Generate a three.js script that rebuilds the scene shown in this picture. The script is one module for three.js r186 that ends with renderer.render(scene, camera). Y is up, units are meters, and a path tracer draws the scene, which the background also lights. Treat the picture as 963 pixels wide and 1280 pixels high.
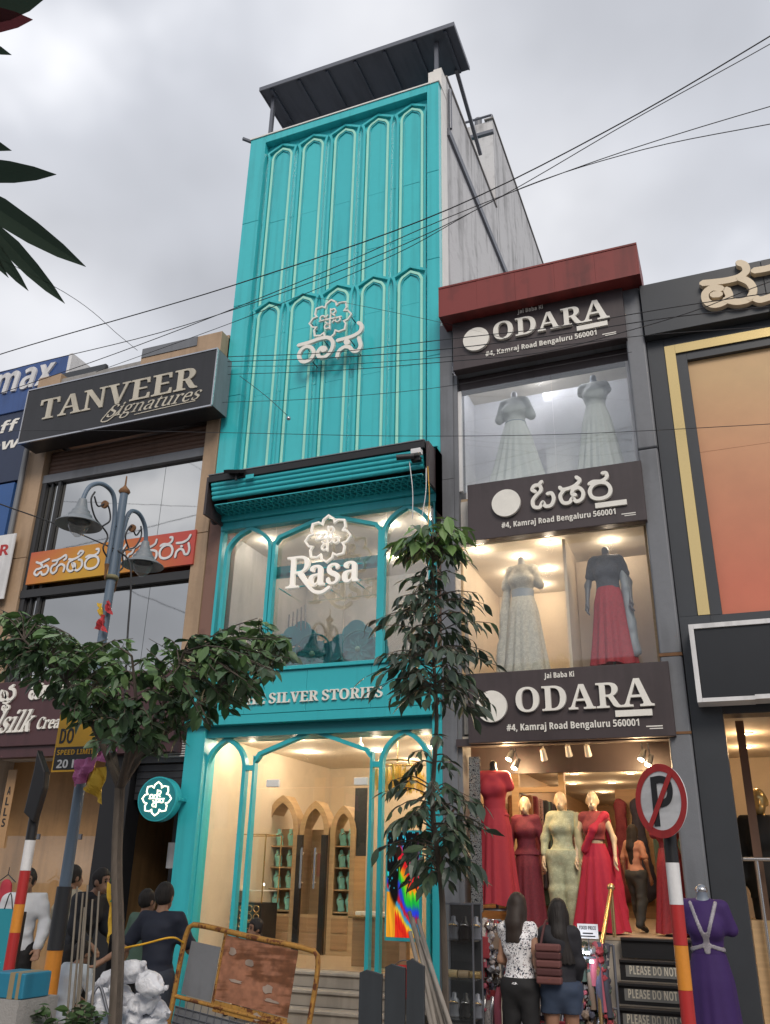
import * as THREE from 'three';
import { mergeGeometries, mergeVertices } from 'three/addons/utils/BufferGeometryUtils.js';
import { RoundedBoxGeometry } from 'three/addons/geometries/RoundedBoxGeometry.js';
import { TextGeometry } from 'three/addons/geometries/TextGeometry.js';
import { FontLoader } from 'three/addons/loaders/FontLoader.js';

// ---------------------------------------------------------------- camera, sky, sun, exposure
const scene = new THREE.Scene();
const F = 1080, CX = 481.5, CY = 640;                       // focal length and centre in photo pixels (963 x 1280)
const camera = new THREE.PerspectiveCamera(2 * Math.atan(640 / F) * 180 / Math.PI, 963 / 1280, 0.1, 400);
camera.position.set(0, 1.75, 11);
camera.rotation.order = 'YXZ';
camera.rotation.set(23.1 * Math.PI / 180, 22.1 * Math.PI / 180, 1.2 * Math.PI / 180);
camera.updateMatrixWorld(true);
const renderer = new THREE.WebGLRenderer({ antialias: true });
renderer.setSize(770, 1024);
renderer.toneMapping = THREE.LinearToneMapping;
renderer.toneMappingExposure = 1.4;
renderer.shadowMap.enabled = true;
const sun = new THREE.DirectionalLight(0xfff4e6, 1.5);
sun.position.set(9, 26, 24); sun.target.position.set(-4, 4, 0);
sun.castShadow = true; sun.shadow.radius = 45; sun.shadow.mapSize.set(2048, 2048);
Object.assign(sun.shadow.camera, { left: -25, right: 25, top: 25, bottom: -25, near: 1, far: 90 });
scene.add(sun, sun.target);

function rng(seed) { let a = seed >>> 0; return () => { a = (a + 0x6d2b79f5) | 0; let t = Math.imul(a ^ (a >>> 15), 1 | a); t = (t + Math.imul(t ^ (t >>> 7), 61 | t)) ^ t; return ((t ^ (t >>> 14)) >>> 0) / 4294967296; }; }
const hash3 = (x, y, z) => { let h = Math.imul(x, 374761393) ^ Math.imul(y, 668265263) ^ Math.imul(z, 1440662683); h = Math.imul(h ^ (h >>> 13), 1274126177); return ((h ^ (h >>> 16)) >>> 0) / 4294967296; };
function vnoise(x, y, z, px = 1 << 20, py = 1 << 20) {        // value noise, periodic in x and y
  const ix = Math.floor(x), iy = Math.floor(y), iz = Math.floor(z), fx = x - ix, fy = y - iy, fz = z - iz;
  const u = fx * fx * (3 - 2 * fx), v = fy * fy * (3 - 2 * fy), w = fz * fz * (3 - 2 * fz);
  let x0 = ix % px, y0 = iy % py; if (x0 < 0) x0 += px; if (y0 < 0) y0 += py; const x1 = x0 + 1 === px ? 0 : x0 + 1, y1 = y0 + 1 === py ? 0 : y0 + 1, z1 = iz + 1;
  const a = hash3(x0, y0, iz), b = hash3(x0, y1, iz), c = hash3(x0, y0, z1), d = hash3(x0, y1, z1);
  const e = a + (hash3(x1, y0, iz) - a) * u, f = b + (hash3(x1, y1, iz) - b) * u, g = c + (hash3(x1, y0, z1) - c) * u, h = d + (hash3(x1, y1, z1) - d) * u, p = e + (f - e) * v;
  return p + (g + (h - g) * v - p) * w;
}
const fbm = (x, y, z, o = 4, px, py) => { let s = 0, a = 0.5, n = 0; for (let i = 0; i < o; i++) { s += a * vnoise(x, y, z + i * 7.3, px && px << i, py && py << i); n += a; a *= 0.5; x *= 2; y *= 2; z *= 2; } return s / n; };

const thinSpots = [[470, 10, 0.1], [10, 400, 0.13], [660, 330, 0.16]].map(([a, b, w]) => [new THREE.Vector3((a - CX) / F, -(b - CY) / F, -1).applyQuaternion(camera.quaternion).normalize(), w]);   // where the cloud layer is thinner in view
{ // overcast sky: one even layer of cloud with soft lumps and thinner, brighter gaps
  const W = 768, H = 384, data = new Float32Array(W * H * 4);
  for (let j = 0; j < H; j++) for (let i = 0; i < W; i++) {
    const up = ((j + 0.5) / H - 0.5) * Math.PI, az = ((i + 0.5) / W - 0.5) * 2 * Math.PI;
    const x = Math.cos(az) * Math.cos(up), z = Math.sin(az) * Math.cos(up), y = Math.max(Math.sin(up), 0.02);
    const k = 1 / (y + 0.18), n = fbm(x * k * 2.3 + 5.3, z * k * 2.3 + 2.1, 0.5, 5), n2 = fbm(x * k * 6.1 + 11, z * k * 6.1 + 7, 3.5, 5);
    const lump = 0.5 + 2.1 * (n * 0.7 + n2 * 0.3 - 0.5), thin = thinSpots.reduce((s, [d, w]) => s + Math.exp(-((1 - (x * d.x + Math.sin(up) * d.y + z * d.z)) * 2) / (w * w)), 0), gap = Math.min(1, THREE.MathUtils.smoothstep(lump, 0.56, 0.95) + thin * (0.35 + 0.65 * n2));
    const v = 0.35 + 0.22 * THREE.MathUtils.clamp(lump, 0, 1) + 0.26 * gap, o = (j * W + i) * 4;
    data[o] = v * (0.955 + 0.06 * gap); data[o + 1] = v * (0.99 + 0.03 * gap); data[o + 2] = v * (1.085 - 0.03 * gap); data[o + 3] = 1;
  }
  const t = new THREE.DataTexture(data, W, H, THREE.RGBAFormat, THREE.FloatType);
  t.mapping = THREE.EquirectangularReflectionMapping; t.magFilter = THREE.LinearFilter; t.minFilter = THREE.LinearFilter; t.needsUpdate = true;
  scene.background = t; scene.environment = t;
}

// ---------------------------------------------------------------- helpers
const V3 = (x, y, z) => new THREE.Vector3(x, y, z), V2 = (x, y) => new THREE.Vector2(x, y);
const rayOf = (px, py) => V3((px - CX) / F, -(py - CY) / F, -1).applyQuaternion(camera.quaternion);
const P = (px, py, z) => { const d = rayOf(px, py); return camera.position.clone().addScaledVector(d, (z - camera.position.z) / d.z); };   // photo pixel on the plane z
const X = (px, py, z) => P(px, py, z).x, Y = (px, py, z) => P(px, py, z).y;

const taken = new Map(), origin = new Map();
const numbered = (n) => { const k = taken.get(n) ?? 0; taken.set(n, k + 1); return k ? n + '_' + String(k).padStart(3, '0') : n; };
function thing(name, label, category, [x, y, z] = [0, 0, 0], group) {
  const o = new THREE.Group(); o.name = numbered(name); scene.add(o); o.position.set(x, y, z);
  o.userData = { label, category }; if (group) o.userData.group = group;
  origin.set(o, V3(x, y, z)); return o;
}
function part(parent, name, geo, mat, label) {                 // geometry in world metres, stored relative to the thing it belongs to
  const g = Array.isArray(geo) ? merge(geo) : geo, o = origin.get(parent) ?? V3(0, 0, 0);
  const m = new THREE.Mesh(g.translate(-o.x, -o.y, -o.z), mat); m.name = name; m.castShadow = m.receiveShadow = true;
  if (label) m.userData.label = label; origin.set(m, o); parent.add(m); return m;
}
function place(parent, name, geo, mat, pos, rot, scl) {          // a shared geometry set at its own place inside a thing (local metres)
  const m = new THREE.Mesh(geo, mat); m.name = name; m.castShadow = m.receiveShadow = true; m.position.copy(pos);
  if (rot) m.rotation.set(...rot); if (scl) m.scale.set(...(Array.isArray(scl) ? scl : [scl, scl, scl])); parent.add(m); return m;
}
function solo(name, geo, mat, label, category, group, at) {      // a thing that is one mesh
  const g = Array.isArray(geo) ? merge(geo) : geo; const m = new THREE.Mesh(g, mat); m.name = numbered(name);
  if (at) { g.translate(-at[0], -at[1], -at[2]); m.position.set(...at); }
  m.castShadow = m.receiveShadow = true; m.userData = { label, category }; if (group) m.userData.group = group; scene.add(m); return m;
}
function setting(name, geo, mat) { const m = new THREE.Mesh(Array.isArray(geo) ? merge(geo) : geo, mat); m.name = name; m.userData.kind = 'structure'; m.receiveShadow = m.castShadow = true; scene.add(m); return m; }
function merge(list) {
  return list.length === 1 ? list[0] : mergeGeometries(list.map((g) => { g = g.index ? g.toNonIndexed() : g; for (const k of Object.keys(g.attributes)) if (!['position', 'normal', 'uv'].includes(k)) g.deleteAttribute(k); if (!g.attributes.uv) metricUV(g); return g; }), false);
}
function metricUV(g) {                                          // uv in metres, from the face's main direction
  const p = g.attributes.position, n = g.attributes.normal, uv = new Float32Array(p.count * 2);
  for (let i = 0; i < p.count; i++) {
    const ax = Math.abs(n.getX(i)), ay = Math.abs(n.getY(i)), az = Math.abs(n.getZ(i));
    const [u, v] = az >= ax && az >= ay ? [p.getX(i), p.getY(i)] : ax >= ay ? [p.getZ(i), p.getY(i)] : [p.getX(i), p.getZ(i)];
    uv[i * 2] = u; uv[i * 2 + 1] = v;
  }
  g.setAttribute('uv', new THREE.BufferAttribute(uv, 2)); return g;
}
const box = (x0, x1, y0, y1, z0, z1) => metricUV(new THREE.BoxGeometry(x1 - x0, y1 - y0, z1 - z0).translate((x0 + x1) / 2, (y0 + y1) / 2, (z0 + z1) / 2));
const rbox = (x0, x1, y0, y1, z0, z1, r = 0.01, s = 2) => metricUV(new RoundedBoxGeometry(x1 - x0, y1 - y0, z1 - z0, s, r).translate((x0 + x1) / 2, (y0 + y1) / 2, (z0 + z1) / 2));
const bbox = (x0, x1, y0, y1, z0, z1, b = 0.008) => {           // a box with chamfered front edges
  const s = new THREE.Shape([V2(x0 + b, y0 + b), V2(x1 - b, y0 + b), V2(x1 - b, y1 - b), V2(x0 + b, y1 - b)]);
  return metricUV(new THREE.ExtrudeGeometry(s, { depth: z1 - z0 - 2 * b, bevelEnabled: true, bevelThickness: b, bevelSize: b, bevelSegments: 1 }).translate(0, 0, z0 + b));
};
function bar(a, b, r, seg = 8, r2 = r) {                         // cylinder between two points
  const d = b.clone().sub(a), L = d.length(), g = new THREE.CylinderGeometry(r2, r, L, seg);
  g.applyQuaternion(new THREE.Quaternion().setFromUnitVectors(V3(0, 1, 0), d.normalize())); const m = a.clone().add(b).multiplyScalar(0.5);
  return g.translate(m.x, m.y, m.z);
}
function sqbar(a, b, w, h = w) {                                 // square-section bar between two points
  const d = b.clone().sub(a), L = d.length(), g = new THREE.BoxGeometry(w, h, L); const m = a.clone().add(b).multiplyScalar(0.5);
  const up = Math.abs(d.y) / L > 0.95 ? V3(0, 0, 1) : V3(0, 1, 0), q = new THREE.Matrix4().lookAt(a, b, up); g.applyMatrix4(q); return metricUV(g.translate(m.x, m.y, m.z));
}
const tube = (pts, r, n = 24, seg = 6, closed = false) => new THREE.TubeGeometry(new THREE.CatmullRomCurve3(pts, closed, 'centripetal'), n, r, seg, closed);
const lathe = (prof, seg = 20) => new THREE.LatheGeometry(prof.map(([r, y]) => V2(r, y)), seg);
function tris(pos, uv) { const g = new THREE.BufferGeometry(); g.setAttribute('position', new THREE.Float32BufferAttribute(pos, 3)); g.computeVertexNormals(); if (uv) g.setAttribute('uv', new THREE.Float32BufferAttribute(uv, 2)); else metricUV(g); return g; }
function quad(a, b, c, d) { return tris([a, b, c, a, c, d].flatMap((v) => [v.x, v.y, v.z])); }
function ribbon(pts, w, d, z = 0, { closed = false, round = false } = {}) {   // flat band of width w along a path in xy, d thick, back at z
  let P2 = pts.map((p) => (p.isVector2 ? p : V2(p[0], p[1])));
  if (round && !closed) {
    const e = (a, b) => a.clone().add(a.clone().sub(b).normalize().multiplyScalar(w * 0.42));
    P2 = [e(P2[0], P2[1]), ...P2, e(P2[P2.length - 1], P2[P2.length - 2])];
  }
  const n = P2.length, L = [], R = [];
  for (let i = 0; i < n; i++) {
    const a = P2[closed ? (i + n - 1) % n : Math.max(i - 1, 0)], b = P2[i], c = P2[closed ? (i + 1) % n : Math.min(i + 1, n - 1)];
    const t1 = b.clone().sub(a), t2 = c.clone().sub(b); if (t1.lengthSq() < 1e-12) t1.copy(t2); if (t2.lengthSq() < 1e-12) t2.copy(t1); t1.normalize(); t2.normalize();
    const t = t1.clone().add(t2); if (t.lengthSq() < 1e-6) t.copy(t2); t.normalize(); const m = 1 / Math.max(0.5, t.dot(t1));
    const k = (round && !closed && (i === 0 || i === n - 1) ? 0.35 : 1) * w / 2 * m;
    L.push(V2(b.x - t.y * k, b.y + t.x * k)); R.push(V2(b.x + t.y * k, b.y - t.x * k));
  }
  const pos = [], q = (a, b, c, e) => { for (const v of [a, b, c, a, c, e]) pos.push(...v); }, f = (v) => [v.x, v.y, z + d], k = (v) => [v.x, v.y, z];
  for (let i = 0; i < (closed ? n : n - 1); i++) {
    const j = (i + 1) % n;
    q(f(R[i]), f(R[j]), f(L[j]), f(L[i])); q(k(R[i]), k(L[i]), k(L[j]), k(R[j]));
    q(f(L[i]), f(L[j]), k(L[j]), k(L[i])); q(k(R[i]), k(R[j]), f(R[j]), f(R[i]));
  }
  if (!closed) { q(f(R[0]), f(L[0]), k(L[0]), k(R[0])); q(f(L[n - 1]), f(R[n - 1]), k(R[n - 1]), k(L[n - 1])); }
  return tris(pos);
}
const smooth = (pts, n = 8, closed = false) => { const c = new THREE.CatmullRomCurve3(pts.map(([x, y]) => V3(x, y, 0)), closed, 'centripetal'); return c.getPoints((pts.length - (closed ? 0 : 1)) * n).slice(0, closed ? -1 : undefined).map((p) => V2(p.x, p.y)); };
const spun = (a, b, c = 0) => new THREE.Matrix4().makeRotationFromEuler(new THREE.Euler(a, b, c));

// ---------------------------------------------------------------- textures and materials
const grey = (S, fn, colour = false) => { const d = new Uint8Array(S * S * 4); for (let j = 0; j < S; j++) for (let i = 0; i < S; i++) { const v = fn(i / S, j / S), o = (j * S + i) * 4, c = Array.isArray(v) ? v : [v, v, v]; for (let k = 0; k < 3; k++) d[o + k] = Math.max(0, Math.min(255, c[k] * 255)); d[o + 3] = 255; }
  const t = new THREE.DataTexture(d, S, S); t.wrapS = t.wrapT = THREE.RepeatWrapping; t.magFilter = THREE.LinearFilter; t.minFilter = THREE.LinearMipmapLinearFilter; if (colour) t.colorSpace = THREE.SRGBColorSpace; t.needsUpdate = true; return t; };
const N = (u, v, f, o = 4, s = 0) => fbm(u * f, v * f, s, o, f, f);
const T = {
  fine: grey(256, (u, v) => 0.86 + 0.12 * N(u, v, 8, 5, 1) + 0.06 * (N(u, v, 96, 2, 5) - 0.5)),
  grime: grey(512, (u, v) => { const a = N(u, v, 5, 5, 2), b = fbm(u * 40, v * 3, 9, 4, 40, 3), s = THREE.MathUtils.smoothstep(a * 0.5 + b * 0.5, 0.42, 0.68); return 0.94 - 0.2 * s + 0.09 * (N(u, v, 64, 3, 4) - 0.5); }),
  stain: grey(512, (u, v) => { const a = N(u, v, 4, 5, 21), b = fbm(u * 36, v * 2, 29, 5, 36, 2), c = N(u, v, 24, 4, 31); return 0.97 - 0.34 * THREE.MathUtils.smoothstep(b * 0.6 + a * 0.4, 0.46, 0.72) - 0.14 * THREE.MathUtils.smoothstep(c, 0.55, 0.75); }),
  wood: grey(256, (u, v) => { const w = fbm(u * 3, v * 40, 3, 4, 3, 40), k = N(u, v, 4, 3, 8); return 0.68 + 0.3 * w + 0.1 * (k - 0.5); }),
  cloth: grey(256, (u, v) => 0.84 + 0.1 * N(u, v, 10, 4, 6) + 0.05 * Math.sin(u * Math.PI * 2 * 64) * Math.sin(v * Math.PI * 2 * 64)),
  bump: grey(256, (u, v) => 0.5 * N(u, v, 12, 5, 14) + 0.5 * N(u, v, 60, 3, 15)),
  wave: grey(256, (u, v) => N(u, v, 3, 3, 41)),
  rust: grey(512, (u, v) => { const a = N(u, v, 6, 6, 51), b = N(u, v, 30, 4, 55), m = THREE.MathUtils.smoothstep(a * 0.6 + b * 0.4, 0.5, 0.6), y = [0.8, 0.6, 0.28], r = [0.36 + 0.14 * b, 0.2 + 0.08 * b, 0.12], g = 0.85 + 0.3 * (b - 0.5); return y.map((q, i) => (q * (1 - m) + r[i] * m) * g); }, true),
  plate: grey(256, (u, v) => { const a = N(u, v, 5, 5, 151), b = N(u, v, 22, 4, 155), c = fbm(u * 3, v * 30, 157, 4, 3, 30), m = THREE.MathUtils.smoothstep(a * 0.6 + c * 0.4, 0.46, 0.62); return [[0.6, 0.42], [0.42, 0.27], [0.33, 0.18]].map(([p, q]) => (p + (q - p) * m) * (0.8 + 0.4 * b)); }, true),
  streak: grey(512, (u, v) => { const a = N(u, v, 3, 4, 161), b = fbm(u * 48, v * 2, 163, 5, 48, 2), c = N(u, v, 40, 3, 167); return 0.97 - 0.13 * THREE.MathUtils.smoothstep(a * 0.45 + b * 0.55, 0.46, 0.7) + 0.05 * (c - 0.5); }),
  sequin: grey(256, (u, v) => { const n = N(u, v, 60, 2, 61), m = N(u, v, 9, 3, 65); return 0.55 + 0.45 * (n > 0.62 && m > 0.42 ? 1 : 0.2 + 0.4 * m); }),
  floral: grey(256, (u, v) => { const n = N(u, v, 26, 2, 71); return n > 0.66 ? [0.16, 0.18, 0.26] : n < 0.3 ? [0.55, 0.5, 0.52] : [0.92, 0.92, 0.93]; }, true),
  bark: grey(256, (u, v) => 0.55 + 0.5 * fbm(u * 24, v * 5, 81, 4, 24, 5)),
};
const rep = (t, s) => { const c = t.clone(); c.repeat.set(1 / (Array.isArray(s) ? s[0] : s), 1 / (Array.isArray(s) ? s[1] : s)); c.needsUpdate = true; return c; };
const TX = { streak: rep(T.streak, 3.1), plate: rep(T.plate, 0.8),  fine: rep(T.fine, 1.3), grime: rep(T.grime, 2.7), stain: rep(T.stain, 3.9), wood: rep(T.wood, [1.6, 0.9]), cloth: rep(T.cloth, 0.35), bump: rep(T.bump, 0.6), wave: rep(T.wave, 2.3), rust: rep(T.rust, 0.55), sequin: rep(T.sequin, 0.3), floral: rep(T.floral, 0.3), bark: rep(T.bark, 0.5), woodv: rep(T.wood, [0.9, 1.6]) };
TX.rust2 = rep(T.rust, 1.3); TX.woodv.rotation = Math.PI / 2;
const lin = (r, g, b) => new THREE.Color().setRGB(r, g, b);
function mat(c, rough = 0.6, o = {}) {
  const { map, bump, bs = 0.004, phys, ...rest } = o;
  const M = new (phys ? THREE.MeshPhysicalMaterial : THREE.MeshStandardMaterial)({ color: c.isColor ? c : new THREE.Color(c), roughness: rough, side: THREE.DoubleSide, ...rest });
  if (map) M.map = TX[map] ?? map; if (bump) { M.bumpMap = TX[bump] ?? bump; M.bumpScale = bs; } return M;
}
const M = {
  teal: mat(lin(0.055, 0.53, 0.58), 0.22, { map: 'streak', bump: 'wave', bs: 0.004 }),
  tealTrim: mat(lin(0.035, 0.44, 0.5), 0.36, { map: 'streak' }),
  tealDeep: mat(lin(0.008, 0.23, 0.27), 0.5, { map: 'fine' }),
  mint: mat(lin(0.4, 0.84, 0.7), 0.4, { map: 'fine' }),
  white: mat(lin(0.82, 0.8, 0.76), 0.45, { map: 'fine' }),
  sidewall: mat(lin(0.62, 0.62, 0.63), 0.85, { map: 'stain', bump: 'bump', bs: 0.006 }),
  plaster: mat(lin(0.6, 0.58, 0.55), 0.85, { map: 'grime', bump: 'bump', bs: 0.004 }),
  dark: mat(lin(0.025, 0.027, 0.032), 0.5, { map: 'fine' }),
  black: mat(lin(0.012, 0.012, 0.014), 0.45, { map: 'fine' }),
  roofmetal: mat(lin(0.075, 0.09, 0.125), 0.55, { map: 'grime' }),
  steel: mat(lin(0.16, 0.17, 0.2), 0.45, { map: 'fine', metalness: 0.4 }),
  brown: mat(lin(0.062, 0.047, 0.05), 0.42, { map: 'grime' }),
  maroon: mat(lin(0.075, 0.03, 0.034), 0.45, { map: 'grime' }),
  redroof: mat(lin(0.21, 0.03, 0.026), 0.55, { map: 'stain' }),
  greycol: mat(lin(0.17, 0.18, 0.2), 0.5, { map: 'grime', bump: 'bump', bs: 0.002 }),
  slate: mat(lin(0.045, 0.05, 0.058), 0.35, { map: 'fine', bump: 'wave', bs: 0.003 }),
  gold: mat(lin(0.74, 0.56, 0.26), 0.22, { metalness: 0.9, bump: 'wave', bs: 0.006 }),
  cream: mat(lin(0.74, 0.62, 0.45), 0.45, { map: 'fine' }),
  beige: mat(lin(0.43, 0.3, 0.195), 0.6, { map: 'grime', bump: 'bump', bs: 0.003 }),
  pinkcol: mat(lin(0.21, 0.115, 0.09), 0.7, { map: 'stain' }),
  shutter: mat(lin(0.14, 0.075, 0.05), 0.55, { map: 'grime' }),
  signblack: mat(lin(0.022, 0.022, 0.025), 0.38, { map: 'grime' }),
  letterbeige: mat(lin(0.56, 0.52, 0.43), 0.55, { map: 'grime' }),
  letterwhite: mat(lin(0.86, 0.84, 0.78), 0.4, { map: 'fine' }),
  letterlit: mat(lin(0.85, 0.82, 0.76), 0.4, { emissive: lin(1, 0.9, 0.8), emissiveIntensity: 0.16 }),
  concrete: mat(lin(0.33, 0.32, 0.31), 0.9, { map: 'grime', bump: 'bump', bs: 0.006 }),
  asphalt: mat(lin(0.055, 0.055, 0.058), 0.95, { map: 'grime', bump: 'bump', bs: 0.01 }),
  stone: mat(lin(0.36, 0.32, 0.27), 0.6, { map: 'grime' }),
  wallwarm: mat(lin(0.7, 0.6, 0.47), 0.75, { map: 'fine' }),
  ceil: mat(lin(0.72, 0.66, 0.56), 0.85, { map: 'fine' }),
  floorwarm: mat(lin(0.48, 0.36, 0.24), 0.35, { map: 'wood' }),
  wood: mat(lin(0.4, 0.245, 0.13), 0.5, { map: 'wood' }),
  woodlight: mat(lin(0.52, 0.36, 0.2), 0.55, { map: 'wood' }),
  brass: mat(lin(0.6, 0.42, 0.2), 0.25, { metalness: 0.85 }),
  steelshine: mat(lin(0.5, 0.5, 0.52), 0.25, { metalness: 0.9 }),
  bluepole: mat(lin(0.12, 0.17, 0.235), 0.5, { map: 'grime' }),
  lampcap: mat(lin(0.2, 0.225, 0.25), 0.5, { map: 'grime' }),
  rustbit: mat(lin(0.2, 0.1, 0.045), 0.85, { map: 'grime' }),
  lens: new THREE.MeshPhysicalMaterial({ color: lin(0.9, 0.9, 0.9), roughness: 0.15, transmission: 0.9, thickness: 0, side: THREE.DoubleSide }),
  glass: new THREE.MeshPhysicalMaterial({ color: lin(0.97, 0.98, 0.97), roughness: 0.02, transmission: 1, thickness: 0, ior: 1.5, specularIntensity: 1, side: THREE.DoubleSide }),
  glassshop: new THREE.MeshPhysicalMaterial({ color: lin(0.9, 0.92, 0.92), roughness: 0.02, transmission: 1, thickness: 0, ior: 1.9, side: THREE.DoubleSide }),
  glassclear: new THREE.MeshPhysicalMaterial({ color: lin(0.95, 0.96, 0.96), roughness: 0.02, transmission: 1, thickness: 0, ior: 1.6, side: THREE.DoubleSide }),
  glassmirror: new THREE.MeshPhysicalMaterial({ color: lin(0.72, 0.73, 0.73), roughness: 0.02, transmission: 1, thickness: 0, ior: 2.0, side: THREE.DoubleSide }),
  filmglass: mat(lin(0.5, 0.5, 0.49), 0.04, { metalness: 1, bump: 'wave', bs: 0.003 }),
  cable: mat(lin(0.02, 0.02, 0.024), 0.6),
  yellow: mat(lin(0.74, 0.4, 0.02), 0.5, { map: 'grime' }),
  paintred: mat(lin(0.44, 0.025, 0.025), 0.5, { map: 'grime' }),
  paintwhite: mat(lin(0.74, 0.74, 0.75), 0.5, { map: 'grime' }),
  orange: mat(lin(0.68, 0.26, 0.03), 0.5, { map: 'grime' }),
  glow: mat(lin(0.9, 0.85, 0.75), 0.5, { emissive: lin(1, 0.8, 0.5), emissiveIntensity: 5 }),
  glowwhite: mat(lin(0.9, 0.9, 0.9), 0.5, { emissive: lin(1, 0.96, 0.9), emissiveIntensity: 6 }),
  glowled: mat(lin(0.9, 0.9, 0.9), 0.5, { emissive: lin(0.9, 0.96, 1), emissiveIntensity: 3 }),
  skin: mat(lin(0.3, 0.165, 0.105), 0.6, { map: 'cloth' }),
  hair: mat(lin(0.014, 0.01, 0.009), 0.7, { map: 'bark', bump: 'bark', bs: 0.02 }),
};
const fonts = {};
for (const k of ['sans_bold', 'sans_regular', 'serif_bold', 'serif_regular']) fonts[k] = await new FontLoader().loadAsync('fonts/droid/droid_' + k + '.typeface.json');
const textGeo = (s, font, size, depth, seg = 4) => new TextGeometry(s, { font: fonts[font], size, depth, curveSegments: seg, bevelEnabled: false });
// raised letters, each its own part, fitted between x0 and x1; size = cap height
function letters(parent, str, font, x0, x1, y, z, size, depth, m, { shear = 0, tilt = 0, name = 'letter' } = {}) {
  const d = fonts[font].data, cap = (d.glyphs.H.o.split(' ').reduce((a, v, i, l) => (i % 3 === 2 && !isNaN(v) ? Math.max(a, +v) : a), 0)) / d.resolution, em = size / cap;
  let w = 0; const adv = [...str].map((c) => { const a = w; w += d.glyphs[c].ha / d.resolution * em; return a; }); const k = (x1 - x0) / w;
  [...str].forEach((c, i) => {
    if (c === ' ') return; const g = textGeo(c, font, em, depth); g.scale(k, 1, 1);
    if (shear) g.applyMatrix4(new THREE.Matrix4().set(1, shear, 0, 0, 0, 1, 0, 0, 0, 0, 1, 0, 0, 0, 0, 1));
    g.translate(x0 + adv[i] * k, y + tilt * adv[i] * k, z); part(parent, name, g, m);
  });
}
function caption(parent, str, font, x0, x1, y, z, size, depth, m, { shear = 0, name = 'lettering' } = {}) {   // small print, one part
  const g = textGeo(str, font, size * 1.38, depth, 2); g.computeBoundingBox(); const b = g.boundingBox; g.translate(-b.min.x, 0, 0); g.scale((x1 - x0) / (b.max.x - b.min.x), 1, 1);
  if (shear) g.applyMatrix4(new THREE.Matrix4().set(1, shear, 0, 0, 0, 1, 0, 0, 0, 0, 1, 0, 0, 0, 0, 1));
  return part(parent, name, g.translate(x0, y, z), m);
}
// a letter drawn as strokes: list of point lists in a unit box
function glyph(parent, strokes, x0, y0, w, h, z, th, depth, m, name = 'letter') {
  return part(parent, name, strokes.map((s, i) => { const closed = s.closed; return ribbon(smooth((s.p ?? s).map(([a, b]) => [x0 + a * w, y0 + b * h]), 7, closed), th * (s.w ?? 1), depth + i * 0.0015, z, { closed, round: !closed }); }), m);
}
function flower(parent, cx, cy, r, z, th, depth, m) {             // eight-petalled outline with a knot of two crossed flourishes
  const pts = []; for (let i = 0; i < 8; i++) { const a = (i + 0.5) * Math.PI / 4 + Math.PI / 8; for (const [da, k] of [[-0.39, 0.74], [-0.27, 0.9], [-0.12, 0.965], [0, 1.04], [0.12, 0.965], [0.27, 0.9]]) pts.push(V2(cx + Math.cos(a + da) * r * k, cy + Math.sin(a + da) * r * k)); }
  part(parent, 'flower_outline', ribbon(pts, th, depth, z, { closed: true }), m);
  const s = r * 0.5, L = [];
  for (let q = 0; q < 4; q++) {
    const a = q * Math.PI / 2, c = Math.cos(a), n = Math.sin(a), rot = ([x, y]) => [cx + (x * c - y * n) * s, cy + (x * n + y * c) * s];
    L.push(ribbon(smooth([[0, 0], [0.02, 0.6], [0.0, 1.12]].map(rot), 6), th * 0.85, depth + 0.001 * q, z));
    L.push(ribbon(smooth([[0.02, 0.95], [0.4, 0.98], [0.5, 0.72], [0.3, 0.5], [0.05, 0.55], [0.3, 0.4], [0.48, 0.22]].map(rot), 5), th * 0.8, depth + 0.005 + 0.001 * q, z));
  }
  part(parent, 'flower_knot', L, m);
}
// ---------------------------------------------------------------- ground, road, pavement
setting('ground', new THREE.PlaneGeometry(300, 300).rotateX(-Math.PI / 2).translate(0, -0.16, 0), M.asphalt);
{
  const road = setting('road', box(-60, 60, -0.15, -0.12, 6.2, 17.4), M.asphalt);
  road.userData.label = 'dark asphalt road between the two pavements';
  const slab = mat(lin(0.3, 0.28, 0.26), 0.85, { map: 'grime', bump: 'bump' });
  setting('pavement', box(-60, 60, -0.15, -0.004, -0.8, 5.98), slab);
  setting('pavement_opposite', box(-60, 60, -0.15, 0, 17.6, 21), slab);
  for (const z of [6.0, 17.4]) { const k = setting(z < 10 ? 'kerb' : 'kerb_opposite', box(-60, 60, -0.15, 0.012, z, z + 0.18), M.concrete); k.userData.label = 'concrete kerb along the road'; }
}

// ---------------------------------------------------------------- reusable building pieces
function downlight(parent, x, y, z, r, power, colour = 0xffcf95, light = true) {        // recessed lamp: rim, glowing disc and its light
  const rim = part(parent, 'ceiling_lamp', new THREE.TorusGeometry(r * 1.15, r * 0.16, 6, 18).rotateX(Math.PI / 2).translate(x, y - 0.004, z), M.white);
  part(rim, 'lamp_glow', new THREE.CylinderGeometry(r, r, 0.012, 16).translate(x, y - 0.008, z), M.glow);
  if (light) { const l = new THREE.PointLight(colour, power, 0, 2); l.position.set(x, y - 0.09, z); l.castShadow = true; l.shadow.radius = 3; scene.add(l); }
}
function room(parent, x0, x1, y0, y1, z0, z1, wall, ceil, floor) {                       // inner lining of a room that is open to the front
  part(parent, 'inner_wall', box(x0, x0 + 0.03, y0, y1, z0, z1), wall); part(parent, 'inner_wall', box(x1 - 0.03, x1, y0, y1, z0, z1), wall);
  part(parent, 'back_wall', box(x0 + 0.03, x1 - 0.03, y0, y1, z0, z0 + 0.03), wall);
  part(parent, 'room_ceiling', box(x0, x1, y1, y1 + 0.04, z0, z1), ceil); part(parent, 'room_floor', box(x0, x1, y0 - 0.04, y0, z0, z1), floor);
}
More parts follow.
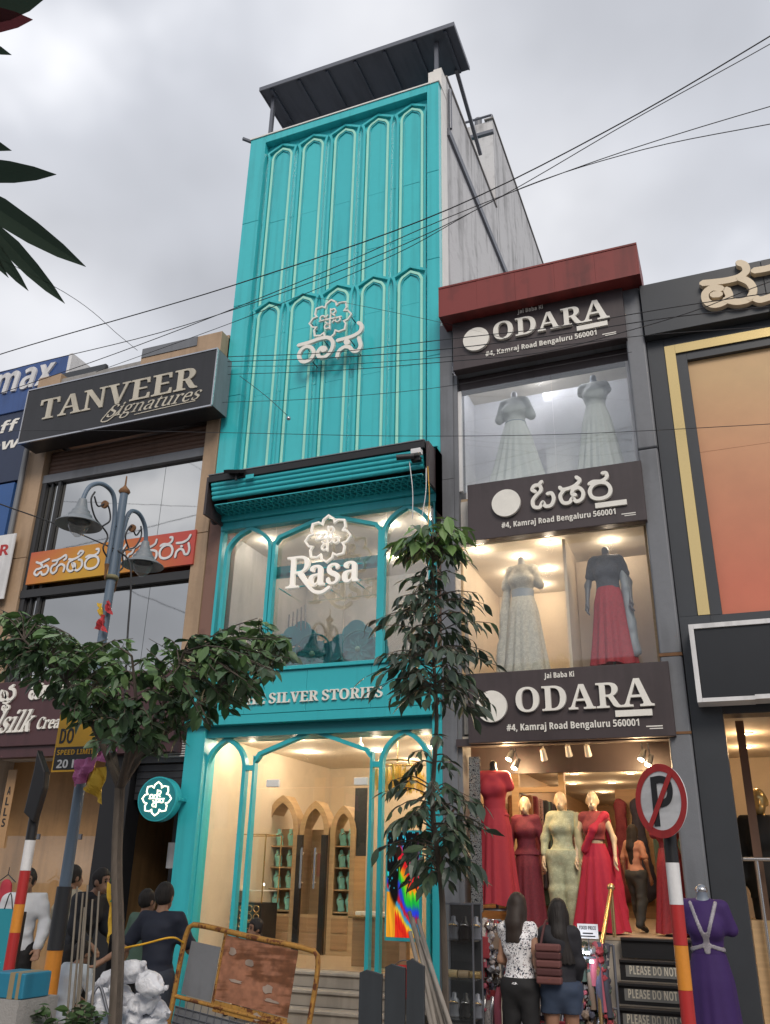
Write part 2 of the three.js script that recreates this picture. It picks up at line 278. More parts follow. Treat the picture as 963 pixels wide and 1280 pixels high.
function archPts(x0, x1, yb, yp, rise = 0.5, flat = 0.32, kk = 0.55) {                              // legs, rounded shoulders, straight slopes to a point
  const w = (x1 - x0) / 2, c = (x0 + x1) / 2, k = Math.min(w * kk, 0.26), half = [];
  half.push(V2(x0, yb), V2(x0, yp - rise));
  const a = V2(x0, yp - rise), b = V2(x0 + w * 0.01, yp - rise * flat * 1.25), e = V2(x0 + k, yp - (rise * flat) * (1 - k / w));
  for (let i = 1; i <= 8; i++) { const t = i / 8; half.push(V2((1 - t) ** 2 * a.x + 2 * t * (1 - t) * b.x + t * t * e.x, (1 - t) ** 2 * a.y + 2 * t * (1 - t) * b.y + t * t * e.y)); }
  return [...half, V2(c, yp), ...half.reverse().map((p) => V2(2 * c - p.x, p.y))];
}

function reliefPts(x0, x1, yb, yp, pinch, drop = 0.15, spring = 0.46) {                     // shallow point, shoulders that touch the neighbour, legs drawn in
  const c = (x0 + x1) / 2, half = [V2(x0 + pinch, yb), V2(x0 + pinch, yp - spring)], a = half[1], b = V2(x0 + pinch, yp - drop - 0.12), e = V2(x0 + 0.035, yp - drop + 0.0);
  for (let i = 1; i <= 7; i++) { const t = i / 7; half.push(V2((1 - t) ** 2 * a.x + 2 * t * (1 - t) * b.x + t * t * e.x, (1 - t) ** 2 * a.y + 2 * t * (1 - t) * b.y + t * t * e.y)); }
  return [...half, V2(c, yp), ...half.reverse().map((p) => V2(2 * c - p.x, p.y))];
}
// ---------------------------------------------------------------- teal jewellery shop with its tall tower
const RX0 = -7.53, RX1 = -3.585, TOP = 15.33, GF = 0.69;
{
  const b = thing('jewellery_shop_building', 'narrow tall teal shop building with arched relief panels and white flower emblem', 'building', [(RX0 + RX1) / 2, 0, 0]);
  // shell
  part(b, 'side_wall', box(RX0, RX0 + 0.15, 0, 15.2, -10, -0.46), M.sidewall);
  part(b, 'side_wall', box(RX1 - 0.15, RX1, 0, 15.95, -4.2, -0.46), M.sidewall, 'grey weathered plaster side wall with dark drain strip');
  part(b, 'side_wall', box(RX1 - 0.15, RX1 - 0.002, 0, 18.68, -10, -4.2), M.sidewall, 'taller grey plaster side wall of the rear stair block');
  part(b, 'rear_block', [box(RX0 + 0.15, RX1 - 0.15, 7.5, 18.5, -10, -6), box(-5.2, RX1 - 0.15, 15.5, 18.66, -6, -4.2)], M.sidewall);
  part(b, 'back_wall', box(RX0 + 0.15, RX1 - 0.15, 0, 7.5, -10, -9.8), M.plaster);
  part(b, 'roof_slab', box(RX0 + 0.15, RX1 - 0.15, 15.0, 15.2, -6, -0.46), M.concrete);
  part(b, 'wall_drain_strip', box(RX1 + 0.001, RX1 + 0.05, 14.5, 14.68, -10, -0.5), M.steel);
  part(b, 'tower_end_wall', box(RX1 - 0.145, RX1 + 0.012, 7.6, 15.86, -0.455, -0.155), M.white);
  part(b, 'coping', [box(RX1 - 0.2, RX1 + 0.03, 15.955, 15.99, -4.2, -0.46), box(RX1 - 0.2, RX1 + 0.03, 18.69, 18.72, -10, -4.15)], M.concrete);
  part(b, 'downpipe', bar(V3(RX1 + 0.05, 14.7, -0.56), V3(RX1 + 0.05, 15.7, -0.56), 0.035), M.steel);
  // tower cladding panels with open joints
  const z0 = -0.15, yb = 7.55, ix0 = X(331, 190, 0), ix1 = X(534, 130, 0), iy1 = Y(432, 147, 0), yMid = Y(419, 350, 0), pitch = (ix1 - ix0) / 5;
  part(b, 'tower_core', box(RX0 + 0.02, RX1 - 0.16, yb, 15.1, -0.45, z0 - 0.03), M.concrete);
  const tealSet = [M.teal, M.teal.clone(), M.teal.clone()]; tealSet[1].color.setRGB(0.052, 0.51, 0.565); tealSet[2].color.setRGB(0.058, 0.55, 0.595); const rowsY = [yb, 9.4, yMid - 0.75, yMid + 0.62, 13.2, iy1];
  for (let i = 0; i < 5; i++) for (let j = 0; j < 5; j++) part(b, 'cladding_panel', box(ix0 + i * pitch + 0.002, ix0 + (i + 1) * pitch - 0.002, rowsY[j] + 0.003, rowsY[j + 1] - 0.003, z0 - 0.03, z0 - ((i * 3 + j * 5) % 4) * 0.0012), tealSet[(i * 2 + j * 3) % 3]);
  // border of the tower, proud of the panels
  const ys = [yb, 9.4, 11.3, 13.2, TOP];
  for (let j = 0; j < 4; j++) { part(b, 'border_panel', bbox(ix1, RX1 - 0.001, ys[j] + 0.003, ys[j + 1] - 0.003, -0.15, 0.0, 0.005), M.teal); part(b, 'border_panel', bbox(RX0, ix0, ys[j] + 0.003, ys[j + 1] - 0.003, -0.2, 0.0, 0.005), M.teal); }
  part(b, 'border_panel', bbox(ix0 + 0.002, ix1 - 0.002, iy1, TOP - 0.003, -0.2, 0.001, 0.005), M.teal);
  part(b, 'parapet_cap', [box(RX0 - 0.02, RX1 + 0.02, TOP, TOP + 0.03, -0.46, 0.02), box(RX1 - 0.25, RX1 + 0.0, TOP + 0.03, TOP + 0.5, -0.45, -0.16)], M.white);
  for (const [y1, y0] of [[iy1 - 0.07, yMid + 0.0], [yMid - 0.01, yb]]) for (let i = 0; i < 5; i++) {
    const a = ix0 + i * pitch, c = ix0 + (i + 1) * pitch, pts = reliefPts(a, c, y0, y1, 0.075);
    const yl = y0 === yb ? yb : y0 - 0.12; pts[0].y = pts[pts.length - 1].y = yl;
    const rib = part(b, 'arch_rib', ribbon(pts, 0.046, 0.055, z0), M.teal);
    const inn = archPts(a + 0.135, c - 0.135, yl, y1 - 0.09, 0.24, 0.5, 0.3);
    part(rib, 'edge_strip', ribbon(inn, 0.045, 0.03, z0), M.mint);
    part(rib, 'inner_rib', ribbon(archPts(a + 0.17, c - 0.17, yl, y1 - 0.13, 0.23, 0.5, 0.3), 0.02, 0.02, z0), M.tealTrim);
  }
  // rooftop sheet roof on posts
  part(b, 'roof_sheet', [box(-7.41, -3.27, 16.62, 16.68, -1.0, 0.03)], M.roofmetal, 'flat dark grey sheet roof on posts above the tower');
  for (let i = 0; i < 7; i++) part(b, 'roof_rib', box(-7.2 + i * 0.62, -7.14 + i * 0.62, 16.57, 16.62, -0.98, 0.0), M.roofmetal);
  part(b, 'roof_edge', [box(-7.43, -3.25, 16.6, 16.7, 0.03, 0.05), box(-7.43, -7.41, 16.6, 16.7, -1, 0.03), box(-3.27, -3.25, 16.6, 16.7, -1, 0.03)], M.steel);
  for (const [x, z] of [[-7.22, -0.2], [-3.68, -0.2], [-7.22, -0.9]]) part(b, 'roof_post', box(x - 0.035, x + 0.035, 15.2, 16.6, z - 0.035, z + 0.035), M.steel);
  part(b, 'roof_brace', [sqbar(V3(-3.5, 16.6, -0.9), V3(-3.5, 16.0, -2.6), 0.07), sqbar(V3(-4.3, 16.55, -2.6), V3(-3.2, 16.55, -2.6), 0.08)], M.steel);
  part(b, 'rooftop_wall', box(-4.5, -3.8, 15.2, 16.3, -3.4, -1.4), M.tealTrim); part(b, 'rooftop_wall', box(-4.2, -3.78, 15.2, 16.6, -4.1, -3.5), M.shutter);
  part(b, 'handrail', [bar(V3(RX1 - 0.05, 18.95, -9.6), V3(RX1 - 0.05, 18.95, -4.3), 0.03), bar(V3(RX1 - 0.05, 18.95, -4.3), V3(-4.6, 18.95, -4.3), 0.03), ...[-9.5, -7.8, -6.1, -4.3].map((z) => bar(V3(RX1 - 0.05, 18.6, z), V3(RX1 - 0.05, 18.95, z), 0.022)), bar(V3(-4.6, 18.6, -4.3), V3(-4.6, 18.95, -4.3), 0.022), bar(V3(RX1 - 0.05, 18.82, -9.6), V3(RX1 - 0.05, 18.82, -4.3), 0.014)], M.steel);
  part(b, 'vent_pipe', bar(V3(-4.15, 18.6, -5), V3(-4.15, 19.7, -5), 0.1, 12), M.greycol);
  part(b, 'floodlight_arm', sqbar(V3(RX0 - 0.12, TOP - 0.02, 0.12), V3(RX0 + 0.05, TOP, -0.1), 0.05), M.steel);
  // awning between tower and first floor
  const AX0 = X(266, 600, 0.5), AX1 = X(534, 556, 0.5), ay = Y(400, 578, 0.5);
  part(b, 'awning_gutter', bbox(AX0, AX1, ay - 0.1, ay + 0.02, 0.42, 0.62), M.black, 'black gutter along the front of the awning');
  part(b, 'awning_edge', box(AX0, AX1, ay + 0.02, ay + 0.035, 0.4, 0.63), M.greycol);
  part(b, 'awning_top', quad(V3(AX0, ay + 0.3, -0.14), V3(AX0, ay + 0.0, 0.43), V3(AX1, ay + 0.0, 0.43), V3(AX1, ay + 0.3, -0.14)), M.roofmetal);
  for (let i = 0; i < 4; i++) part(b, 'awning_moulding', metricUV(new THREE.CylinderGeometry(0.04, 0.04, AX1 - AX0 - 0.1, 10).rotateZ(Math.PI / 2).translate((AX0 + AX1) / 2, ay - 0.13 - i * 0.068, 0.56 - i * 0.02)), M.tealTrim);
  const sy0 = ay - 0.43, sy1 = Y(412, 628, 0.05), sz0 = 0.47, sz1 = 0.04, bx0 = RX0 + 0.2, bx1 = RX1 - 0.02;
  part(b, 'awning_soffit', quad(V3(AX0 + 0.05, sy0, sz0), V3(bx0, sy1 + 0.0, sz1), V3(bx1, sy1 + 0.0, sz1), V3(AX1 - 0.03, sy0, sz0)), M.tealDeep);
  { const L = [], n = 34; for (let r = 0; r < 4; r++) for (let i = 0; i < n; i++) { const f = (u, v) => { const t = (r + v) / 4.0; return V3(AX0 + 0.08 + (AX1 - AX0 - 0.16) * (i + u) / n, sy0 + (sy1 - sy0) * t - 0.018, sz0 + (sz1 - sz0) * t + 0.012); }; const q = [f(0, r % 2 ? 1 : 0.1), f(0.25, r % 2 ? 0.35 : 0.75), f(0.5, r % 2 ? 0.1 : 1), f(0.75, r % 2 ? 0.35 : 0.75), f(1, r % 2 ? 1 : 0.1)]; for (let k = 0; k < 4; k++) L.push(sqbar(q[k], q[k + 1], 0.016)); }
    for (let r = 0; r < 5; r++) { const t = r / 4; L.push(sqbar(V3(AX0 + 0.08, sy0 + (sy1 - sy0) * t - 0.01, sz0 + (sz1 - sz0) * t + 0.01), V3(AX1 - 0.08, sy0 + (sy1 - sy0) * t - 0.01, sz0 + (sz1 - sz0) * t + 0.01), 0.014)); }
    part(b, 'awning_lattice', L, M.tealTrim, 'teal lattice of scallops under the awning').userData.kind = 'stuff'; }
  for (const x of [AX0 - 0.07, AX1]) part(b, 'awning_bracket', [box(x + 0.015, x + 0.055, ay - 0.62, ay + 0.018, 0.0, 0.58)], M.brown);
  part(b, 'bracket_box', box(AX1 + 0.075, RX1 + 0.02, ay - 0.95, ay + 0.05, 0.0, 0.3), M.pinkcol);
  // first floor window
  const fy1 = Y(412, 646, 0), fy0 = Y(413, 837, 0), wx0 = RX0 + 0.27, wx1 = RX1 - 0.09;
  part(b, 'window_beam', [bbox(wx0 - 0.02, RX1, fy1 - 0.01, fy1 + 0.12, -0.1, 0.06), bbox(wx0 - 0.02, RX1, fy1 + 0.125, fy1 + 0.24, -0.1, 0.12)], M.tealTrim);
  part(b, 'column', box(RX0, wx0 - 0.03, 3.77, fy1 + 0.4, -0.45, 0.0), M.pinkcol, 'reddish brown plaster column beside the first floor window');
  part(b, 'column', box(wx1 + 0.005, RX1, 3.77, fy1 - 0.01, -0.45, -0.05), M.pinkcol, 'reddish brown plaster column beside the grey pilaster');
  part(b, 'window_frame', box(wx0 - 0.03, wx0 + 0.02, fy0, fy1, -0.1, 0.03), M.tealTrim); part(b, 'window_frame', box(wx1 - 0.02, wx1 + 0.005, fy0, fy1, -0.1, 0.03), M.tealTrim);
  const A = [[X(287, 668, 0), X(341, 662, 0)], [X(346, 662, 0), X(477, 640, 0)], [X(481, 640, 0), X(539, 630, 0)]];
  A.forEach(([a, c], i) => { part(b, 'window_arch', ribbon(archPts(a, c, fy0, fy1 - (i === 1 ? -0.02 : 0.02), i === 1 ? 0.34 : 0.4, i === 1 ? 0.82 : 0.42, i === 1 ? 0.08 : 0.6), 0.055, 0.09, -0.05), M.tealTrim); });
  const gx = [wx0, A[0][1] + 0.03, (A[1][0] + A[1][1]) / 2 + 0.3, A[2][0], wx1];
  for (let i = 0; i < 4; i++) part(b, 'window_pane', box(gx[i] + 0.004, gx[i + 1] - 0.004, fy0, fy1, -0.075, -0.065), M.glassmirror);
  room(b, RX0 + 0.16, RX1 - 0.16, fy0 - 0.05, fy1 + 0.1, -3.2, -0.1, M.plaster, M.ceil, M.floorwarm);
  for (const [x, z] of [[-6.9, -0.8], [-5.9, -0.9], [-4.7, -0.8], [-4.0, -0.8], [-5.2, -2.2], [-6.6, -2.2]]) downlight(b, x, fy1 + 0.098, z, 0.045, 0.9, 0xfff0dc);
  // band with raised lettering
  const by0 = 3.77, by1 = fy0 + 0.03;
  const bands = 4, bw = (RX1 - RX0) / bands;
  for (let i = 0; i < bands; i++) part(b, 'sign_band_panel', bbox(RX0 + i * bw + 0.0015, RX0 + (i + 1) * bw - 0.0015, by0 + 0.13, by1 - 0.03, -0.1, 0.12, 0.004), M.tealTrim);
  part(b, 'band_foot', bbox(RX0, RX1, by0, by0 + 0.125, -0.1, 0.115, 0.004), M.tealTrim); part(b, 'band_sill', bbox(RX0, RX1, by1 - 0.025, by1 + 0.03, -0.1, 0.16, 0.006), M.tealTrim);
  letters(b, 'THE SILVER STORIES', 'serif_bold', X(298, 882, 0.12), X(480, 868, 0.12), Y(400, 876, 0.12), 0.12, 0.16, 0.03, M.letterwhite);
  part(b, 'slab', box(RX0 + 0.16, RX1 - 0.16, by0 + 0.0, fy0 - 0.1, -9.7, -0.12), M.plaster);
  // ground floor front
  const sy = by0 - 0.0, px0 = RX0, px1 = X(257, 930, 0), qx0 = X(541, 935, 0), qx1 = RX1;
  part(b, 'pilaster', bbox(px0, px1, 0, sy, -0.3, 0.03, 0.006), M.tealTrim); part(b, 'pilaster', bbox(qx0, qx1, 0, sy, -0.3, 0.03, 0.006), M.tealTrim);
  part(b, 'front_soffit', box(px1, qx0, sy - 0.16, sy - 0.002, -0.5, -0.02), M.tealDeep);  // teal deeper than the trim: shade of the recess put into the colour
  const ty = sy - 0.17, B = [[X(261, 955, -0.15), X(309, 955, -0.15)], [X(321, 955, -0.15), X(467, 950, -0.15)], [X(479, 950, -0.15), X(538, 945, -0.15)]];
  B.forEach(([a, c], i) => part(b, 'shopfront_arch', ribbon(archPts(a, c, GF, ty + (i === 1 ? 0.06 : 0), i === 1 ? 0.36 : 0.42, i === 1 ? 0.86 : 0.42, i === 1 ? 0.08 : 0.6), 0.055, 0.1, -0.17), M.tealTrim));
  part(b, 'shopfront_arch', [box(B[0][1], B[1][0], ty - 0.45, ty - 0.38, -0.165, -0.08), box(B[1][1], B[2][0], ty - 0.45, ty - 0.38, -0.165, -0.08)], M.tealTrim);
  const dxm = (B[1][0] + B[1][1]) / 2, panes = [px1 + 0.01, B[0][1] + 0.06, dxm, B[1][1] + 0.06, qx0 - 0.01];
  for (let i = 0; i < 4; i++) { const door = i === 1 || i === 2, p = part(b, door ? 'glass_door' : 'window_pane', box(panes[i] + 0.005, panes[i + 1] - 0.005, GF + 0.02, door ? Y(400, 985, -0.2) : ty, -0.205, -0.195), M.glass);
    if (door) { const hx = dxm + (i === 1 ? -0.1 : 0.1), g = Y(390, 1085, -0.2); part(p, 'door_handle', [bar(V3(hx, g - 0.25, -0.13), V3(hx, g + 0.25, -0.13), 0.014), bar(V3(hx, g - 0.18, -0.19), V3(hx, g - 0.18, -0.13), 0.01), bar(V3(hx, g + 0.18, -0.19), V3(hx, g + 0.18, -0.13), 0.01)], M.steelshine);
      const kx = i === 1 ? X(342, 979, -0.17) : X(452, 976, -0.17), ky = Y(400, 978, -0.17); part(p, 'door_closer', rbox(kx - 0.1, kx + 0.1, ky - 0.05, ky + 0.05, -0.19, -0.14), M.white); } }
  part(b, 'transom_pane', box(panes[1] + 0.005, panes[3] - 0.005, Y(400, 985, -0.2) + 0.015, ty, -0.205, -0.195), M.glass);
  room(b, RX0 + 0.16, RX1 - 0.16, GF, ty + 0.1, -4.6, -0.3, M.wallwarm, M.ceil, M.floorwarm);
  part(b, 'plinth', box(RX0 + 0.02, RX1 - 0.02, 0, GF - 0.042, -9.7, -0.12), M.stone);
  for (const [x, z] of [[-6.9, -0.8], [-6.2, -0.9], [-4.9, -0.9], [-4.1, -0.8], [-6.7, -2.3], [-5.5, -2.4], [-4.5, -2.3], [-5.4, -3.7], [-4.2, -3.7]]) downlight(b, x, ty + 0.098, z, 0.05, 1.15, 0xffe6c8);
  part(b, 'ceiling_camera', [bar(V3(-5.15, ty + 0.1, -0.9), V3(-5.15, ty - 0.02, -0.9), 0.02), new THREE.SphereGeometry(0.05, 10, 8).translate(-5.15, ty - 0.04, -0.9)], M.white);
  // steps: each tread its own slab
  for (let i = 0; i < 4; i++) { const y = GF - i * 0.17, z = 0.05 + i * 0.3; part(b, 'step', [bbox(-6.1, qx0 + 0.02, y - 0.17, y - 0.035, -0.25 + i * 0.3, z - 0.02, 0.004), bbox(-6.1, qx0 + 0.02, y - 0.035, y, -0.25 + i * 0.3, z + 0.01, 0.006)], M.stone); }
  // first-floor display visible behind the glass
}
{ // emblem and letters on the tower, held off the panels on pins
  const z = 0.06, s = thing('tower_sign', 'white flower emblem and two large curved letters on the teal tower', 'sign', [X(414, 430, 0), Y(414, 430, 0), 0]);
  const c = P(414, 400, z), r = Y(414, 376, z) - c.y; flower(s, c.x, c.y, r * 0.94, z, 0.028, 0.04, M.letterwhite);
  const y0 = Y(376, 456, z), y1 = Y(376, 432, z), xa = X(374, 445, z), xb = X(418, 440, z), xc = X(423, 435, z), xd = X(453, 425, z), h = y1 - y0;
  glyph(s, [{ p: [[0.03, 0.42], [0.12, 0.1], [0.25, 0.02], [0.4, 0.14], [0.45, 0.42], [0.38, 0.68], [0.23, 0.8], [0.09, 0.68]], closed: true }, { p: [[0.0, 0.95], [0.3, 0.98], [0.62, 1.06], [0.86, 1.0], [0.98, 0.72], [0.94, 0.32], [0.78, 0.06], [0.62, 0.12], [0.57, 0.36], [0.66, 0.56], [0.78, 0.52]] }, { p: [[0.7, 0.5], [0.76, 0.44]], w: 1.7 }], xa, y0, xb - xa, h, z, 0.066, 0.05, M.letterwhite);
  glyph(s, [{ p: [[0.0, 0.82], [0.4, 0.84], [0.72, 0.9], [0.96, 1.06], [0.98, 1.36], [0.86, 1.5]] }, { p: [[0.02, -0.02], [0.08, 0.24], [0.3, 0.4], [0.52, 0.34], [0.7, 0.1], [0.88, 0.08], [0.98, 0.3], [0.9, 0.72]] }, { p: [[0.38, 0.64], [0.45, 0.6]], w: 1.6 }], xc, y0 - 0.02, xd - xc, h, z, 0.066, 0.05, M.letterwhite);
  part(s, 'stand_off_pin', [[c.x - r * 0.9, c.y], [c.x + r * 0.9, c.y], [xa + 0.1, y0 + h * 0.95], [xb - 0.2, y0 + h], [xc + 0.2, y0 + h * 0.8], [xd - 0.1, y0 + h * 0.2], [xa + 0.25, y0 + 0.03]].map(([x, y]) => bar(V3(x, y, -0.15), V3(x, y, z + 0.01), 0.01)), M.steel);
}
{ // emblem and name hung in front of the first floor window
  const z = 0.3, s = thing('window_sign', 'white flower emblem above raised white letters hung before the arched window', 'sign', [X(408, 700, 0.3), Y(408, 700, z), z]);
  const c = P(411, 674, z), r = Y(411, 646.5, z) - c.y; flower(s, c.x, c.y, r, z, 0.026, 0.045, M.letterlit);
  const y = Y(405, 732, z), cap = Y(365, 700, z) - Y(365, 738, z);
  letters(s, 'R', 'serif_regular', X(357, 735, z), X(392, 735, z), y, z, cap * 1.08, 0.05, M.letterlit);
  letters(s, 'asa', 'serif_bold', X(385, 733, z), X(451, 722, z), y, z, cap * 0.95, 0.05, M.letterlit);
  const q = [[376, 719], [385, 731], [394, 740], [404, 741], [413, 735]].map(([u, v]) => { const p = P(u, v, z); return [p.x, p.y]; });
  part(s, 'letter_tail', ribbon(smooth(q, 6), 0.05, 0.052, z, { round: true }), M.letterlit);
  part(s, 'hanger_rod', [bar(V3(X(360, 709, z), y + 0.03, z - 0.01), V3(X(452, 700, z), y + 0.03, z - 0.01), 0.008), bar(V3(X(360, 735, z), y + 0.04 + cap * 0.5, z - 0.01), V3(X(452, 722, z), y + 0.04 + cap * 0.5, z - 0.01), 0.008), ...[-6.0, -5.3, -4.8].map((x) => bar(V3(x, y + 0.03, -0.06), V3(x, y + 0.03, z), 0.008))], M.tealTrim);
}
// Kannada letters as strokes in a unit box
const K = {
  o: [[[0.22, 0.72], [0.08, 0.82], [0.18, 0.98], [0.42, 0.96], [0.46, 0.74], [0.26, 0.56], [0.08, 0.34], [0.12, 0.08], [0.36, 0.02], [0.52, 0.22], [0.62, 0.04], [0.86, 0.04], [1.0, 0.3], [0.92, 0.56], [0.74, 0.56]], [[0.36, 0.98], [0.52, 1.12]]],
  da: [[[0.02, 0.82], [0.12, 0.7], [0.46, 0.72], [0.74, 0.84], [0.9, 1.04], [0.76, 1.2]], [[0.2, 0.66], [0.02, 0.4], [0.14, 0.06], [0.4, 0.04], [0.54, 0.22], [0.7, 0.04], [0.94, 0.14], [1.0, 0.46], [0.82, 0.68], [0.58, 0.6], [0.54, 0.42], [0.68, 0.36]]],
  ra: [[[0.02, 0.78], [0.2, 0.86], [0.6, 0.84], [0.84, 1.0], [0.82, 1.2], [0.66, 1.22]], { p: [[0.02, 0.4], [0.14, 0.1], [0.5, 0.0], [0.86, 0.12], [0.96, 0.42], [0.8, 0.7], [0.5, 0.78], [0.18, 0.68]], closed: true }],
  ta: [[[0.0, 0.9], [0.3, 0.8], [0.62, 0.9], [0.9, 1.0]], [[0.3, 0.8], [0.5, 0.56], [0.32, 0.44], [0.1, 0.4], [0.0, 0.18], [0.22, 0.02], [0.46, 0.2], [0.62, 0.02], [0.9, 0.06], [1.0, 0.36], [0.8, 0.58], [0.62, 0.5]]],
  na: [[[0.0, 0.84], [0.3, 0.86], [0.6, 0.96], [0.9, 1.1], [0.98, 0.9], [0.84, 0.8]], [[0.4, 0.84], [0.3, 0.6], [0.06, 0.5], [0.0, 0.2], [0.2, 0.02], [0.4, 0.16], [0.44, 0.4], [0.7, 0.54], [0.96, 0.36], [0.94, 0.06]]],
  va: [[[0.0, 0.8], [0.3, 0.76], [0.7, 0.9], [0.94, 1.16], [0.74, 1.24], [0.6, 1.06]], [[0.3, 0.74], [0.04, 0.6], [0.0, 0.2], [0.24, 0.0], [0.5, 0.14], [0.5, 0.42], [0.3, 0.5], [0.5, 0.14], [0.74, 0.0], [1.0, 0.24], [0.92, 0.62], [0.7, 0.7]]],
  ca: [[[0.0, 0.82], [0.4, 0.8], [0.8, 0.98], [0.86, 1.2]], [[0.02, 0.3], [0.2, 0.56], [0.56, 0.6], [0.96, 0.46], [0.96, 0.1], [0.6, 0.0], [0.2, 0.06], [0.02, 0.3], [0.3, 0.34], [0.5, 0.24]]],
  sa: [[[0.0, 0.82], [0.44, 0.82], [0.8, 0.96], [0.96, 1.2]], [[0.02, 0.0], [0.08, 0.3], [0.32, 0.44], [0.54, 0.34], [0.7, 0.1], [0.9, 0.1], [0.98, 0.36], [0.88, 0.72]], [[0.36, 0.6], [0.44, 0.58]]],
  la: [[[0.08, 0.7], [0.0, 0.34], [0.16, 0.02], [0.4, 0.1], [0.44, 0.44], [0.3, 0.6], [0.5, 0.1], [0.74, 0.0], [0.98, 0.26], [0.9, 0.7], [0.6, 0.86]], [[0.6, 0.86], [0.82, 1.04]]],
  ka: [[[0.0, 0.84], [0.4, 0.8], [0.96, 0.98]], [[0.5, 0.82], [0.44, 0.5], [0.1, 0.46], [0.02, 0.16], [0.3, 0.0], [0.46, 0.3], [0.62, 0.02], [0.96, 0.12], [0.92, 0.44], [0.5, 0.5]]],
};
const script = (parent, seq, x0, x1, y, z, h, th, depth, m, rise = 0) => { const n = seq.length, w = (x1 - x0) / n; seq.forEach((k, i) => glyph(parent, K[k], x0 + i * w + w * 0.06, y + rise * i * w, w * 0.84, h, z, th, depth, m)); };

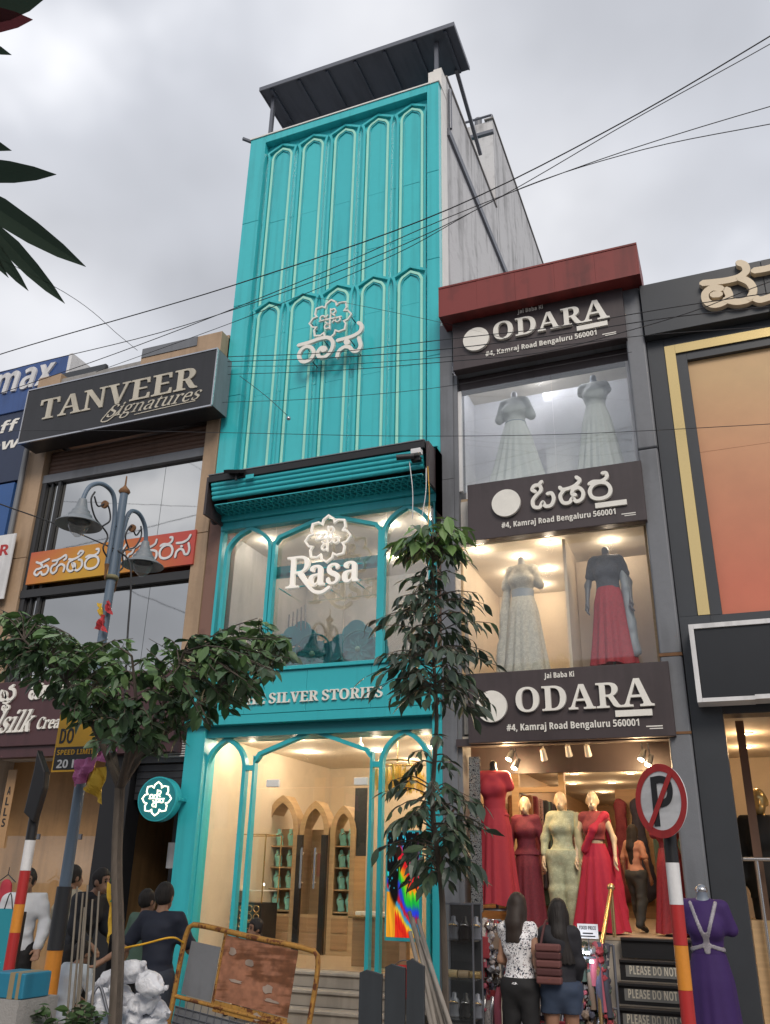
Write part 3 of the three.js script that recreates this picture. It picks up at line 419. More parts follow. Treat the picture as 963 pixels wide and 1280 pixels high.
// ---------------------------------------------------------------- dress shop: three floors of windows between dark sign boards
const OX0 = RX1 + 0.006, OX1 = -0.5;
{
  const b = thing('dress_shop_building', 'narrow three storey dress shop with brown sign boards and red roof fascia', 'building', [-2, 0, 0]);
  const cl = X(571, 800, 0), cr0 = -0.76, ytop = Y(672, 385, 0.1);
  part(b, 'grey_pilaster', [box(OX0, cl, 0, Y(562, 600, 0), -0.4, 0.03)], M.greycol); part(b, 'grey_pilaster', [box(OX0, cl, Y(562, 600, 0) + 0.008, ytop + 0.1, -0.4, 0.028)], M.greycol);
  const cuts = [0, Y(852, 820, 0), Y(812, 565, 0), ytop + 0.1];
  for (let i = 0; i < 3; i++) part(b, 'grey_pilaster', rbox(cr0, OX1, cuts[i] + 0.004, cuts[i + 1] - 0.004, -0.4, 0.12, 0.03), M.greycol);
  part(b, 'pipe_clamp', [box(cr0 - 0.01, OX1 + 0.004, cuts[1] - 0.02, cuts[1] + 0.02, 0.1, 0.128), box(cr0 - 0.01, OX1 + 0.004, cuts[1] - 0.95, cuts[1] - 0.92, 0.1, 0.128)], M.rustbit);
  part(b, 'side_wall', box(OX0, OX0 + 0.12, 0, ytop, -12, -0.41), M.plaster); part(b, 'side_wall', box(OX1 - 0.14, OX1, 0, ytop, -12, -0.41), M.plaster); part(b, 'back_wall', box(OX0 + 0.13, OX1 - 0.15, 0, ytop, -12, -11.8), M.plaster); part(b, 'roof_slab', box(OX0, OX1, ytop, ytop + 0.12, -12, -0.02), M.concrete);
  { // roof fascia: sheets of red metal
    const x0 = X(550, 378, 0.45), x1 = X(797, 330, 0.45), y0 = Y(560, 394, 0.45), y1 = Y(550, 361.5, 0.45), n = 5;
    for (let i = 0; i < n; i++) part(b, 'roof_fascia_sheet', box(x0 + (x1 - x0) * i / n + 0.001, x0 + (x1 - x0) * (i + 1) / n - 0.001, y0, y1, 0.43, 0.45 + (i % 2) * 0.002), M.redroof);
    part(b, 'roof_fascia_end', box(x1, x1 + 0.02, y0, y1, -0.4, 0.452), M.redroof); part(b, 'roof_fascia_end', box(x0 - 0.02, x0, y0, y1, -0.4, 0.452), M.redroof); part(b, 'roof_soffit', box(x0, x1, y0 + 0.01, y0 + 0.04, -0.4, 0.43), M.redroof); part(b, 'roof_trim', box(x0 - 0.02, x1 + 0.02, y1, y1 + 0.03, -0.4, 0.46), M.redroof);
  }
  // windows: panes, frames, rooms
  const iX0 = OX0 + 0.13, iX1 = OX1 - 0.15, gx0 = cl + 0.06, gx1 = cr0 - 0.01;
  const s1b = Y(670, 442, 0.16), s2t = Y(690, 590, 0.16), s2b = Y(700, 662, 0.16), s3t = Y(715, 838, 0.16), s3b = Y(715, 927, 0.16);
  const whiteWall = mat(lin(0.8, 0.8, 0.82), 0.8, { map: 'fine' });
  part(b, 'window_reveal', [box(cl + 0.001, gx0, s2b, s1b, -0.38, 0.0), box(cl + 0.001, gx0, 0, s2b - 0.7, -0.38, 0.0)], M.greycol);
  part(b, 'blind_box', box(gx0, gx1, s1b - 0.02, s1b + 0.05, -0.3, 0.02), M.greycol); part(b, 'window_soffit', box(gx0, gx1, s1b - 0.3, s1b - 0.03, -0.16, -0.1), M.brown);
  room(b, iX0, iX1, s2t - 0.1, s1b + 0.2, -1.35, -0.12, whiteWall, M.ceil, M.floorwarm);
  room(b, iX0, iX1, s3t - 0.05, s2b + 0.02, -2.6, -0.12, M.wallwarm, M.ceil, M.floorwarm);
  part(b, 'floor_slab', [box(iX0, iX1, s2b + 0.08, s2t - 0.15, -11.7, -0.1), box(iX0, iX1, s3b + 0.18, s3t - 0.1, -11.7, -0.1)], M.plaster);
  const xm = X(692, 520, -0.08), xm2 = X(708, 760, -0.08);
  for (const [a, c, y0, y1, k] of [[gx0, xm, s2t, s1b - 0.28, 0], [xm, gx1, s2t, s1b - 0.28, 0], [gx0, xm2, s3t, s2b, 1], [xm2, gx1, s3t, s2b, 1]]) part(b, 'window_pane', box(a + 0.003, c - 0.003, y0 - 0.02, y1 + 0.02, -0.08, -0.07), k ? M.glassclear : M.glassshop);
  for (const [a, c, y0, y1, m] of [[gx0 - 0.001, gx0 + 0.05, s2t, s1b - 0.28, M.paintwhite], [gx1 - 0.04, gx1, s2t, s1b - 0.28, M.paintwhite], [gx0 - 0.001, gx0 + 0.03, s3t, s2b, M.woodlight], [gx1 - 0.03, gx1, s3t, s2b, M.woodlight]]) part(b, 'window_frame', box(a, c, y0, y1, -0.092, -0.045), m);
  part(b, 'display_partition', box(xm2 - 0.02, xm2 + 0.02, s3t, s2b, -1.3, -0.2), M.wallwarm); part(b, 'display_back', box(xm2 + 0.03, iX1 - 0.04, s3t, s2b - 0.1, -0.95, -0.92), mat(lin(0.72, 0.62, 0.5), 0.7, { map: 'fine' })); part(b, 'display_back', box(xm - 0.3, iX1 - 0.04, s2t, s1b, -1.0, -0.98), whiteWall);
  for (const [x, z] of [[-3.1, -0.3], [-2.1, -0.3], [-2.6, -0.75], [-2.9, -1.4], [-2.35, -1.4], [-2.6, -2.1], [-1.3, -0.5]]) downlight(b, x, s2b + 0.018, z, 0.05, 0.42, 0xffe8cc);
  for (const [x, z] of [[-2.9, -0.5], [-1.6, -0.5], [-2.2, -0.8]]) downlight(b, x, s1b + 0.198, z, 0.035, 0.45, 0xf4f4ff);
  // ground floor
  const OF = Y(720, 1168, -0.1);
  part(b, 'platform', box(iX0, iX1, 0, OF - 0.045, -11.7, -0.02), M.stone);
  room(b, iX0, iX1, OF, s3b + 0.1, -10.5, -0.03, M.wood, M.ceil, M.floorwarm);
  part(b, 'front_soffit', box(cl + 0.005, cr0, s3b + 0.0, s3b + 0.09, -0.02, 0.1), M.brown); part(b, 'lintel', box(iX0 + 0.04, iX1 - 0.04, s3b - 0.26, s3b + 0.09, -0.75, -0.7), M.brown);
  for (const [x, z] of [[-3.0, -1.2], [-2.4, -1.4], [-1.7, -1.3], [-1.1, -1.3], [-2.8, -2.6], [-2.0, -2.6], [-1.2, -2.6], [-2.6, -4], [-1.7, -4.1], [-1.1, -4], [-2.9, -5.5], [-2.2, -5.5], [-1.3, -5.5], [-2.6, -7.2], [-1.7, -7.2], [-0.95, -7.2], [-2.2, -9], [-1.3, -9]]) downlight(b, x, s3b + 0.098, z, 0.06, 0.42, 0xffd7a6);
  part(b, 'tube_lamp', box(-2.0, -1.93, s3b + 0.05, s3b + 0.085, -3.4, -2.2), M.glowwhite);
  for (const [px, py] of [[638, 945], [645, 956], [680, 945], [711, 940], [735, 940], [803, 945], [812, 952]]) { // spot lamps under the sign
    const c = P(px, py, -0.3), on = px < 650 || px > 800; const d = V3(on ? -0.35 : 0.05, -1, on ? 0.55 : -0.6).normalize();
    const sp = part(b, 'spot_lamp', [bar(c.clone().addScaledVector(d, -0.09), c.clone().addScaledVector(d, 0.05), 0.032, 12, 0.045), bar(c.clone().addScaledVector(d, -0.05), V3(c.x, s3b + 0.02, c.z), 0.008)], on ? M.steel : M.white);
    part(sp, 'lamp_glow', bar(c.clone().addScaledVector(d, 0.051), c.clone().addScaledVector(d, 0.058), 0.04, 12), on ? M.glow : M.steel);
    if (on) { const l = new THREE.PointLight(0xffd6a0, 1.1); l.position.copy(c).addScaledVector(d, 0.12); l.castShadow = true; scene.add(l); }
  }
  part(b, 'wood_screen', [box(-3.0, -2.9, OF, s3b + 0.05, -1.35, -1.25), box(-2.35, -2.27, OF, s3b + 0.05, -1.35, -1.25), box(-2.9, -2.35, s3b - 0.45, s3b - 0.38, -1.35, -1.25)], M.woodlight);
  part(b, 'fitting_room_wall', box(-2.3, -1.75, OF, OF + 2.2, -6.6, -6.5), M.wood);
  // entrance stairs with printed risers
  const sx0 = X(775, 1200, 0.3), sx1 = OX1 - 0.02;
  for (let i = 0; i < 6; i++) { const y = OF - i * 0.2, z = 0.12 + i * 0.24; part(b, 'step', [box(sx0, sx1, y - 0.2, y - 0.03, -0.02 + i * 0.24, z - 0.02), bbox(sx0, sx1, y - 0.03, y - 0.001, -0.02 + i * 0.24, z + 0.015, 0.004)], M.black, i ? 'black stair riser printed with a request not to sit' : undefined);
    if (i) { const st = part(b, 'riser_plate', box(sx0 + 0.06, sx1 - 0.06, y - 0.165, y - 0.055, z - 0.02, z - 0.014), mat(lin(0.16, 0.16, 0.155), 0.6, { map: 'grime' })); caption(st, 'PLEASE DO NOT SIT', 'sans_bold', sx0 + 0.1, sx0 + 0.7, y - 0.14, z - 0.014, 0.06, 0.003, M.letterbeige); } }
  const hx = sx0 - 0.05, hy = Y(775, 1112, 0.25);
  part(b, 'stair_handrail', [bar(V3(hx, 0, 1.5), V3(hx, 1.0, 1.5), 0.022), bar(V3(hx, OF, 0.2), V3(hx, hy, 0.2), 0.022), bar(V3(hx, hy, 0.2), V3(hx, 1.0, 1.5), 0.026), new THREE.SphereGeometry(0.045, 12, 8).translate(hx, hy + 0.02, 0.2)], M.brass);
}
function signBoard(pts, label, fn) {                              // a box sign whose face comes from four photo corners
  const { x0, x1, y0, y1, z, d } = pts; const s = thing('shop_sign', label, 'sign', [(x0 + x1) / 2, (y0 + y1) / 2, z]); fn(s); return s;
}
{
  const z = 0.2, defs = [
    ['brown sign board with raised serif letters directly under the red roof fascia', X(566, 430, z), X(781, 393, z), Y(564, 464, z), Y(568, 401, z), 0],
    ['brown sign board with curved Kannada letters between the two upper windows', X(585, 642, z), X(805, 612, z), Y(590, 676, z), Y(580, 607, z), 1],
    ['brown sign board with raised serif letters above the open shop entrance', X(585, 886, z), X(841, 879, z), Y(582, 929.5, z), Y(594, 842, z), 2]];
  for (const [label, x0, x1, y0, y1, k] of defs) {
    const s = thing('shop_sign', label, 'sign', [(x0 + x1) / 2, (y0 + y1) / 2, z]), w = x1 - x0, h = y1 - y0;
    part(s, 'sign_panel', bbox(x0, x1, y0, y1, 0.04, z, 0.006), M.brown);
    const at = (u, v) => [x0 + u * w, y0 + v * h], cx = at(k === 1 ? 0.235 : k === 2 ? 0.13 : 0.15, k === 1 ? 0.56 : 0.5), r = h * (k === 1 ? 0.235 : 0.225);
    part(s, 'logo_disc', new THREE.CylinderGeometry(r, r, 0.05, 36).rotateX(Math.PI / 2).translate(cx[0], cx[1], z + 0.03), M.letterwhite);
    if (k !== 1) { letters(s, 'ODAR', 'serif_bold', x0 + w * 0.245, x0 + w * 0.77, y0 + h * 0.4, z, h * 0.38, 0.05, M.letterwhite); letters(s, 'A', 'serif_bold', x0 + w * 0.77, x0 + w * 0.92, y0 + h * 0.4, z, h * 0.42, 0.05, M.letterwhite); caption(s, 'Jai Baba Ki', 'sans_bold', x0 + w * 0.4, x0 + w * 0.55, y0 + h * 0.865, z, h * 0.055, 0.008, M.letterwhite); }
    else { glyph(s, K.o, x0 + w * 0.38, y0 + h * 0.4, w * 0.13, h * 0.4, z, 0.05, 0.05, M.letterwhite); glyph(s, K.da, x0 + w * 0.545, y0 + h * 0.41, w * 0.13, h * 0.36, z, 0.05, 0.05, M.letterwhite); glyph(s, K.ra, x0 + w * 0.71, y0 + h * 0.42, w * 0.12, h * 0.35, z, 0.05, 0.05, M.letterwhite); }
    part(s, 'letter_underline', box(x0 + w * 0.735, x0 + w * 0.905, y0 + h * 0.275, y0 + h * 0.36, z, z + 0.035), M.letterwhite);
    caption(s, '#4, Kamraj Road Bengaluru 560001', 'sans_bold', x0 + w * 0.2, x0 + w * 0.84, y0 + h * 0.15, z, h * 0.068, 0.012, M.letterwhite);
    part(s, 'maker_mark', [box(x0 + w * 0.87, x0 + w * 0.945, y0 + h * 0.13, y0 + h * 0.145, z, z + 0.003), box(x0 + w * 0.885, x0 + w * 0.945, y0 + h * 0.1, y0 + h * 0.112, z, z + 0.003)], M.letterwhite);
  }
}

// ---------------------------------------------------------------- slate building with gold frame on the right
{
  const b = thing('slate_shop_building', 'dark slate clad building with gold frame around a large orange panel', 'building', [2, 0, 0]);
  const x0 = OX1 + 0.008, x1 = 6, yt = Y(797, 358, 0.2), fb = Y(799, 421, 0.2);
  part(b, 'body_wall', [box(x0, x0 + 0.2, 0, yt - 0.05, -8, -0.31), box(x1 - 0.2, x1, 0, yt - 0.05, -8, -0.31), box(x0 + 0.21, x1 - 0.21, 0, yt - 0.05, -8, -7.8)], M.plaster); part(b, 'roof_slab', box(x0 + 0.01, x1 - 0.01, yt - 0.25, yt - 0.06, -8, -0.02), M.concrete);
  const n = 4; for (let i = 0; i < n; i++) part(b, 'fascia_panel', bbox(x0 + (x1 - x0) * i / n + 0.002, x0 + (x1 - x0) * (i + 1) / n - 0.002, fb, yt, -0.3, 0.2, 0.005), M.slate);
  const gx = X(829, 440, 0.06) + 0.02, gy = Y(829, 433, 0.06), gw = 0.14, px = gx + gw + 0.14, py = gy - gw - 0.12;
  const slb = Y(858, 770, 0.06);
  part(b, 'cladding_panel', bbox(x0, gx, slb, fb - 0.003, -0.3, 0.03, 0.004), M.slate); part(b, 'cladding_panel', bbox(gx + 0.002, x1, gy, fb - 0.003, -0.3, 0.028, 0.004), M.slate);
  part(b, 'gold_frame', [box(gx + 0.002, gx + gw, slb, gy - 0.002, 0.0, 0.05)], M.gold, 'gold metal strip standing beside the orange panel'); part(b, 'gold_frame', box(gx + gw + 0.002, x1, gy - gw, gy - 0.002, 0.0, 0.05), M.gold);
  part(b, 'inner_frame', [box(gx + gw + 0.002, px, slb, gy - gw - 0.002, -0.2, 0.02), box(px + 0.002, x1, py, gy - gw - 0.002, -0.2, 0.02)], M.slate);
  const pr = grey(256, (u, v) => { const t = THREE.MathUtils.clamp(v * 1.25 - 0.1 + 0.15 * (u - 0.4), 0, 1), g = 0.97 + 0.06 * (N(u, v, 20, 4, 91) - 0.5); return [[0.8, 0.66, 0.54], [0.38, 0.61, 0.46], [0.33, 0.46, 0.33]].map(([a, c, e], k) => (k === 0 ? 0.8 - 0.0 * t : k === 1 ? 0.46 + 0.2 * t : 0.36 + 0.12 * t) * g); }, true);
  pr.wrapS = pr.wrapT = THREE.ClampToEdgeWrapping; const rows = [slb - 0.1, Y(900, 560, 0), py];
  for (let i = 0; i < 2; i++) { const g = box(px + 0.002, x1, rows[i] + 0.002, rows[i + 1] - 0.002, -0.22, -0.05), u = g.attributes.uv, p = g.attributes.position; for (let k = 0; k < u.count; k++) u.setXY(k, (p.getX(k) - px) / 4, (p.getY(k) - rows[0]) / (py - rows[0])); part(b, 'poster_sheet', g, mat(0xffffff, 0.35, { map: pr }), 'plain orange printed panel fading to coral'); }
  // ground floor
  const gyT = Y(905, 893, 0), pxr = X(904, 895, 0.05);
  part(b, 'entrance_pilaster', bbox(x0, pxr, 0, slb - 0.003, -0.3, 0.05, 0.006), M.slate); part(b, 'sign_wall', box(pxr + 0.001, x1, gyT, slb - 0.004, -0.3, 0.018), M.slate);
  const F0 = 0.3; room(b, pxr - 0.1, x1 - 0.3, F0, gyT + 0.12, -5, -0.31, M.wallwarm, M.ceil, M.floorwarm);
  for (const [px_, py_] of [[933, 917], [933, 934]]) { const d = rayOf(px_, py_), t = (gyT + 0.11 - 1.75) / d.y, q = camera.position.clone().addScaledVector(d, t); downlight(b, q.x, gyT + 0.118, Math.max(q.z, -4.5), 0.07, 0.8, 0xffd3a0); }
  downlight(b, 1.6, gyT + 0.118, -1.5, 0.07, 0.8, 0xffd3a0);
  part(b, 'wood_column', box(pxr + 0.12, pxr + 0.22, F0, gyT + 0.1, -1.2, -1.1), M.shutter);
  const ry = Y(940, 1074, -0.9); part(b, 'balcony_rail', [bar(V3(pxr, ry, -0.9), V3(x1 - 0.4, ry, -0.9), 0.025), bar(V3(pxr + 0.15, F0, -0.9), V3(pxr + 0.15, ry, -0.9), 0.02)], M.steelshine); part(b, 'balcony_glass', box(pxr + 0.18, x1 - 0.5, F0 + 0.1, ry - 0.04, -0.905, -0.895), M.glass);
  part(b, 'display_plinth', box(pxr, x1 - 0.5, F0, Y(940, 1150, -1.1), -2.0, -1.0), M.woodlight);
}
{
  const z = 0.2, s = thing('shop_sign', 'thick gold Kannada letters fixed on the dark slate fascia', 'sign', [X(930, 360, z), Y(930, 360, z), z]);
  const g = (list) => list.map((st) => ({ p: st.map(([u, v]) => { const q = P(u, v, z); return [q.x, q.y]; }) }));
  glyph(s, g([[[879, 358.5], [895, 357], [912, 354.5], [925, 350.5], [933, 343.5], [931, 336], [924, 333]], [[902, 365.5], [891, 364.5], [882.5, 371], [883.5, 380.5], [892, 385.5], [904, 383], [912, 375], [909, 366.5]], [[908, 379], [920, 382], [932, 380.5], [941, 376.5], [950, 379.5], [963, 376], [975, 372]], [[892, 373], [900, 372.5]], [[925, 352], [937, 358], [942, 368], [938, 377]]]), 0, 0, 1, 1, z, 0.1, 0.09, M.cream);
  glyph(s, g([[[943, 343], [956, 341], [975, 337], [985, 342], [986, 356], [978, 364]]]), 0, 0, 1, 1, z, 0.1, 0.09, M.cream);
}
{
  const z = 0.38, x0 = X(857, 781, z) + 0.03, x1 = 4.6, y0 = Y(869, 878, z), y1 = Y(857, 781, z), s = thing('shop_sign', 'blank black sign box with a white border above the right shop', 'sign', [2, (y0 + y1) / 2, z]);
  part(s, 'sign_box', bbox(x0 + 0.06, x1, y0 + 0.05, y1 - 0.06, 0.03, z - 0.03, 0.005), mat(lin(0.018, 0.02, 0.024), 0.3, { map: 'fine' })); const e = 0.055;
  part(s, 'border_strip', box(x0, x0 + e, y0, y1, 0.06, z), M.paintwhite); part(s, 'border_strip', box(x0 + e + 0.001, x1, y1 - e, y1, 0.06, z), M.paintwhite); part(s, 'border_strip', box(x0 + e + 0.001, x0 + 0.62, y0, y0 + 0.045, 0.06, z), M.paintwhite); part(s, 'border_strip', box(x0 + 0.62, x1, y0 + 0.006, y0 + 0.056, 0.06, z + 0.004), M.paintwhite);
}

// ---------------------------------------------------------------- beige building with the black box sign on the left
const TX0 = X(20, 650, 0) - 0.12, TX1 = RX0 - 0.012;
{
  const b = thing('garment_shop_building', 'beige pillared shop building with brown shutter and mirror glass windows', 'building', [-10, 0, 0]);
  const yt = Y(230, 432, 0), lp = X(47, 640, 0), rp = X(250, 600, 0);
  const cuts = [0, 4.2, Y(262, 665, 0), Y(268, 540, 0) + 0.4, yt];
  for (let i = 1; i < 4; i++) { part(b, 'pillar', bbox(rp + 0.02, TX1, cuts[i] + 0.004, cuts[i + 1] - 0.004, -0.5, 0.02, 0.006), M.beige); part(b, 'pillar', bbox(TX0, lp - 0.05, cuts[i] + 0.004, cuts[i + 1] - 0.004, -0.5, 0.02, 0.006), M.beige); }
  part(b, 'body_wall', [box(TX0, TX0 + 0.2, 0, yt - 0.1, -8, -0.51), box(TX1 - 0.2, TX1, 0, yt - 0.1, -8, -0.51), box(TX0 + 0.21, TX1 - 0.21, 0, yt - 0.1, -8, -7.8)], M.plaster); part(b, 'roof_slab', box(TX0 + 0.01, TX1 - 0.01, yt - 0.3, yt - 0.11, -8, -0.02), M.concrete);
  const wt = Y(150, 583, -0.1); // top of the glass
  part(b, 'upper_void_wall', box(TX0 + 0.1, TX1 - 0.1, wt + 0.3, yt - 0.35, -0.8, -0.6), M.shutter);
  for (let i = 0; i < 5; i++) part(b, 'shutter_slat', metricUV(new THREE.CylinderGeometry(0.075, 0.075, rp - lp, 10).rotateZ(Math.PI / 2).translate((lp + rp) / 2, wt + 0.13 + i * 0.09, -0.16 - (i % 2) * 0.01)), M.shutter);
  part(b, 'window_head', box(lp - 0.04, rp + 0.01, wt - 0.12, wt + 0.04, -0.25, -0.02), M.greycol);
  const w0 = 4.2, col = [lp - 0.04, lp + 0.36, X(200, 640, -0.1), rp + 0.01]; const dk = mat(lin(0.03, 0.031, 0.034), 0.5, { map: 'fine' });
  for (let i = 0; i < 3; i++) part(b, 'window_pane', box(col[i] + 0.004, col[i + 1] - 0.004, w0, wt - 0.12, -0.12, -0.11), M.filmglass, 'mirror glass window pane beside the beige pillar');
  part(b, 'window_mullion', [box(col[1] - 0.03, col[1] + 0.03, w0, wt - 0.12, -0.1, -0.04), box(lp - 0.04, lp + 0.06, w0, wt - 0.12, -0.1, -0.03), box(col[1] - 0.2, col[1] - 0.17, w0, wt - 0.12, -0.1, -0.06)], dk);
  part(b, 'transom_bar', box(lp - 0.04, rp + 0.01, Y(140, 720, 0) - 0.2, Y(140, 720, 0) - 0.06, -0.1, -0.005), dk); part(b, 'transom_bar', box(lp - 0.04, rp + 0.01, w0 - 0.1, w0, -0.2, 0), dk);
  part(b, 'first_floor_slab', box(TX0 + 0.21, TX1 - 0.21, 3.5, w0 - 0.11, -7.7, -0.1), M.plaster);
  // cornice
  const cy = Y(232, 440, 0.25), cx0 = X(176, 450, 0.25), cx1 = TX1 + 0.0; part(b, 'cornice', [bbox(cx0, cx1, cy - 0.12, cy + 0.28, -0.4, 0.25, 0.01)], M.beige); part(b, 'cornice_dark_underside', box(cx0 + 0.2, cx1 - 0.01, cy - 0.5, cy - 0.122, -0.4, 0.1), M.slate); part(b, 'cornice_plate', [box(cx0 + 0.02, X(247, 425, 0.26), cy + 0.08, cy + 0.27, 0.251, 0.265)], M.greycol);  // dark slate block added below the cornice, its colour darkening the underside
  part(b, 'parapet', box(X(130, 480, 0), cx0 - 0.03, yt - 0.5, yt - 0.25, -0.3, -0.1), M.paintwhite); part(b, 'parapet_rail', sqbar(V3(X(128, 462, 0), yt - 0.12, -0.2), V3(cx0, yt - 0.1, -0.2), 0.05), M.dark);
  // ground floor
  const gt = Y(60, 930, 0.1), sh = X(132, 1000, -0.1), bp = X(166, 1000, -0.1);
  const tan = mat(lin(0.5, 0.29, 0.13), 0.6, { map: 'grime' });
  room(b, TX0 - 1.5, sh, 0.25, gt + 0.3, -2.2, -0.31, tan, M.ceil, M.floorwarm);
  part(b, 'wall_panel', box(TX0 - 1.4, sh - 0.04, 0.26, gt + 0.2, -1.0, -0.95), tan);
  for (const x of [-11.2, -10.2, -9.2]) downlight(b, x, gt + 0.298, -0.6, 0.06, 1.5, 0xffbf80);
  const g0 = [TX0, -10.3, -9.5, sh - 0.02]; for (let i = 0; i < 3; i++) { const q = part(b, 'window_pane', box(g0[i] + 0.004, g0[i + 1] - 0.004, 0.3, Y(60, 1045, -0.2), -0.21, -0.2), M.glass); part(q, 'glass_clamp', rbox(g0[i] + 0.02, g0[i] + 0.14, Y(60, 1045, -0.2) - 0.05, Y(60, 1045, -0.2) + 0.03, -0.225, -0.185, 0.006), M.steel); }
  part(b, 'black_column', bbox(sh, bp, 0, gt + 0.4, -0.3, 0.02), M.black);
  part(b, 'entrance_side', box(bp, TX1, 0, 3.45, -5.2, -5.0), M.shutter); part(b, 'entrance_ceiling', box(bp, TX1, 3.3, 3.4, -5, -0.1), M.greycol); part(b, 'entrance_side', [box(TX1 - 0.04, TX1 - 0.01, 0, 3.3, -5, -0.1)], M.greycol);
  for (let i = 0; i < 7; i++) part(b, 'louvre_slat', box(X(203, 940, 0), X(235, 940, 0), Y(220, 946, 0) + i * 0.035, Y(220, 946, 0) + i * 0.035 + 0.018, -0.05, 0.02), M.paintwhite);
  for (let i = 0; i < 5; i++) part(b, 'shutter_slat', box(bp + 0.02, TX1 - 0.05, Y(195, 955, 0) - i * 0.1 - 0.09, Y(195, 955, 0) - i * 0.1, -0.14, -0.1), M.dark);
  part(b, 'door_frame', box(bp + 0.25, bp + 0.31, 0, 3.0, -0.9, -0.84), M.greycol); part(b, 'notice', box(bp + 0.42, bp + 0.62, Y(190, 1085, -0.5), Y(190, 1053, -0.5), -0.53, -0.52), M.paintwhite);
  for (let i = 0; i < 4; i++) part(b, 'entrance_shelf', box(bp + 0.45, TX1 - 0.1, 0.9 + i * 0.42, 0.93 + i * 0.42, -2.4, -2.0), M.shutter);
  const vx = X(8, 1000, -0.15), s2 = part(b, 'vertical_notice', box(vx - 0.09, vx + 0.09, Y(8, 1060, -0.15), Y(8, 962, -0.15), -0.19, -0.18), mat(lin(0.42, 0.25, 0.12), 0.5, { map: 'fine' }));
  [...'ALLS'].forEach((c, i) => caption(s2, c, 'sans_bold', vx - 0.035, vx + 0.035, Y(8, 985, -0.15) - 0.1 - i * 0.16, -0.18, 0.09, 0.004, M.black));
}
{ // box sign
  const z = 0.55, x0 = X(30, 520, z), x1 = X(268, 476, z), y0 = Y(22, 555, z) + 0.01, y1 = Y(38, 489, z) + 0.01, w = x1 - x0, h = y1 - y0;
  const s = thing('shop_sign', 'large black box sign with beige serif capitals and script below', 'sign', [(x0 + x1) / 2, (y0 + y1) / 2, z]);
  part(s, 'sign_box', box(x0, x1, y0, y1, 0.1, z), M.signblack); part(s, 'edge_trim', [box(x0, x1, y0 - 0.02, y0 + 0.006, z - 0.02, z + 0.012), box(x0, x1, y1 - 0.006, y1 + 0.02, z - 0.02, z + 0.012), box(x0 - 0.012, x0 + 0.01, y0, y1, z - 0.02, z + 0.012), box(x1 - 0.01, x1 + 0.012, y0, y1, z - 0.02, z + 0.012)], M.steelshine); part(s, 'sign_end', box(x1 + 0.001, x1 + 0.01, y0, y1, 0.1, z - 0.021), M.lampcap);
  letters(s, 'TANVEER', 'serif_bold', x0 + w * 0.09, x0 + w * 0.92, y0 + h * 0.36, z, h * 0.42, 0.02, M.letterbeige);
  caption(s, 'Signatures', 'serif_regular', x0 + w * 0.47, x0 + w * 0.93, y0 + h * 0.15, z, h * 0.15, 0.012, M.letterbeige, { shear: 0.55 });
  part(s, 'script_flourish', [ribbon(smooth([[x0 + w * 0.62, y0 + h * 0.1], [x0 + w * 0.75, y0 + h * 0.115], [x0 + w * 0.92, y0 + h * 0.13]], 8), 0.014, 0.01, z)], M.letterbeige); part(s, 'script_flourish', [ribbon(smooth([[0.5, 0.31], [0.47, 0.2], [0.45, 0.1], [0.48, 0.08], [0.53, 0.2], [0.56, 0.32]].map(([u, v]) => [x0 + w * u, y0 + h * v]), 8), 0.02, 0.014, z)], M.letterbeige);
  part(s, 'support_bracket', [box(x0 + 0.3, x0 + 0.36, y0 + 0.2, y0 + 0.26, -0.6, 0.1), box(x1 - 0.36, x1 - 0.3, y0 + 0.2, y0 + 0.26, -0.6, 0.1)], M.steel);
}
{ // printed banner between the windows
  const z = 0.06, x0 = X(36, 710, z), x1 = X(243, 684, z), y0 = Y(32, 731, z), y1 = Y(40, 691, z), w = x1 - x0, h = y1 - y0, s = thing('shop_sign', 'yellow and orange printed banner with white Kannada letters between mirror windows', 'banner', [(x0 + x1) / 2, (y0 + y1) / 2, z]);
  const t = grey(256, (u, v) => { const k = Math.abs(u - 0.36) * 1.7 + 0.35 * (v - 0.5) + 0.2 * (N(u, v, 4, 3, 95) - 0.5), q = THREE.MathUtils.clamp(k, 0, 1); return [0.95 - 0.05 * q, 0.74 - 0.36 * q, 0.22 + 0.12 * q]; }, true); t.wrapS = t.wrapT = THREE.ClampToEdgeWrapping;
  const g = box(x0, x1, y0, y1, 0.005, z), u = g.attributes.uv, p = g.attributes.position; for (let k = 0; k < u.count; k++) u.setXY(k, (p.getX(k) - x0) / w, (p.getY(k) - y0) / h); part(s, 'banner_sheet', g, mat(lin(0.62, 0.6, 0.58), 0.4, { map: t }));
  for (const [m, dx, dz] of [[M.brown, 0.012, 0.003], [M.paintwhite, 0, 0.006]]) { script(s, ['ta', 'na', 'va', 'ra'], x0 + w * 0.04 + dx, x0 + w * 0.46 + dx, y0 + h * 0.24 - dx, z, h * 0.48, 0.04, dz, m); script(s, ['sa', 'na', 'ca', 'ra', 'sa'], x0 + w * 0.52 + dx, x0 + w * 0.985 + dx, y0 + h * 0.26 - dx, z, h * 0.5, 0.04, dz, m); }
}
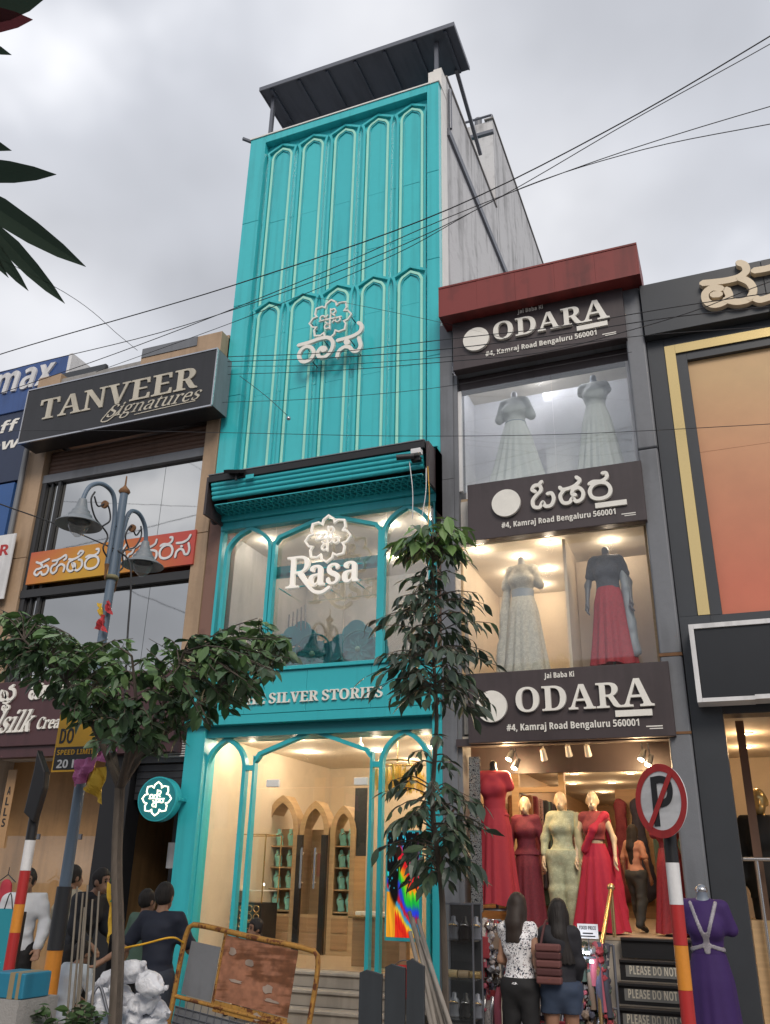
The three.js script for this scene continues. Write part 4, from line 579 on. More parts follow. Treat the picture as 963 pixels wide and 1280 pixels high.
{ // dark red board over the ground floor
  const z = 0.28, x0 = -13.2, x1 = X(218, 905, z), y0 = Y(60, 931, z), y1 = Y(20, 852, z), s = thing('shop_sign', 'dark maroon board with white Kannada letters above slanted white script', 'sign', [(x0 + x1) / 2, (y0 + y1) / 2, z]);
  part(s, 'sign_panel', bbox(x0, x1, y0, y1, 0.03, z), M.maroon); part(s, 'panel_foot', box(x0, x1, y0 - 0.16, y0 - 0.002, 0.03, z - 0.05), M.maroon);
  const a = X(2, 867, z), ya = Y(15, 875, z); glyph(s, K.la, a, ya, 0.3, 0.22, z, 0.05, 0.03, M.letterwhite); glyph(s, K.ka, a + 0.1, ya - 0.16, 0.14, 0.14, z, 0.03, 0.03, M.letterwhite); script(s, ['ka', 'ya', 'sa', 'na'].map((k) => (K[k] ? k : 'va')), X(38, 868, z), X(105, 858, z), Y(60, 872, z), z, 0.22, 0.05, 0.03, M.letterwhite);
  letters(s, 'lsilk', 'serif_bold', X(-8, 915, z), X(38, 910, z), Y(15, 916, z), z, 0.36, 0.04, M.letterwhite, { shear: 0.45 }); letters(s, 'Creations', 'serif_bold', X(45, 912, z), X(108, 905, z), Y(60, 911, z), z, 0.2, 0.03, M.letterwhite, { shear: 0.3 });
}

// ---------------------------------------------------------------- blue fronted store at the far left
{
  const z = -0.3, x1 = TX0 - 0.03, b = thing('blue_store_building', 'blue fronted store beyond the beige building with white lowercase letters', 'building', [-14, 0, -0.4]);
  const bluep = mat(lin(0.035, 0.085, 0.26), 0.35, { map: 'grime' }), navy = mat(lin(0.02, 0.032, 0.075), 0.4, { map: 'grime' });
  const yt = Y(60, 450, z); part(b, 'body_wall', box(-18, x1, 0, yt - 0.3, -8, z - 0.3), M.plaster);
  part(b, 'top_sign_panel', bbox(-18, X(82, 470, z), Y(30, 512, z), yt, z - 0.29, z, 0.01), bluep); part(b, 'sign_end', box(X(82, 470, z) + 0.003, X(85, 470, z) + 0.02, Y(60, 497, z), yt + 0.02, z - 0.6, z + 0.01), M.paintwhite);
  part(b, 'grey_panel', box(X(72, 480, -0.2), X(130, 470, -0.2), Y(100, 500, -0.2), Y(100, 462, -0.2), -0.28, -0.2), M.slate);
  const h = Y(30, 463, z) - Y(30, 488, z); letters(b, 'max', 'sans_bold', X(-8, 484, z), X(67, 466, z), Y(30, 487, z), z, h * 1.25, 0.04, M.paintwhite, { shear: 0.12 });
  const yq = Y(10, 515, z); part(b, 'banner_panel', bbox(-18, x1 - 0.02, Y(15, 600, z), yq, z - 0.28, z - 0.03, 0.006), navy);
  for (let i = 0; i < 3; i++) part(b, 'glass_panel', box(-18 + i * 1.7, Math.min(x1 - 0.03, -18 + (i + 1) * 1.7 - 0.01) + (i === 2 ? 0.6 : 0), 3.6, Y(15, 602, z), z - 0.28, z - 0.04), mat(lin(0.03, 0.1, 0.3), 0.12, { map: 'fine' }));
  letters(b, 'Off', 'sans_bold', X(-22, 535, z), X(19, 532, z), Y(5, 540, z), z - 0.03, 0.26, 0.01, M.letterwhite, { shear: 0.2 }); letters(b, 'now', 'sans_bold', X(-34, 560, z), X(22, 553, z), Y(5, 561, z), z - 0.03, 0.24, 0.01, M.letterwhite, { shear: 0.2 });
  part(b, 'conduit_pipe', bar(P(34, 562, 0.1), V3(P(34, 562, 0.1).x + 0.02, 3.6, 0.1), 0.05, 10), M.greycol);
  part(b, 'small_notice', box(X(-20, 710, 0.15), X(13, 705, 0.15), Y(5, 748, 0.15), Y(10, 668, 0.15), 0.13, 0.15), M.paintwhite); caption(b, 'R', 'sans_bold', X(0, 690, 0.15), X(11, 690, 0.15), Y(5, 694, 0.15), 0.15, 0.15, 0.006, M.paintred);
}
// ---------------------------------------------------------------- buildings across the street, mirrored in the glass
{
  const tones = [[0.5, 0.42, 0.32], [0.55, 0.52, 0.48], [0.4, 0.33, 0.28]];
  [[-22, -12, 7.5, 0], [-11.6, -3, 9.2, 1], [-2.6, 8, 7.0, 2]].forEach(([x0, x1, h, k]) => {
    const b = thing('opposite_building', ['tan three storey shop house across the street', 'pale plastered shop house across the street', 'brown low shop house across the street'][k], 'building', [(x0 + x1) / 2, 0, 24]); const m = mat(lin(...tones[k]), 0.8, { map: 'grime' });
    part(b, 'wall', box(x0, x1, 0, h, 21.2, 28), m); part(b, 'cornice', box(x0 - 0.1, x1 + 0.1, h, h + 0.25, 21, 28), m);
    for (let y = 3.6; y < h - 1.5; y += 2.9) for (let x = x0 + 0.8; x < x1 - 1.4; x += 2.1) { const w = part(b, 'window', box(x, x + 1.3, y, y + 1.6, 21.1, 21.25), M.filmglass); part(w, 'window_sill', box(x - 0.08, x + 1.38, y - 0.1, y - 0.002, 21.0, 21.19), m); }
    part(b, 'shop_opening', box(x0 + 0.4, x1 - 0.4, 0.1, 2.6, 21.1, 21.2), M.shutter);
  });
}
// ---------------------------------------------------------------- trees
function leafGeo(len, wid, fold = 0.25, droop = 0.25, point = 1) {       // from the stalk along +y, folded on the midrib
  const st = [[0, 0.05], [0.16, 0.62], [0.38, 1], [0.62, 0.86], [0.82, 0.46 / point], [1, 0.02]], pos = [], q = (a, b, c, d) => { for (const v of [a, b, c, a, c, d]) pos.push(...v); };
  const at = (i, s) => { const [t, w] = st[i]; return [s * w * wid / 2, t * len * (1 - 0.12 * droop * t), -droop * len * t * t * 0.5 + Math.abs(s) * w * wid / 2 * fold]; };
  for (let i = 0; i < st.length - 1; i++) { q(at(i, 0), at(i, 1), at(i + 1, 1), at(i + 1, 0)); q(at(i, -1), at(i, 0), at(i + 1, 0), at(i + 1, -1)); }
  const g = mergeVertices(tris(pos)); g.computeVertexNormals(); return g;
}
const leafMat = (r, g, b, rough = 0.5) => new THREE.MeshPhysicalMaterial({ color: lin(r, g, b), roughness: rough, transmission: 0.36, thickness: 0, side: THREE.DoubleSide, map: TX.fine });
function foliage(parent, list, geos, mats, most = 300) {                  // list of {m: Matrix4, g, c, size}; the largest become parts, the rest one mass
  list.sort((a, b) => b.size - a.size); const rest = mats.map(() => []);
  list.forEach((l, i) => {
    if (i < most) { const o = new THREE.Mesh(geos[l.g], mats[l.c]); o.name = 'leaf'; o.castShadow = o.receiveShadow = true; l.m.decompose(o.position, o.quaternion, o.scale); parent.add(o); }
    else rest[l.c].push(geos[l.g].clone().applyMatrix4(l.m));
  });
  rest.forEach((r, i) => { if (r.length) { const o = new THREE.Mesh(merge(r), mats[i]); o.name = 'small_leaves'; o.userData.kind = 'stuff'; o.castShadow = o.receiveShadow = true; parent.add(o); } });
}
function leafMatrix(pos, dir, roll, size) {                              // +y of the leaf along dir, its face turned up as far as it can
  const y = dir.clone().normalize(), up = Math.abs(y.y) > 0.9 ? V3(0.3, 0, 1) : V3(0, 1, 0), x = new THREE.Vector3().crossVectors(y, up).normalize(), z = new THREE.Vector3().crossVectors(x, y);
  return new THREE.Matrix4().makeBasis(x, y, z).multiply(new THREE.Matrix4().makeRotationY(roll)).scale(V3(size, size, size)).setPosition(pos);
}
function branchTube(pts, r0, r1, n = 10, seg = 6) {                      // tapered tube
  const c = new THREE.CatmullRomCurve3(pts), g = new THREE.TubeGeometry(c, n, 1, seg, false), p = g.attributes.position;
  for (let i = 0; i <= n; i++) { const o = c.getPointAt(i / n), r = r0 + (r1 - r0) * i / n; for (let j = 0; j <= seg; j++) { const k = i * (seg + 1) + j; p.setXYZ(k, o.x + (p.getX(k) - o.x) * r, o.y + (p.getY(k) - o.y) * r, o.z + (p.getZ(k) - o.z) * r); } }
  return metricUV(g);
}
const barkM = mat(lin(0.13, 0.105, 0.085), 0.9, { map: 'bark', bump: 'bark', bs: 0.01 });
{ // spreading tree in front of the beige building
  const R = rng(7), z = 4.4, base = P(152, 1280, z); base.y = 0; const fork = P(150, 985, z), t = thing('street_tree', 'spreading leafy tree with thin trunk in front of the maroon board', 'tree', [base.x, 0, z]);
  const loc = (v) => v.clone().sub(V3(base.x, 0, z));
  part(t, 'trunk', branchTube([base, P(148, 1180, z), P(146, 1080, z), fork], 0.058, 0.045, 14, 9), barkM);
  const limbs = [[[128, 930, 4.5], [90, 860, 4.8], [30, 800, 5.1]], [[140, 930, 4.2], [130, 870, 4.0], [110, 820, 3.9]], [[170, 935, 4.5], [205, 880, 4.7], [230, 815, 4.9]], [[185, 935, 4.3], [250, 880, 4.2], [335, 815, 4.1]], [[160, 940, 4.7], [170, 880, 5.0], [165, 820, 5.2]], [[175, 940, 4.1], [230, 900, 3.8], [290, 840, 3.7]]].map((l) => [fork, ...l.map((q) => P(...q))]);
  const B = limbs.map((l) => branchTube(l, 0.034, 0.01, 12, 6)), pts = limbs.flatMap((l) => new THREE.CatmullRomCurve3(l).getPoints(14).slice(5));
  const top = [[-20, 758], [30, 760], [70, 770], [100, 802], [150, 795], [200, 795], [255, 790], [300, 775], [340, 768], [372, 800]], bot = [[-20, 838], [40, 858], [80, 890], [110, 935], [160, 935], [200, 950], [250, 925], [290, 890], [330, 868], [372, 822]];
  const ip = (tb, x) => { for (let i = 1; i < tb.length; i++) if (x <= tb[i][0]) { const [a, b] = tb[i - 1], [c, d] = tb[i]; return b + (d - b) * (x - a) / (c - a); } return tb[tb.length - 1][1]; };
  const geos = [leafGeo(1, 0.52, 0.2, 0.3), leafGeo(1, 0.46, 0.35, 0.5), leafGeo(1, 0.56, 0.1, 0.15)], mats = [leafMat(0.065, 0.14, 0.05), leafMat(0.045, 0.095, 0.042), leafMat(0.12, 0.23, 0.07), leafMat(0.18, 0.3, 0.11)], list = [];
  for (let i = 0; i < 430; i++) {
    const px = -15 + R() * 383, a = ip(top, px), b = ip(bot, px), v = R() ** 0.85, py = a + (b - a) * v, zz = z - 0.75 + R() * 1.6, c = P(px, py, zz);
    let near = pts[0]; for (const p of pts) if (p.distanceTo(c) < near.distanceTo(c)) near = p;
    const mid = near.clone().lerp(c, 0.5).add(V3((R() - 0.5) * 0.1, 0.06, (R() - 0.5) * 0.1)); B.push(branchTube([near, mid, c], 0.009, 0.003, 5, 4));
    const out = c.clone().sub(near).setY(0.05).normalize(), n = 6 + Math.floor(R() * 5);
    for (let k = 0; k < n; k++) {
      const f = 0.35 + 0.65 * (k / n), p = (f < 0.5 ? near.clone().lerp(mid, f * 2) : mid.clone().lerp(c, f * 2 - 1)), an = R() * 6.28, d = out.clone().multiplyScalar(0.55).add(V3(Math.cos(an) * 0.85, -0.35 - R() * 0.75 + (v < 0.25 ? 0.35 : 0), Math.sin(an) * 0.85));
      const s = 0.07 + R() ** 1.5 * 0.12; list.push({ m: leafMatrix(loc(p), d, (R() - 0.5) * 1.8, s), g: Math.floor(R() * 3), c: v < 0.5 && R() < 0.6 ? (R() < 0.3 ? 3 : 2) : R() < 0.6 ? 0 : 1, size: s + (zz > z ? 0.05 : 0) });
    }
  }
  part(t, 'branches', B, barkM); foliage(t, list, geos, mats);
}
{ // tall sapling with drooping leaves in tiers
  const R = rng(21), z = 3.0, base = P(557, 1280, z); base.y = 0; const t = thing('sapling', 'slender dark sapling with drooping leaves in tiers and pale new growth', 'tree', [base.x, 0, z]);
  const loc = (v) => v.clone().sub(V3(base.x, 0, z)), stem = [base, P(556, 1200, z), P(551, 1100, z), P(541, 1010, z + 0.02), P(546, 900, z), P(541, 800, z), P(541, 720, z), P(542, 655, z)];
  const B = [branchTube(stem, 0.035, 0.01, 40, 7)], curve = new THREE.CatmullRomCurve3(stem), geos = [leafGeo(1, 0.36, 0.3, 0.35, 1.2), leafGeo(1, 0.32, 0.4, 0.7, 1.25), leafGeo(1, 0.42, 0.2, 0.1, 1.15)], mats = [leafMat(0.052, 0.092, 0.058, 0.42), leafMat(0.035, 0.064, 0.045, 0.45), leafMat(0.2, 0.35, 0.1, 0.5), leafMat(0.08, 0.135, 0.07, 0.45)], list = [];
  const onStem = (py) => { let b = null, e = 1e9; for (let i = 0; i <= 200; i++) { const p = curve.getPointAt(i / 200), q = p.clone().project(camera), yy = (1 - q.y) / 2 * 1280; if (Math.abs(yy - py) < e) { e = Math.abs(yy - py); b = p; } } return b; };
  const tiers = [[666, 46, 8, 2, 0.22], [682, 42, 7, 2, 0.22], [712, 42, 5, 0, 0.15], [745, 52, 6, 0, 0.16], [768, 62, 6, 0, 0.16], [790, 72, 7, 0, 0.17], [812, 82, 8, 0, 0.18], [835, 88, 8, 0, 0.18], [858, 82, 8, 0, 0.19], [880, 60, 6, 1, 0.2], [950, 48, 3, 1, 0.14], [1000, 52, 7, 0, 0.16], [1030, 60, 7, 0, 0.17], [1055, 58, 7, 0, 0.19], [1080, 45, 5, 1, 0.2]];
  tiers.forEach(([py, half, n0, c, size], ti) => { const n = Math.round(n0 * 1.9);
    const o0 = onStem(py + (c === 2 ? 12 : -6)), L = half / 128;
    for (let k = 0; k < n; k++) {
      const a = (k + R()) / n * 6.283 + ti, l = L * (0.5 + R() * 0.75), dir = V3(Math.cos(a), 0, Math.sin(a)), o = o0.clone().add(V3(0, (R() - 0.5) * 0.22, 0)), tip = o.clone().addScaledVector(dir, l).add(V3(0, c === 2 ? 0.12 : 0.1 - R() * 0.26, 0)), mid = o.clone().lerp(tip, 0.5).add(V3(0, 0.05 + R() * 0.06, 0));
      B.push(branchTube([o, mid, tip], 0.008, 0.003, 5, 4)); const side = V3(-dir.z, 0, dir.x), m = 5 + Math.floor(R() * 3);
      for (let q = 0; q < m; q++) { const f = 0.42 + 0.58 * q / (m - 1), p = f < 0.5 ? o.clone().lerp(mid, f * 2) : mid.clone().lerp(tip, f * 2 - 1), sd = q === m - 1 ? 0 : q % 2 ? 1 : -1, d = dir.clone().multiplyScalar(0.4 + R() * 0.4).addScaledVector(side, sd * (0.4 + R() * 0.5)).add(V3(0, -0.15 - R() * 0.95, 0)), s = size * (0.68 + R() * 0.55); list.push({ m: leafMatrix(loc(p), d, (R() - 0.5) * 1.4, s), g: Math.floor(R() * 3), c: c === 2 ? (R() < 0.8 ? 2 : 3) : R() < 0.5 ? 0 : R() < 0.6 ? 1 : 3, size: s }); }
    }
  });
  part(t, 'stem', B, barkM); foliage(t, list, geos, mats);
}
{ // branch of a roadside tree right beside the camera; its trunk stands left of the view
  const d = 1.6, at = (px, py, k = d) => camera.position.clone().addScaledVector(rayOf(px, py), k), foot = camera.position.clone().add(V3(-2.35, 0, -0.55)); foot.y = 0;
  const t = thing('roadside_tree', 'dark tree branch with long hanging leaves close overhead at the sky', 'tree', [foot.x, 0, foot.z]), loc = (v) => v.clone().sub(foot), hub = at(-70, 190), hub2 = at(-60, 10);
  part(t, 'trunk', branchTube([foot, foot.clone().add(V3(0.05, 1.6, 0)), foot.clone().add(V3(0.15, 3.2, 0)), foot.clone().add(V3(0.1, 4.4, 0.1))], 0.09, 0.05, 14, 9), barkM);
  part(t, 'branches', [branchTube([foot.clone().add(V3(0.12, 2.5, 0)), foot.clone().lerp(hub, 0.6).setY(hub.y + 0.1), hub], 0.03, 0.008), branchTube([foot.clone().add(V3(0.15, 3.0, 0)), foot.clone().lerp(hub2, 0.6).setY(hub2.y + 0.15), hub2], 0.03, 0.008)], barkM);
  const lm = leafMat(0.04, 0.065, 0.045, 0.35), rm = leafMat(0.16, 0.04, 0.045, 0.4);
  for (const [a, b, w, k, m, kk] of [[[-70, 208], [70, 219], 0.045, 0.05, lm, d], [[-60, 222], [104, 334], 0.05, 0.1, lm, d], [[-20, 270], [76, 379], 0.036, 0.2, lm, d * 1.02], [[-25, 285], [30, 362], 0.026, 0.3, lm, d * 1.04], [[-60, 250], [4, 345], 0.03, 0.3, lm, d * 1.05], [[-60, 160], [11, 189], 0.03, 0.2, lm, d], [[-80, 5], [58, -2], 0.075, 0.1, lm, d], [[-70, 20], [40, 26], 0.05, 0.1, rm, d * 0.98], [[-50, 40], [9, 69], 0.025, 0.3, lm, d]]) {
    const p = at(...a, kk), q = at(...b, kk * 0.99), v = q.clone().sub(p), g = leafGeo(1, w / v.length(), 0.22, k, 0.85), o = new THREE.Mesh(g, m); o.name = 'leaf'; o.castShadow = true;
    const y = v.clone().normalize(), toCam = camera.position.clone().sub(p).normalize(), x = new THREE.Vector3().crossVectors(y, toCam).normalize(), zz = new THREE.Vector3().crossVectors(x, y); new THREE.Matrix4().makeBasis(x, y, zz).scale(V3(v.length(), v.length(), v.length())).setPosition(loc(p)).decompose(o.position, o.quaternion, o.scale); o.rotateY(0.25); t.add(o);
    const sg = branchTube([a[1] < 100 ? hub2 : hub, p], 0.006, 0.004, 3, 5); part(t, 'leaf_stalk', sg, barkM);
  }
}
[[-14, 19.4, 6.2], [-5.5, 19.2, 7.4], [2.5, 19.4, 6.5]].forEach(([x, z, h], k) => { // trees across the street, seen only in the glass
  const R = rng(100 + k), t = thing('opposite_tree', ['round leafy tree across the street before the tan shop house', 'tall leafy tree across the street before the pale shop house', 'broad leafy tree across the street before the brown shop house'][k], 'tree', [x, 0, z]); part(t, 'trunk', branchTube([V3(x, 0, z), V3(x + 0.1, h * 0.3, z), V3(x, h * 0.6, z)], 0.16, 0.08), barkM);
  const g = leafGeo(1, 0.6), L = []; for (let i = 0; i < 900; i++) { const a = R() * 6.28, u = R() * 2 - 1, r = 1.7 * Math.cbrt(R()), p = V3(x + Math.cos(a) * Math.sqrt(1 - u * u) * r * 1.15, h * 0.72 + u * r, z + Math.sin(a) * Math.sqrt(1 - u * u) * r * 0.8); L.push(g.clone().applyMatrix4(leafMatrix(p, V3(R() - 0.5, -R(), R() - 0.5), R() * 6, 0.32))); }
  part(t, 'crown', L, leafMat(0.04, 0.085, 0.035)).userData.kind = 'stuff';
});
// ---------------------------------------------------------------- street furniture
{ // double-armed street lamp
  const z = 3.0, x = X(152, 640, z), yt = Y(152, 618, z), s = thing('street_lamp', 'blue grey street lamp with two curled arms and bell shades', 'street lamp', [x, 0, z]);
  const yb = (py, px) => Y(px, py, z), bands = [[0, yb(1246, 48), M.paintred, 'red painted foot of the lamp post'], [yb(1246, 48), yb(1187, 60), M.orange, 'orange painted band of the lamp post'], [yb(1187, 60), yb(1108, 72), M.dark], [yb(1108, 72), yt, M.bluepole]];
  bands.forEach(([a, b, m, l], i) => part(s, 'post', bar(V3(x, a + (i ? 0.001 : 0), z), V3(x, b, z), i < 3 ? 0.085 : 0.062, 18, i < 3 ? 0.08 : 0.05), m, l));
  part(s, 'finial', [lathe([[0.055, 0], [0.075, 0.03], [0.06, 0.06], [0.03, 0.09], [0.012, 0.12], [0.009, 0.24], [0, 0.26]], 14).translate(x, yt, z)], M.rustbit);
  for (const [sp, zz, top, low] of [[[98.7, 655], 3.6, [120, 600], 698], [[178.6, 706], 2.4, [170, 636], 712]]) {
    const c = P(sp[0], sp[1], zz), dir = V3(c.x - x, 0, c.z - z), R = dir.length(); dir.normalize();
    const at = (r, y) => V3(x + dir.x * r, y, z + dir.z * r), yTop = c.y + 0.62, y0 = c.y - 0.25;
    part(s, 'lamp_arm', tube([at(0.1, y0 - 0.1), at(0.09, y0 + 0.3), at(0.1, yTop - 0.3), at(R * 0.3, yTop - 0.05), at(R * 0.6, yTop), at(R * 0.88, yTop - 0.1), at(R, yTop - 0.3), at(R, c.y + 0.2)], 0.028, 40, 8), M.bluepole);
    part(s, 'arm_tip', lathe([[0, -0.2], [0.012, -0.16], [0.02, -0.05], [0.03, 0]], 8).translate(at(0.1, 0).x, y0 - 0.09, at(0.1, 0).z), M.rustbit);
    part(s, 'arm_bracket', [bar(at(0, y0 + 0.1), at(0.1, y0 + 0.1), 0.014), bar(at(0, y0 + 0.42), at(0.1, y0 + 0.42), 0.014)], M.dark);
    const k = R / 0.62; part(s, 'scroll', tube([at(0.12, y0), at(0.2 * k, y0 + 0.08), at(0.16 * k, y0 + 0.26), at(0.4 * k, y0 + 0.42), at(0.5 * k, y0 + 0.62), at(0.46 * k, yTop - 0.14)], 0.011, 30, 6), M.dark);
    part(s, 'scroll', tube([at(0.46 * k, yTop - 0.2), at(0.38 * k, yTop - 0.3), at(0.25 * k, yTop - 0.22), at(0.16 * k, yTop - 0.4), at(0.26 * k, yTop - 0.52)], 0.011, 24, 6), M.dark);
    part(s, 'rosette', new THREE.CylinderGeometry(0.05, 0.05, 0.03, 14).rotateX(Math.PI / 2).translate(at(0.28 * k, 0).x, yTop - 0.24, at(0.28 * k, 0).z), M.rustbit);
    const sh = part(s, 'lamp_shade', lathe([[0.02, 0.3], [0.044, 0.29], [0.05, 0.27], [0.058, 0.23], [0.07, 0.18], [0.09, 0.145], [0.104, 0.135], [0.105, 0.105], [0.12, 0.095], [0.138, 0.08], [0.14, 0.05], [0.15, 0.04], [0.2, 0.01], [0.268, -0.04], [0.27, -0.048], [0.262, -0.05], [0.2, -0.005], [0.14, 0.02], [0.13, 0.0]], 32).translate(c.x, c.y + 0.03, c.z), M.lampcap);
    part(sh, 'lamp_lens', lathe([[0.13, 0.0], [0.12, -0.05], [0.08, -0.12], [0.03, -0.165], [0, -0.17]], 18).translate(c.x, c.y + 0.01, c.z), M.lens);
  }
  const a = P(134, 682, 3.1); part(s, 'service_wire', tube([a, P(150, 690, 3.0), P(162, 702, 3.0), P(164, 730, 3), P(160, 790, 3), P(156, 880, 3.05)], 0.012, 30, 6), M.cable); part(s, 'cloth_tie', new THREE.TorusGeometry(0.06, 0.03, 6, 12).rotateX(Math.PI / 2).translate(x, Y(134, 723, z), z), mat(lin(0.2, 0.18, 0.1), 0.9));
}
function cloth(pts, thick, m, name, label, cat, group) { const g = quad(...pts); return g; }
{ // flags and plastic strips tied to the lamp post
  const fl = (pts, z, m, label, seed) => { // crumpled sheet filling a quad of photo pixels
    const R = rng(seed), q = pts.map(([a, b]) => P(a, b, z)), n = 8, pos = [], f = (i, j) => { const u = i / n, v = j / n, p = q[0].clone().lerp(q[1], u).lerp(q[3].clone().lerp(q[2], u), v); p.z += 0.035 * Math.sin(u * 9 + seed + v * 3) * (0.4 + v) + (vnoise(u * 5, v * 5, seed) - 0.5) * 0.06; return p; };
    for (let i = 0; i < n; i++) for (let j = 0; j < n; j++) { const a = f(i, j), b = f(i + 1, j), c = f(i + 1, j + 1), d = f(i, j + 1); for (const v of [a, d, c, a, c, b]) pos.push(v.x, v.y, v.z); }
    const g = mergeVertices(tris(pos)); g.computeVertexNormals(); return solo('hanging_cloth', g, m, label, 'cloth', undefined, q[0].toArray());
  };
  const pink = mat(lin(0.4, 0.12, 0.28), 0.7, { transparent: false }), yel = mat(lin(0.62, 0.4, 0.04), 0.7), red = mat(lin(0.45, 0.04, 0.05), 0.7);
  fl([[122, 920], [145, 925], [142, 955], [118, 950]], 3.15, pink, 'pink plastic sheet tied at the branches beside the lamp post', 1); fl([[92, 950], [124, 945], [110, 975], [90, 985]], 3.2, pink, 'pink plastic strip hanging over the speed limit board', 2);
  fl([[112, 962], [132, 958], [130, 1006], [104, 985]], 3.15, yel, 'yellow cloth hanging below the pink plastic sheet', 3); fl([[126, 768], [130, 768], [133, 790], [119, 786]], 3.08, red, 'small red pennant tied to the lamp post', 4); fl([[133, 752], [138, 750], [139, 768], [134, 764]], 3.08, red, 'tiny red pennant beside the blue lamp post', 5); fl([[123, 754], [127, 754], [128, 770], [125, 770]], 3.08, yel, 'tiny yellow pennant tied to the lamp post', 6);
  fl([[137, 1102], [150, 1120], [148, 1150], [133, 1185]], 4.3, yel, 'yellow cloth hanging by the tree trunk', 8); fl([[140, 1098], [149, 1110], [150, 1125], [140, 1128]], 4.32, mat(lin(0.03, 0.2, 0.08), 0.7), 'green cloth hanging by the tree trunk', 9);
}
{ // speed limit board
  const z = 3.12, x0 = X(68, 940, z), x1 = X(122, 930, z), y0 = Y(68, 965, z), y1 = Y(76, 893, z), ym = y0 + (y1 - y0) * 0.42, s = thing('speed_limit_sign', 'yellow and black speed limit board fixed on the lamp post', 'road sign', [x0, y0, z]);
  part(s, 'board', box(x0, x1, y0, y1, z - 0.02, z), M.yellow); part(s, 'black_panel', box(x0 + 0.02, x1 - 0.02, y0 + 0.02, ym, z, z + 0.004), M.black);
  caption(s, 'DO', 'sans_bold', x0 + 0.05, x0 + 0.24, ym + 0.04, z, 0.12, 0.004, M.black); caption(s, 'SPEED LIMIT', 'sans_bold', x0 + 0.05, x1 - 0.03, ym - 0.085, z + 0.004, 0.04, 0.004, M.yellow); caption(s, '20 KM', 'sans_bold', x0 + 0.07, x1 - 0.1, y0 + 0.04, z + 0.004, 0.065, 0.004, M.paintwhite);
  part(s, 'clamp', box(X(95, 930, z) - 0.02, X(95, 930, z) + 0.02, y0 + 0.1, y0 + 0.14, z - 0.1, z - 0.02), M.steel);
}
function stripedPost(s, x, z, list, r) { list.forEach(([a, b, m, l]) => part(s, 'post', bar(V3(x, a, z), V3(x, b - 0.0015, z), r, 16), m, l)); }
{ // no-parking sign
  const z = 4.0, s0 = P(827, 1001, z), x = X(838, 1060, z), s = thing('no_parking_sign', 'round no parking sign on a striped post before the dress shop', 'road sign', [x, 0, z]), yy = (py) => Y(850, py, z);
  stripedPost(s, x, z - 0.05, [[0, yy(1238), M.paintred], [yy(1238), yy(1182), M.orange, 'orange band of the sign post'], [yy(1182), yy(1131), M.paintred, 'red band of the sign post'], [yy(1131), yy(1078), M.paintwhite, 'white band of the sign post'], [yy(1078), s0.y + 0.1, M.black]], 0.048);
  const R = (Y(827, 955, z) - Y(827, 1048, z)) / 2, turn = spun(0, -0.72), put = (g) => g.applyMatrix4(turn).translate(s0.x, s0.y, z + 0.02);
  part(s, 'sign_plate', put(new THREE.CylinderGeometry(R * 0.985, R * 0.985, 0.008, 48).rotateX(Math.PI / 2)), M.paintwhite); part(s, 'red_ring', put(new THREE.RingGeometry(R * 0.79, R, 48).translate(0, 0, 0.008)), M.paintred);
  const pg = merge([box(-R * 0.34, -R * 0.12, -R * 0.68, R * 0.66, 0, 0.003), ribbon(smooth([[-0.3, 0.56], [0.1, 0.56], [0.34, 0.44], [0.38, 0.2], [0.28, 0.0], [0.06, -0.08], [-0.3, -0.08]].map(([a, c]) => [a * R, c * R]), 8), R * 0.2, 0.0035, 0)]); part(s, 'letter', put(pg.translate(0.02 * R, 0, 0.005)), M.black); part(s, 'red_bar', put(metricUV(new THREE.BoxGeometry(R * 0.17, R * 1.7, 0.002).rotateZ(-0.62).translate(0, 0, 0.011))), M.paintred);
  part(s, 'plate_bracket', put(new THREE.BoxGeometry(0.05, R, 0.03).translate(0, 0, -0.025)), M.steel);
}
{ // striped post at the left edge with a folded black flag
  const z = 4.6, x = X(30, 1100, z), s = thing('striped_post', 'black white and red striped post with a folded black flag', 'post', [x, 0, z]), yy = (py) => Y(25, py, z);
  stripedPost(s, x, z, [[0, yy(1166), M.paintred], [yy(1166), yy(1130), M.orange], [yy(1130), yy(1088), M.paintred], [yy(1088), yy(1050), M.paintwhite], [yy(1050), Y(48, 962, z), M.black]], 0.045);
  const q = [[48, 940], [56, 965], [54, 985], [42, 1025], [32, 1015], [44, 965]].map(([a, b]) => P(a, b, z + 0.07)), sh = new THREE.Shape(q.map((v) => V2(v.x, v.y))); part(s, 'folded_flag', metricUV(new THREE.ExtrudeGeometry(sh, { depth: 0.05, bevelEnabled: true, bevelSize: 0.012, bevelThickness: 0.012, bevelSegments: 2 }).translate(0, 0, z + 0.02)), M.black);
}
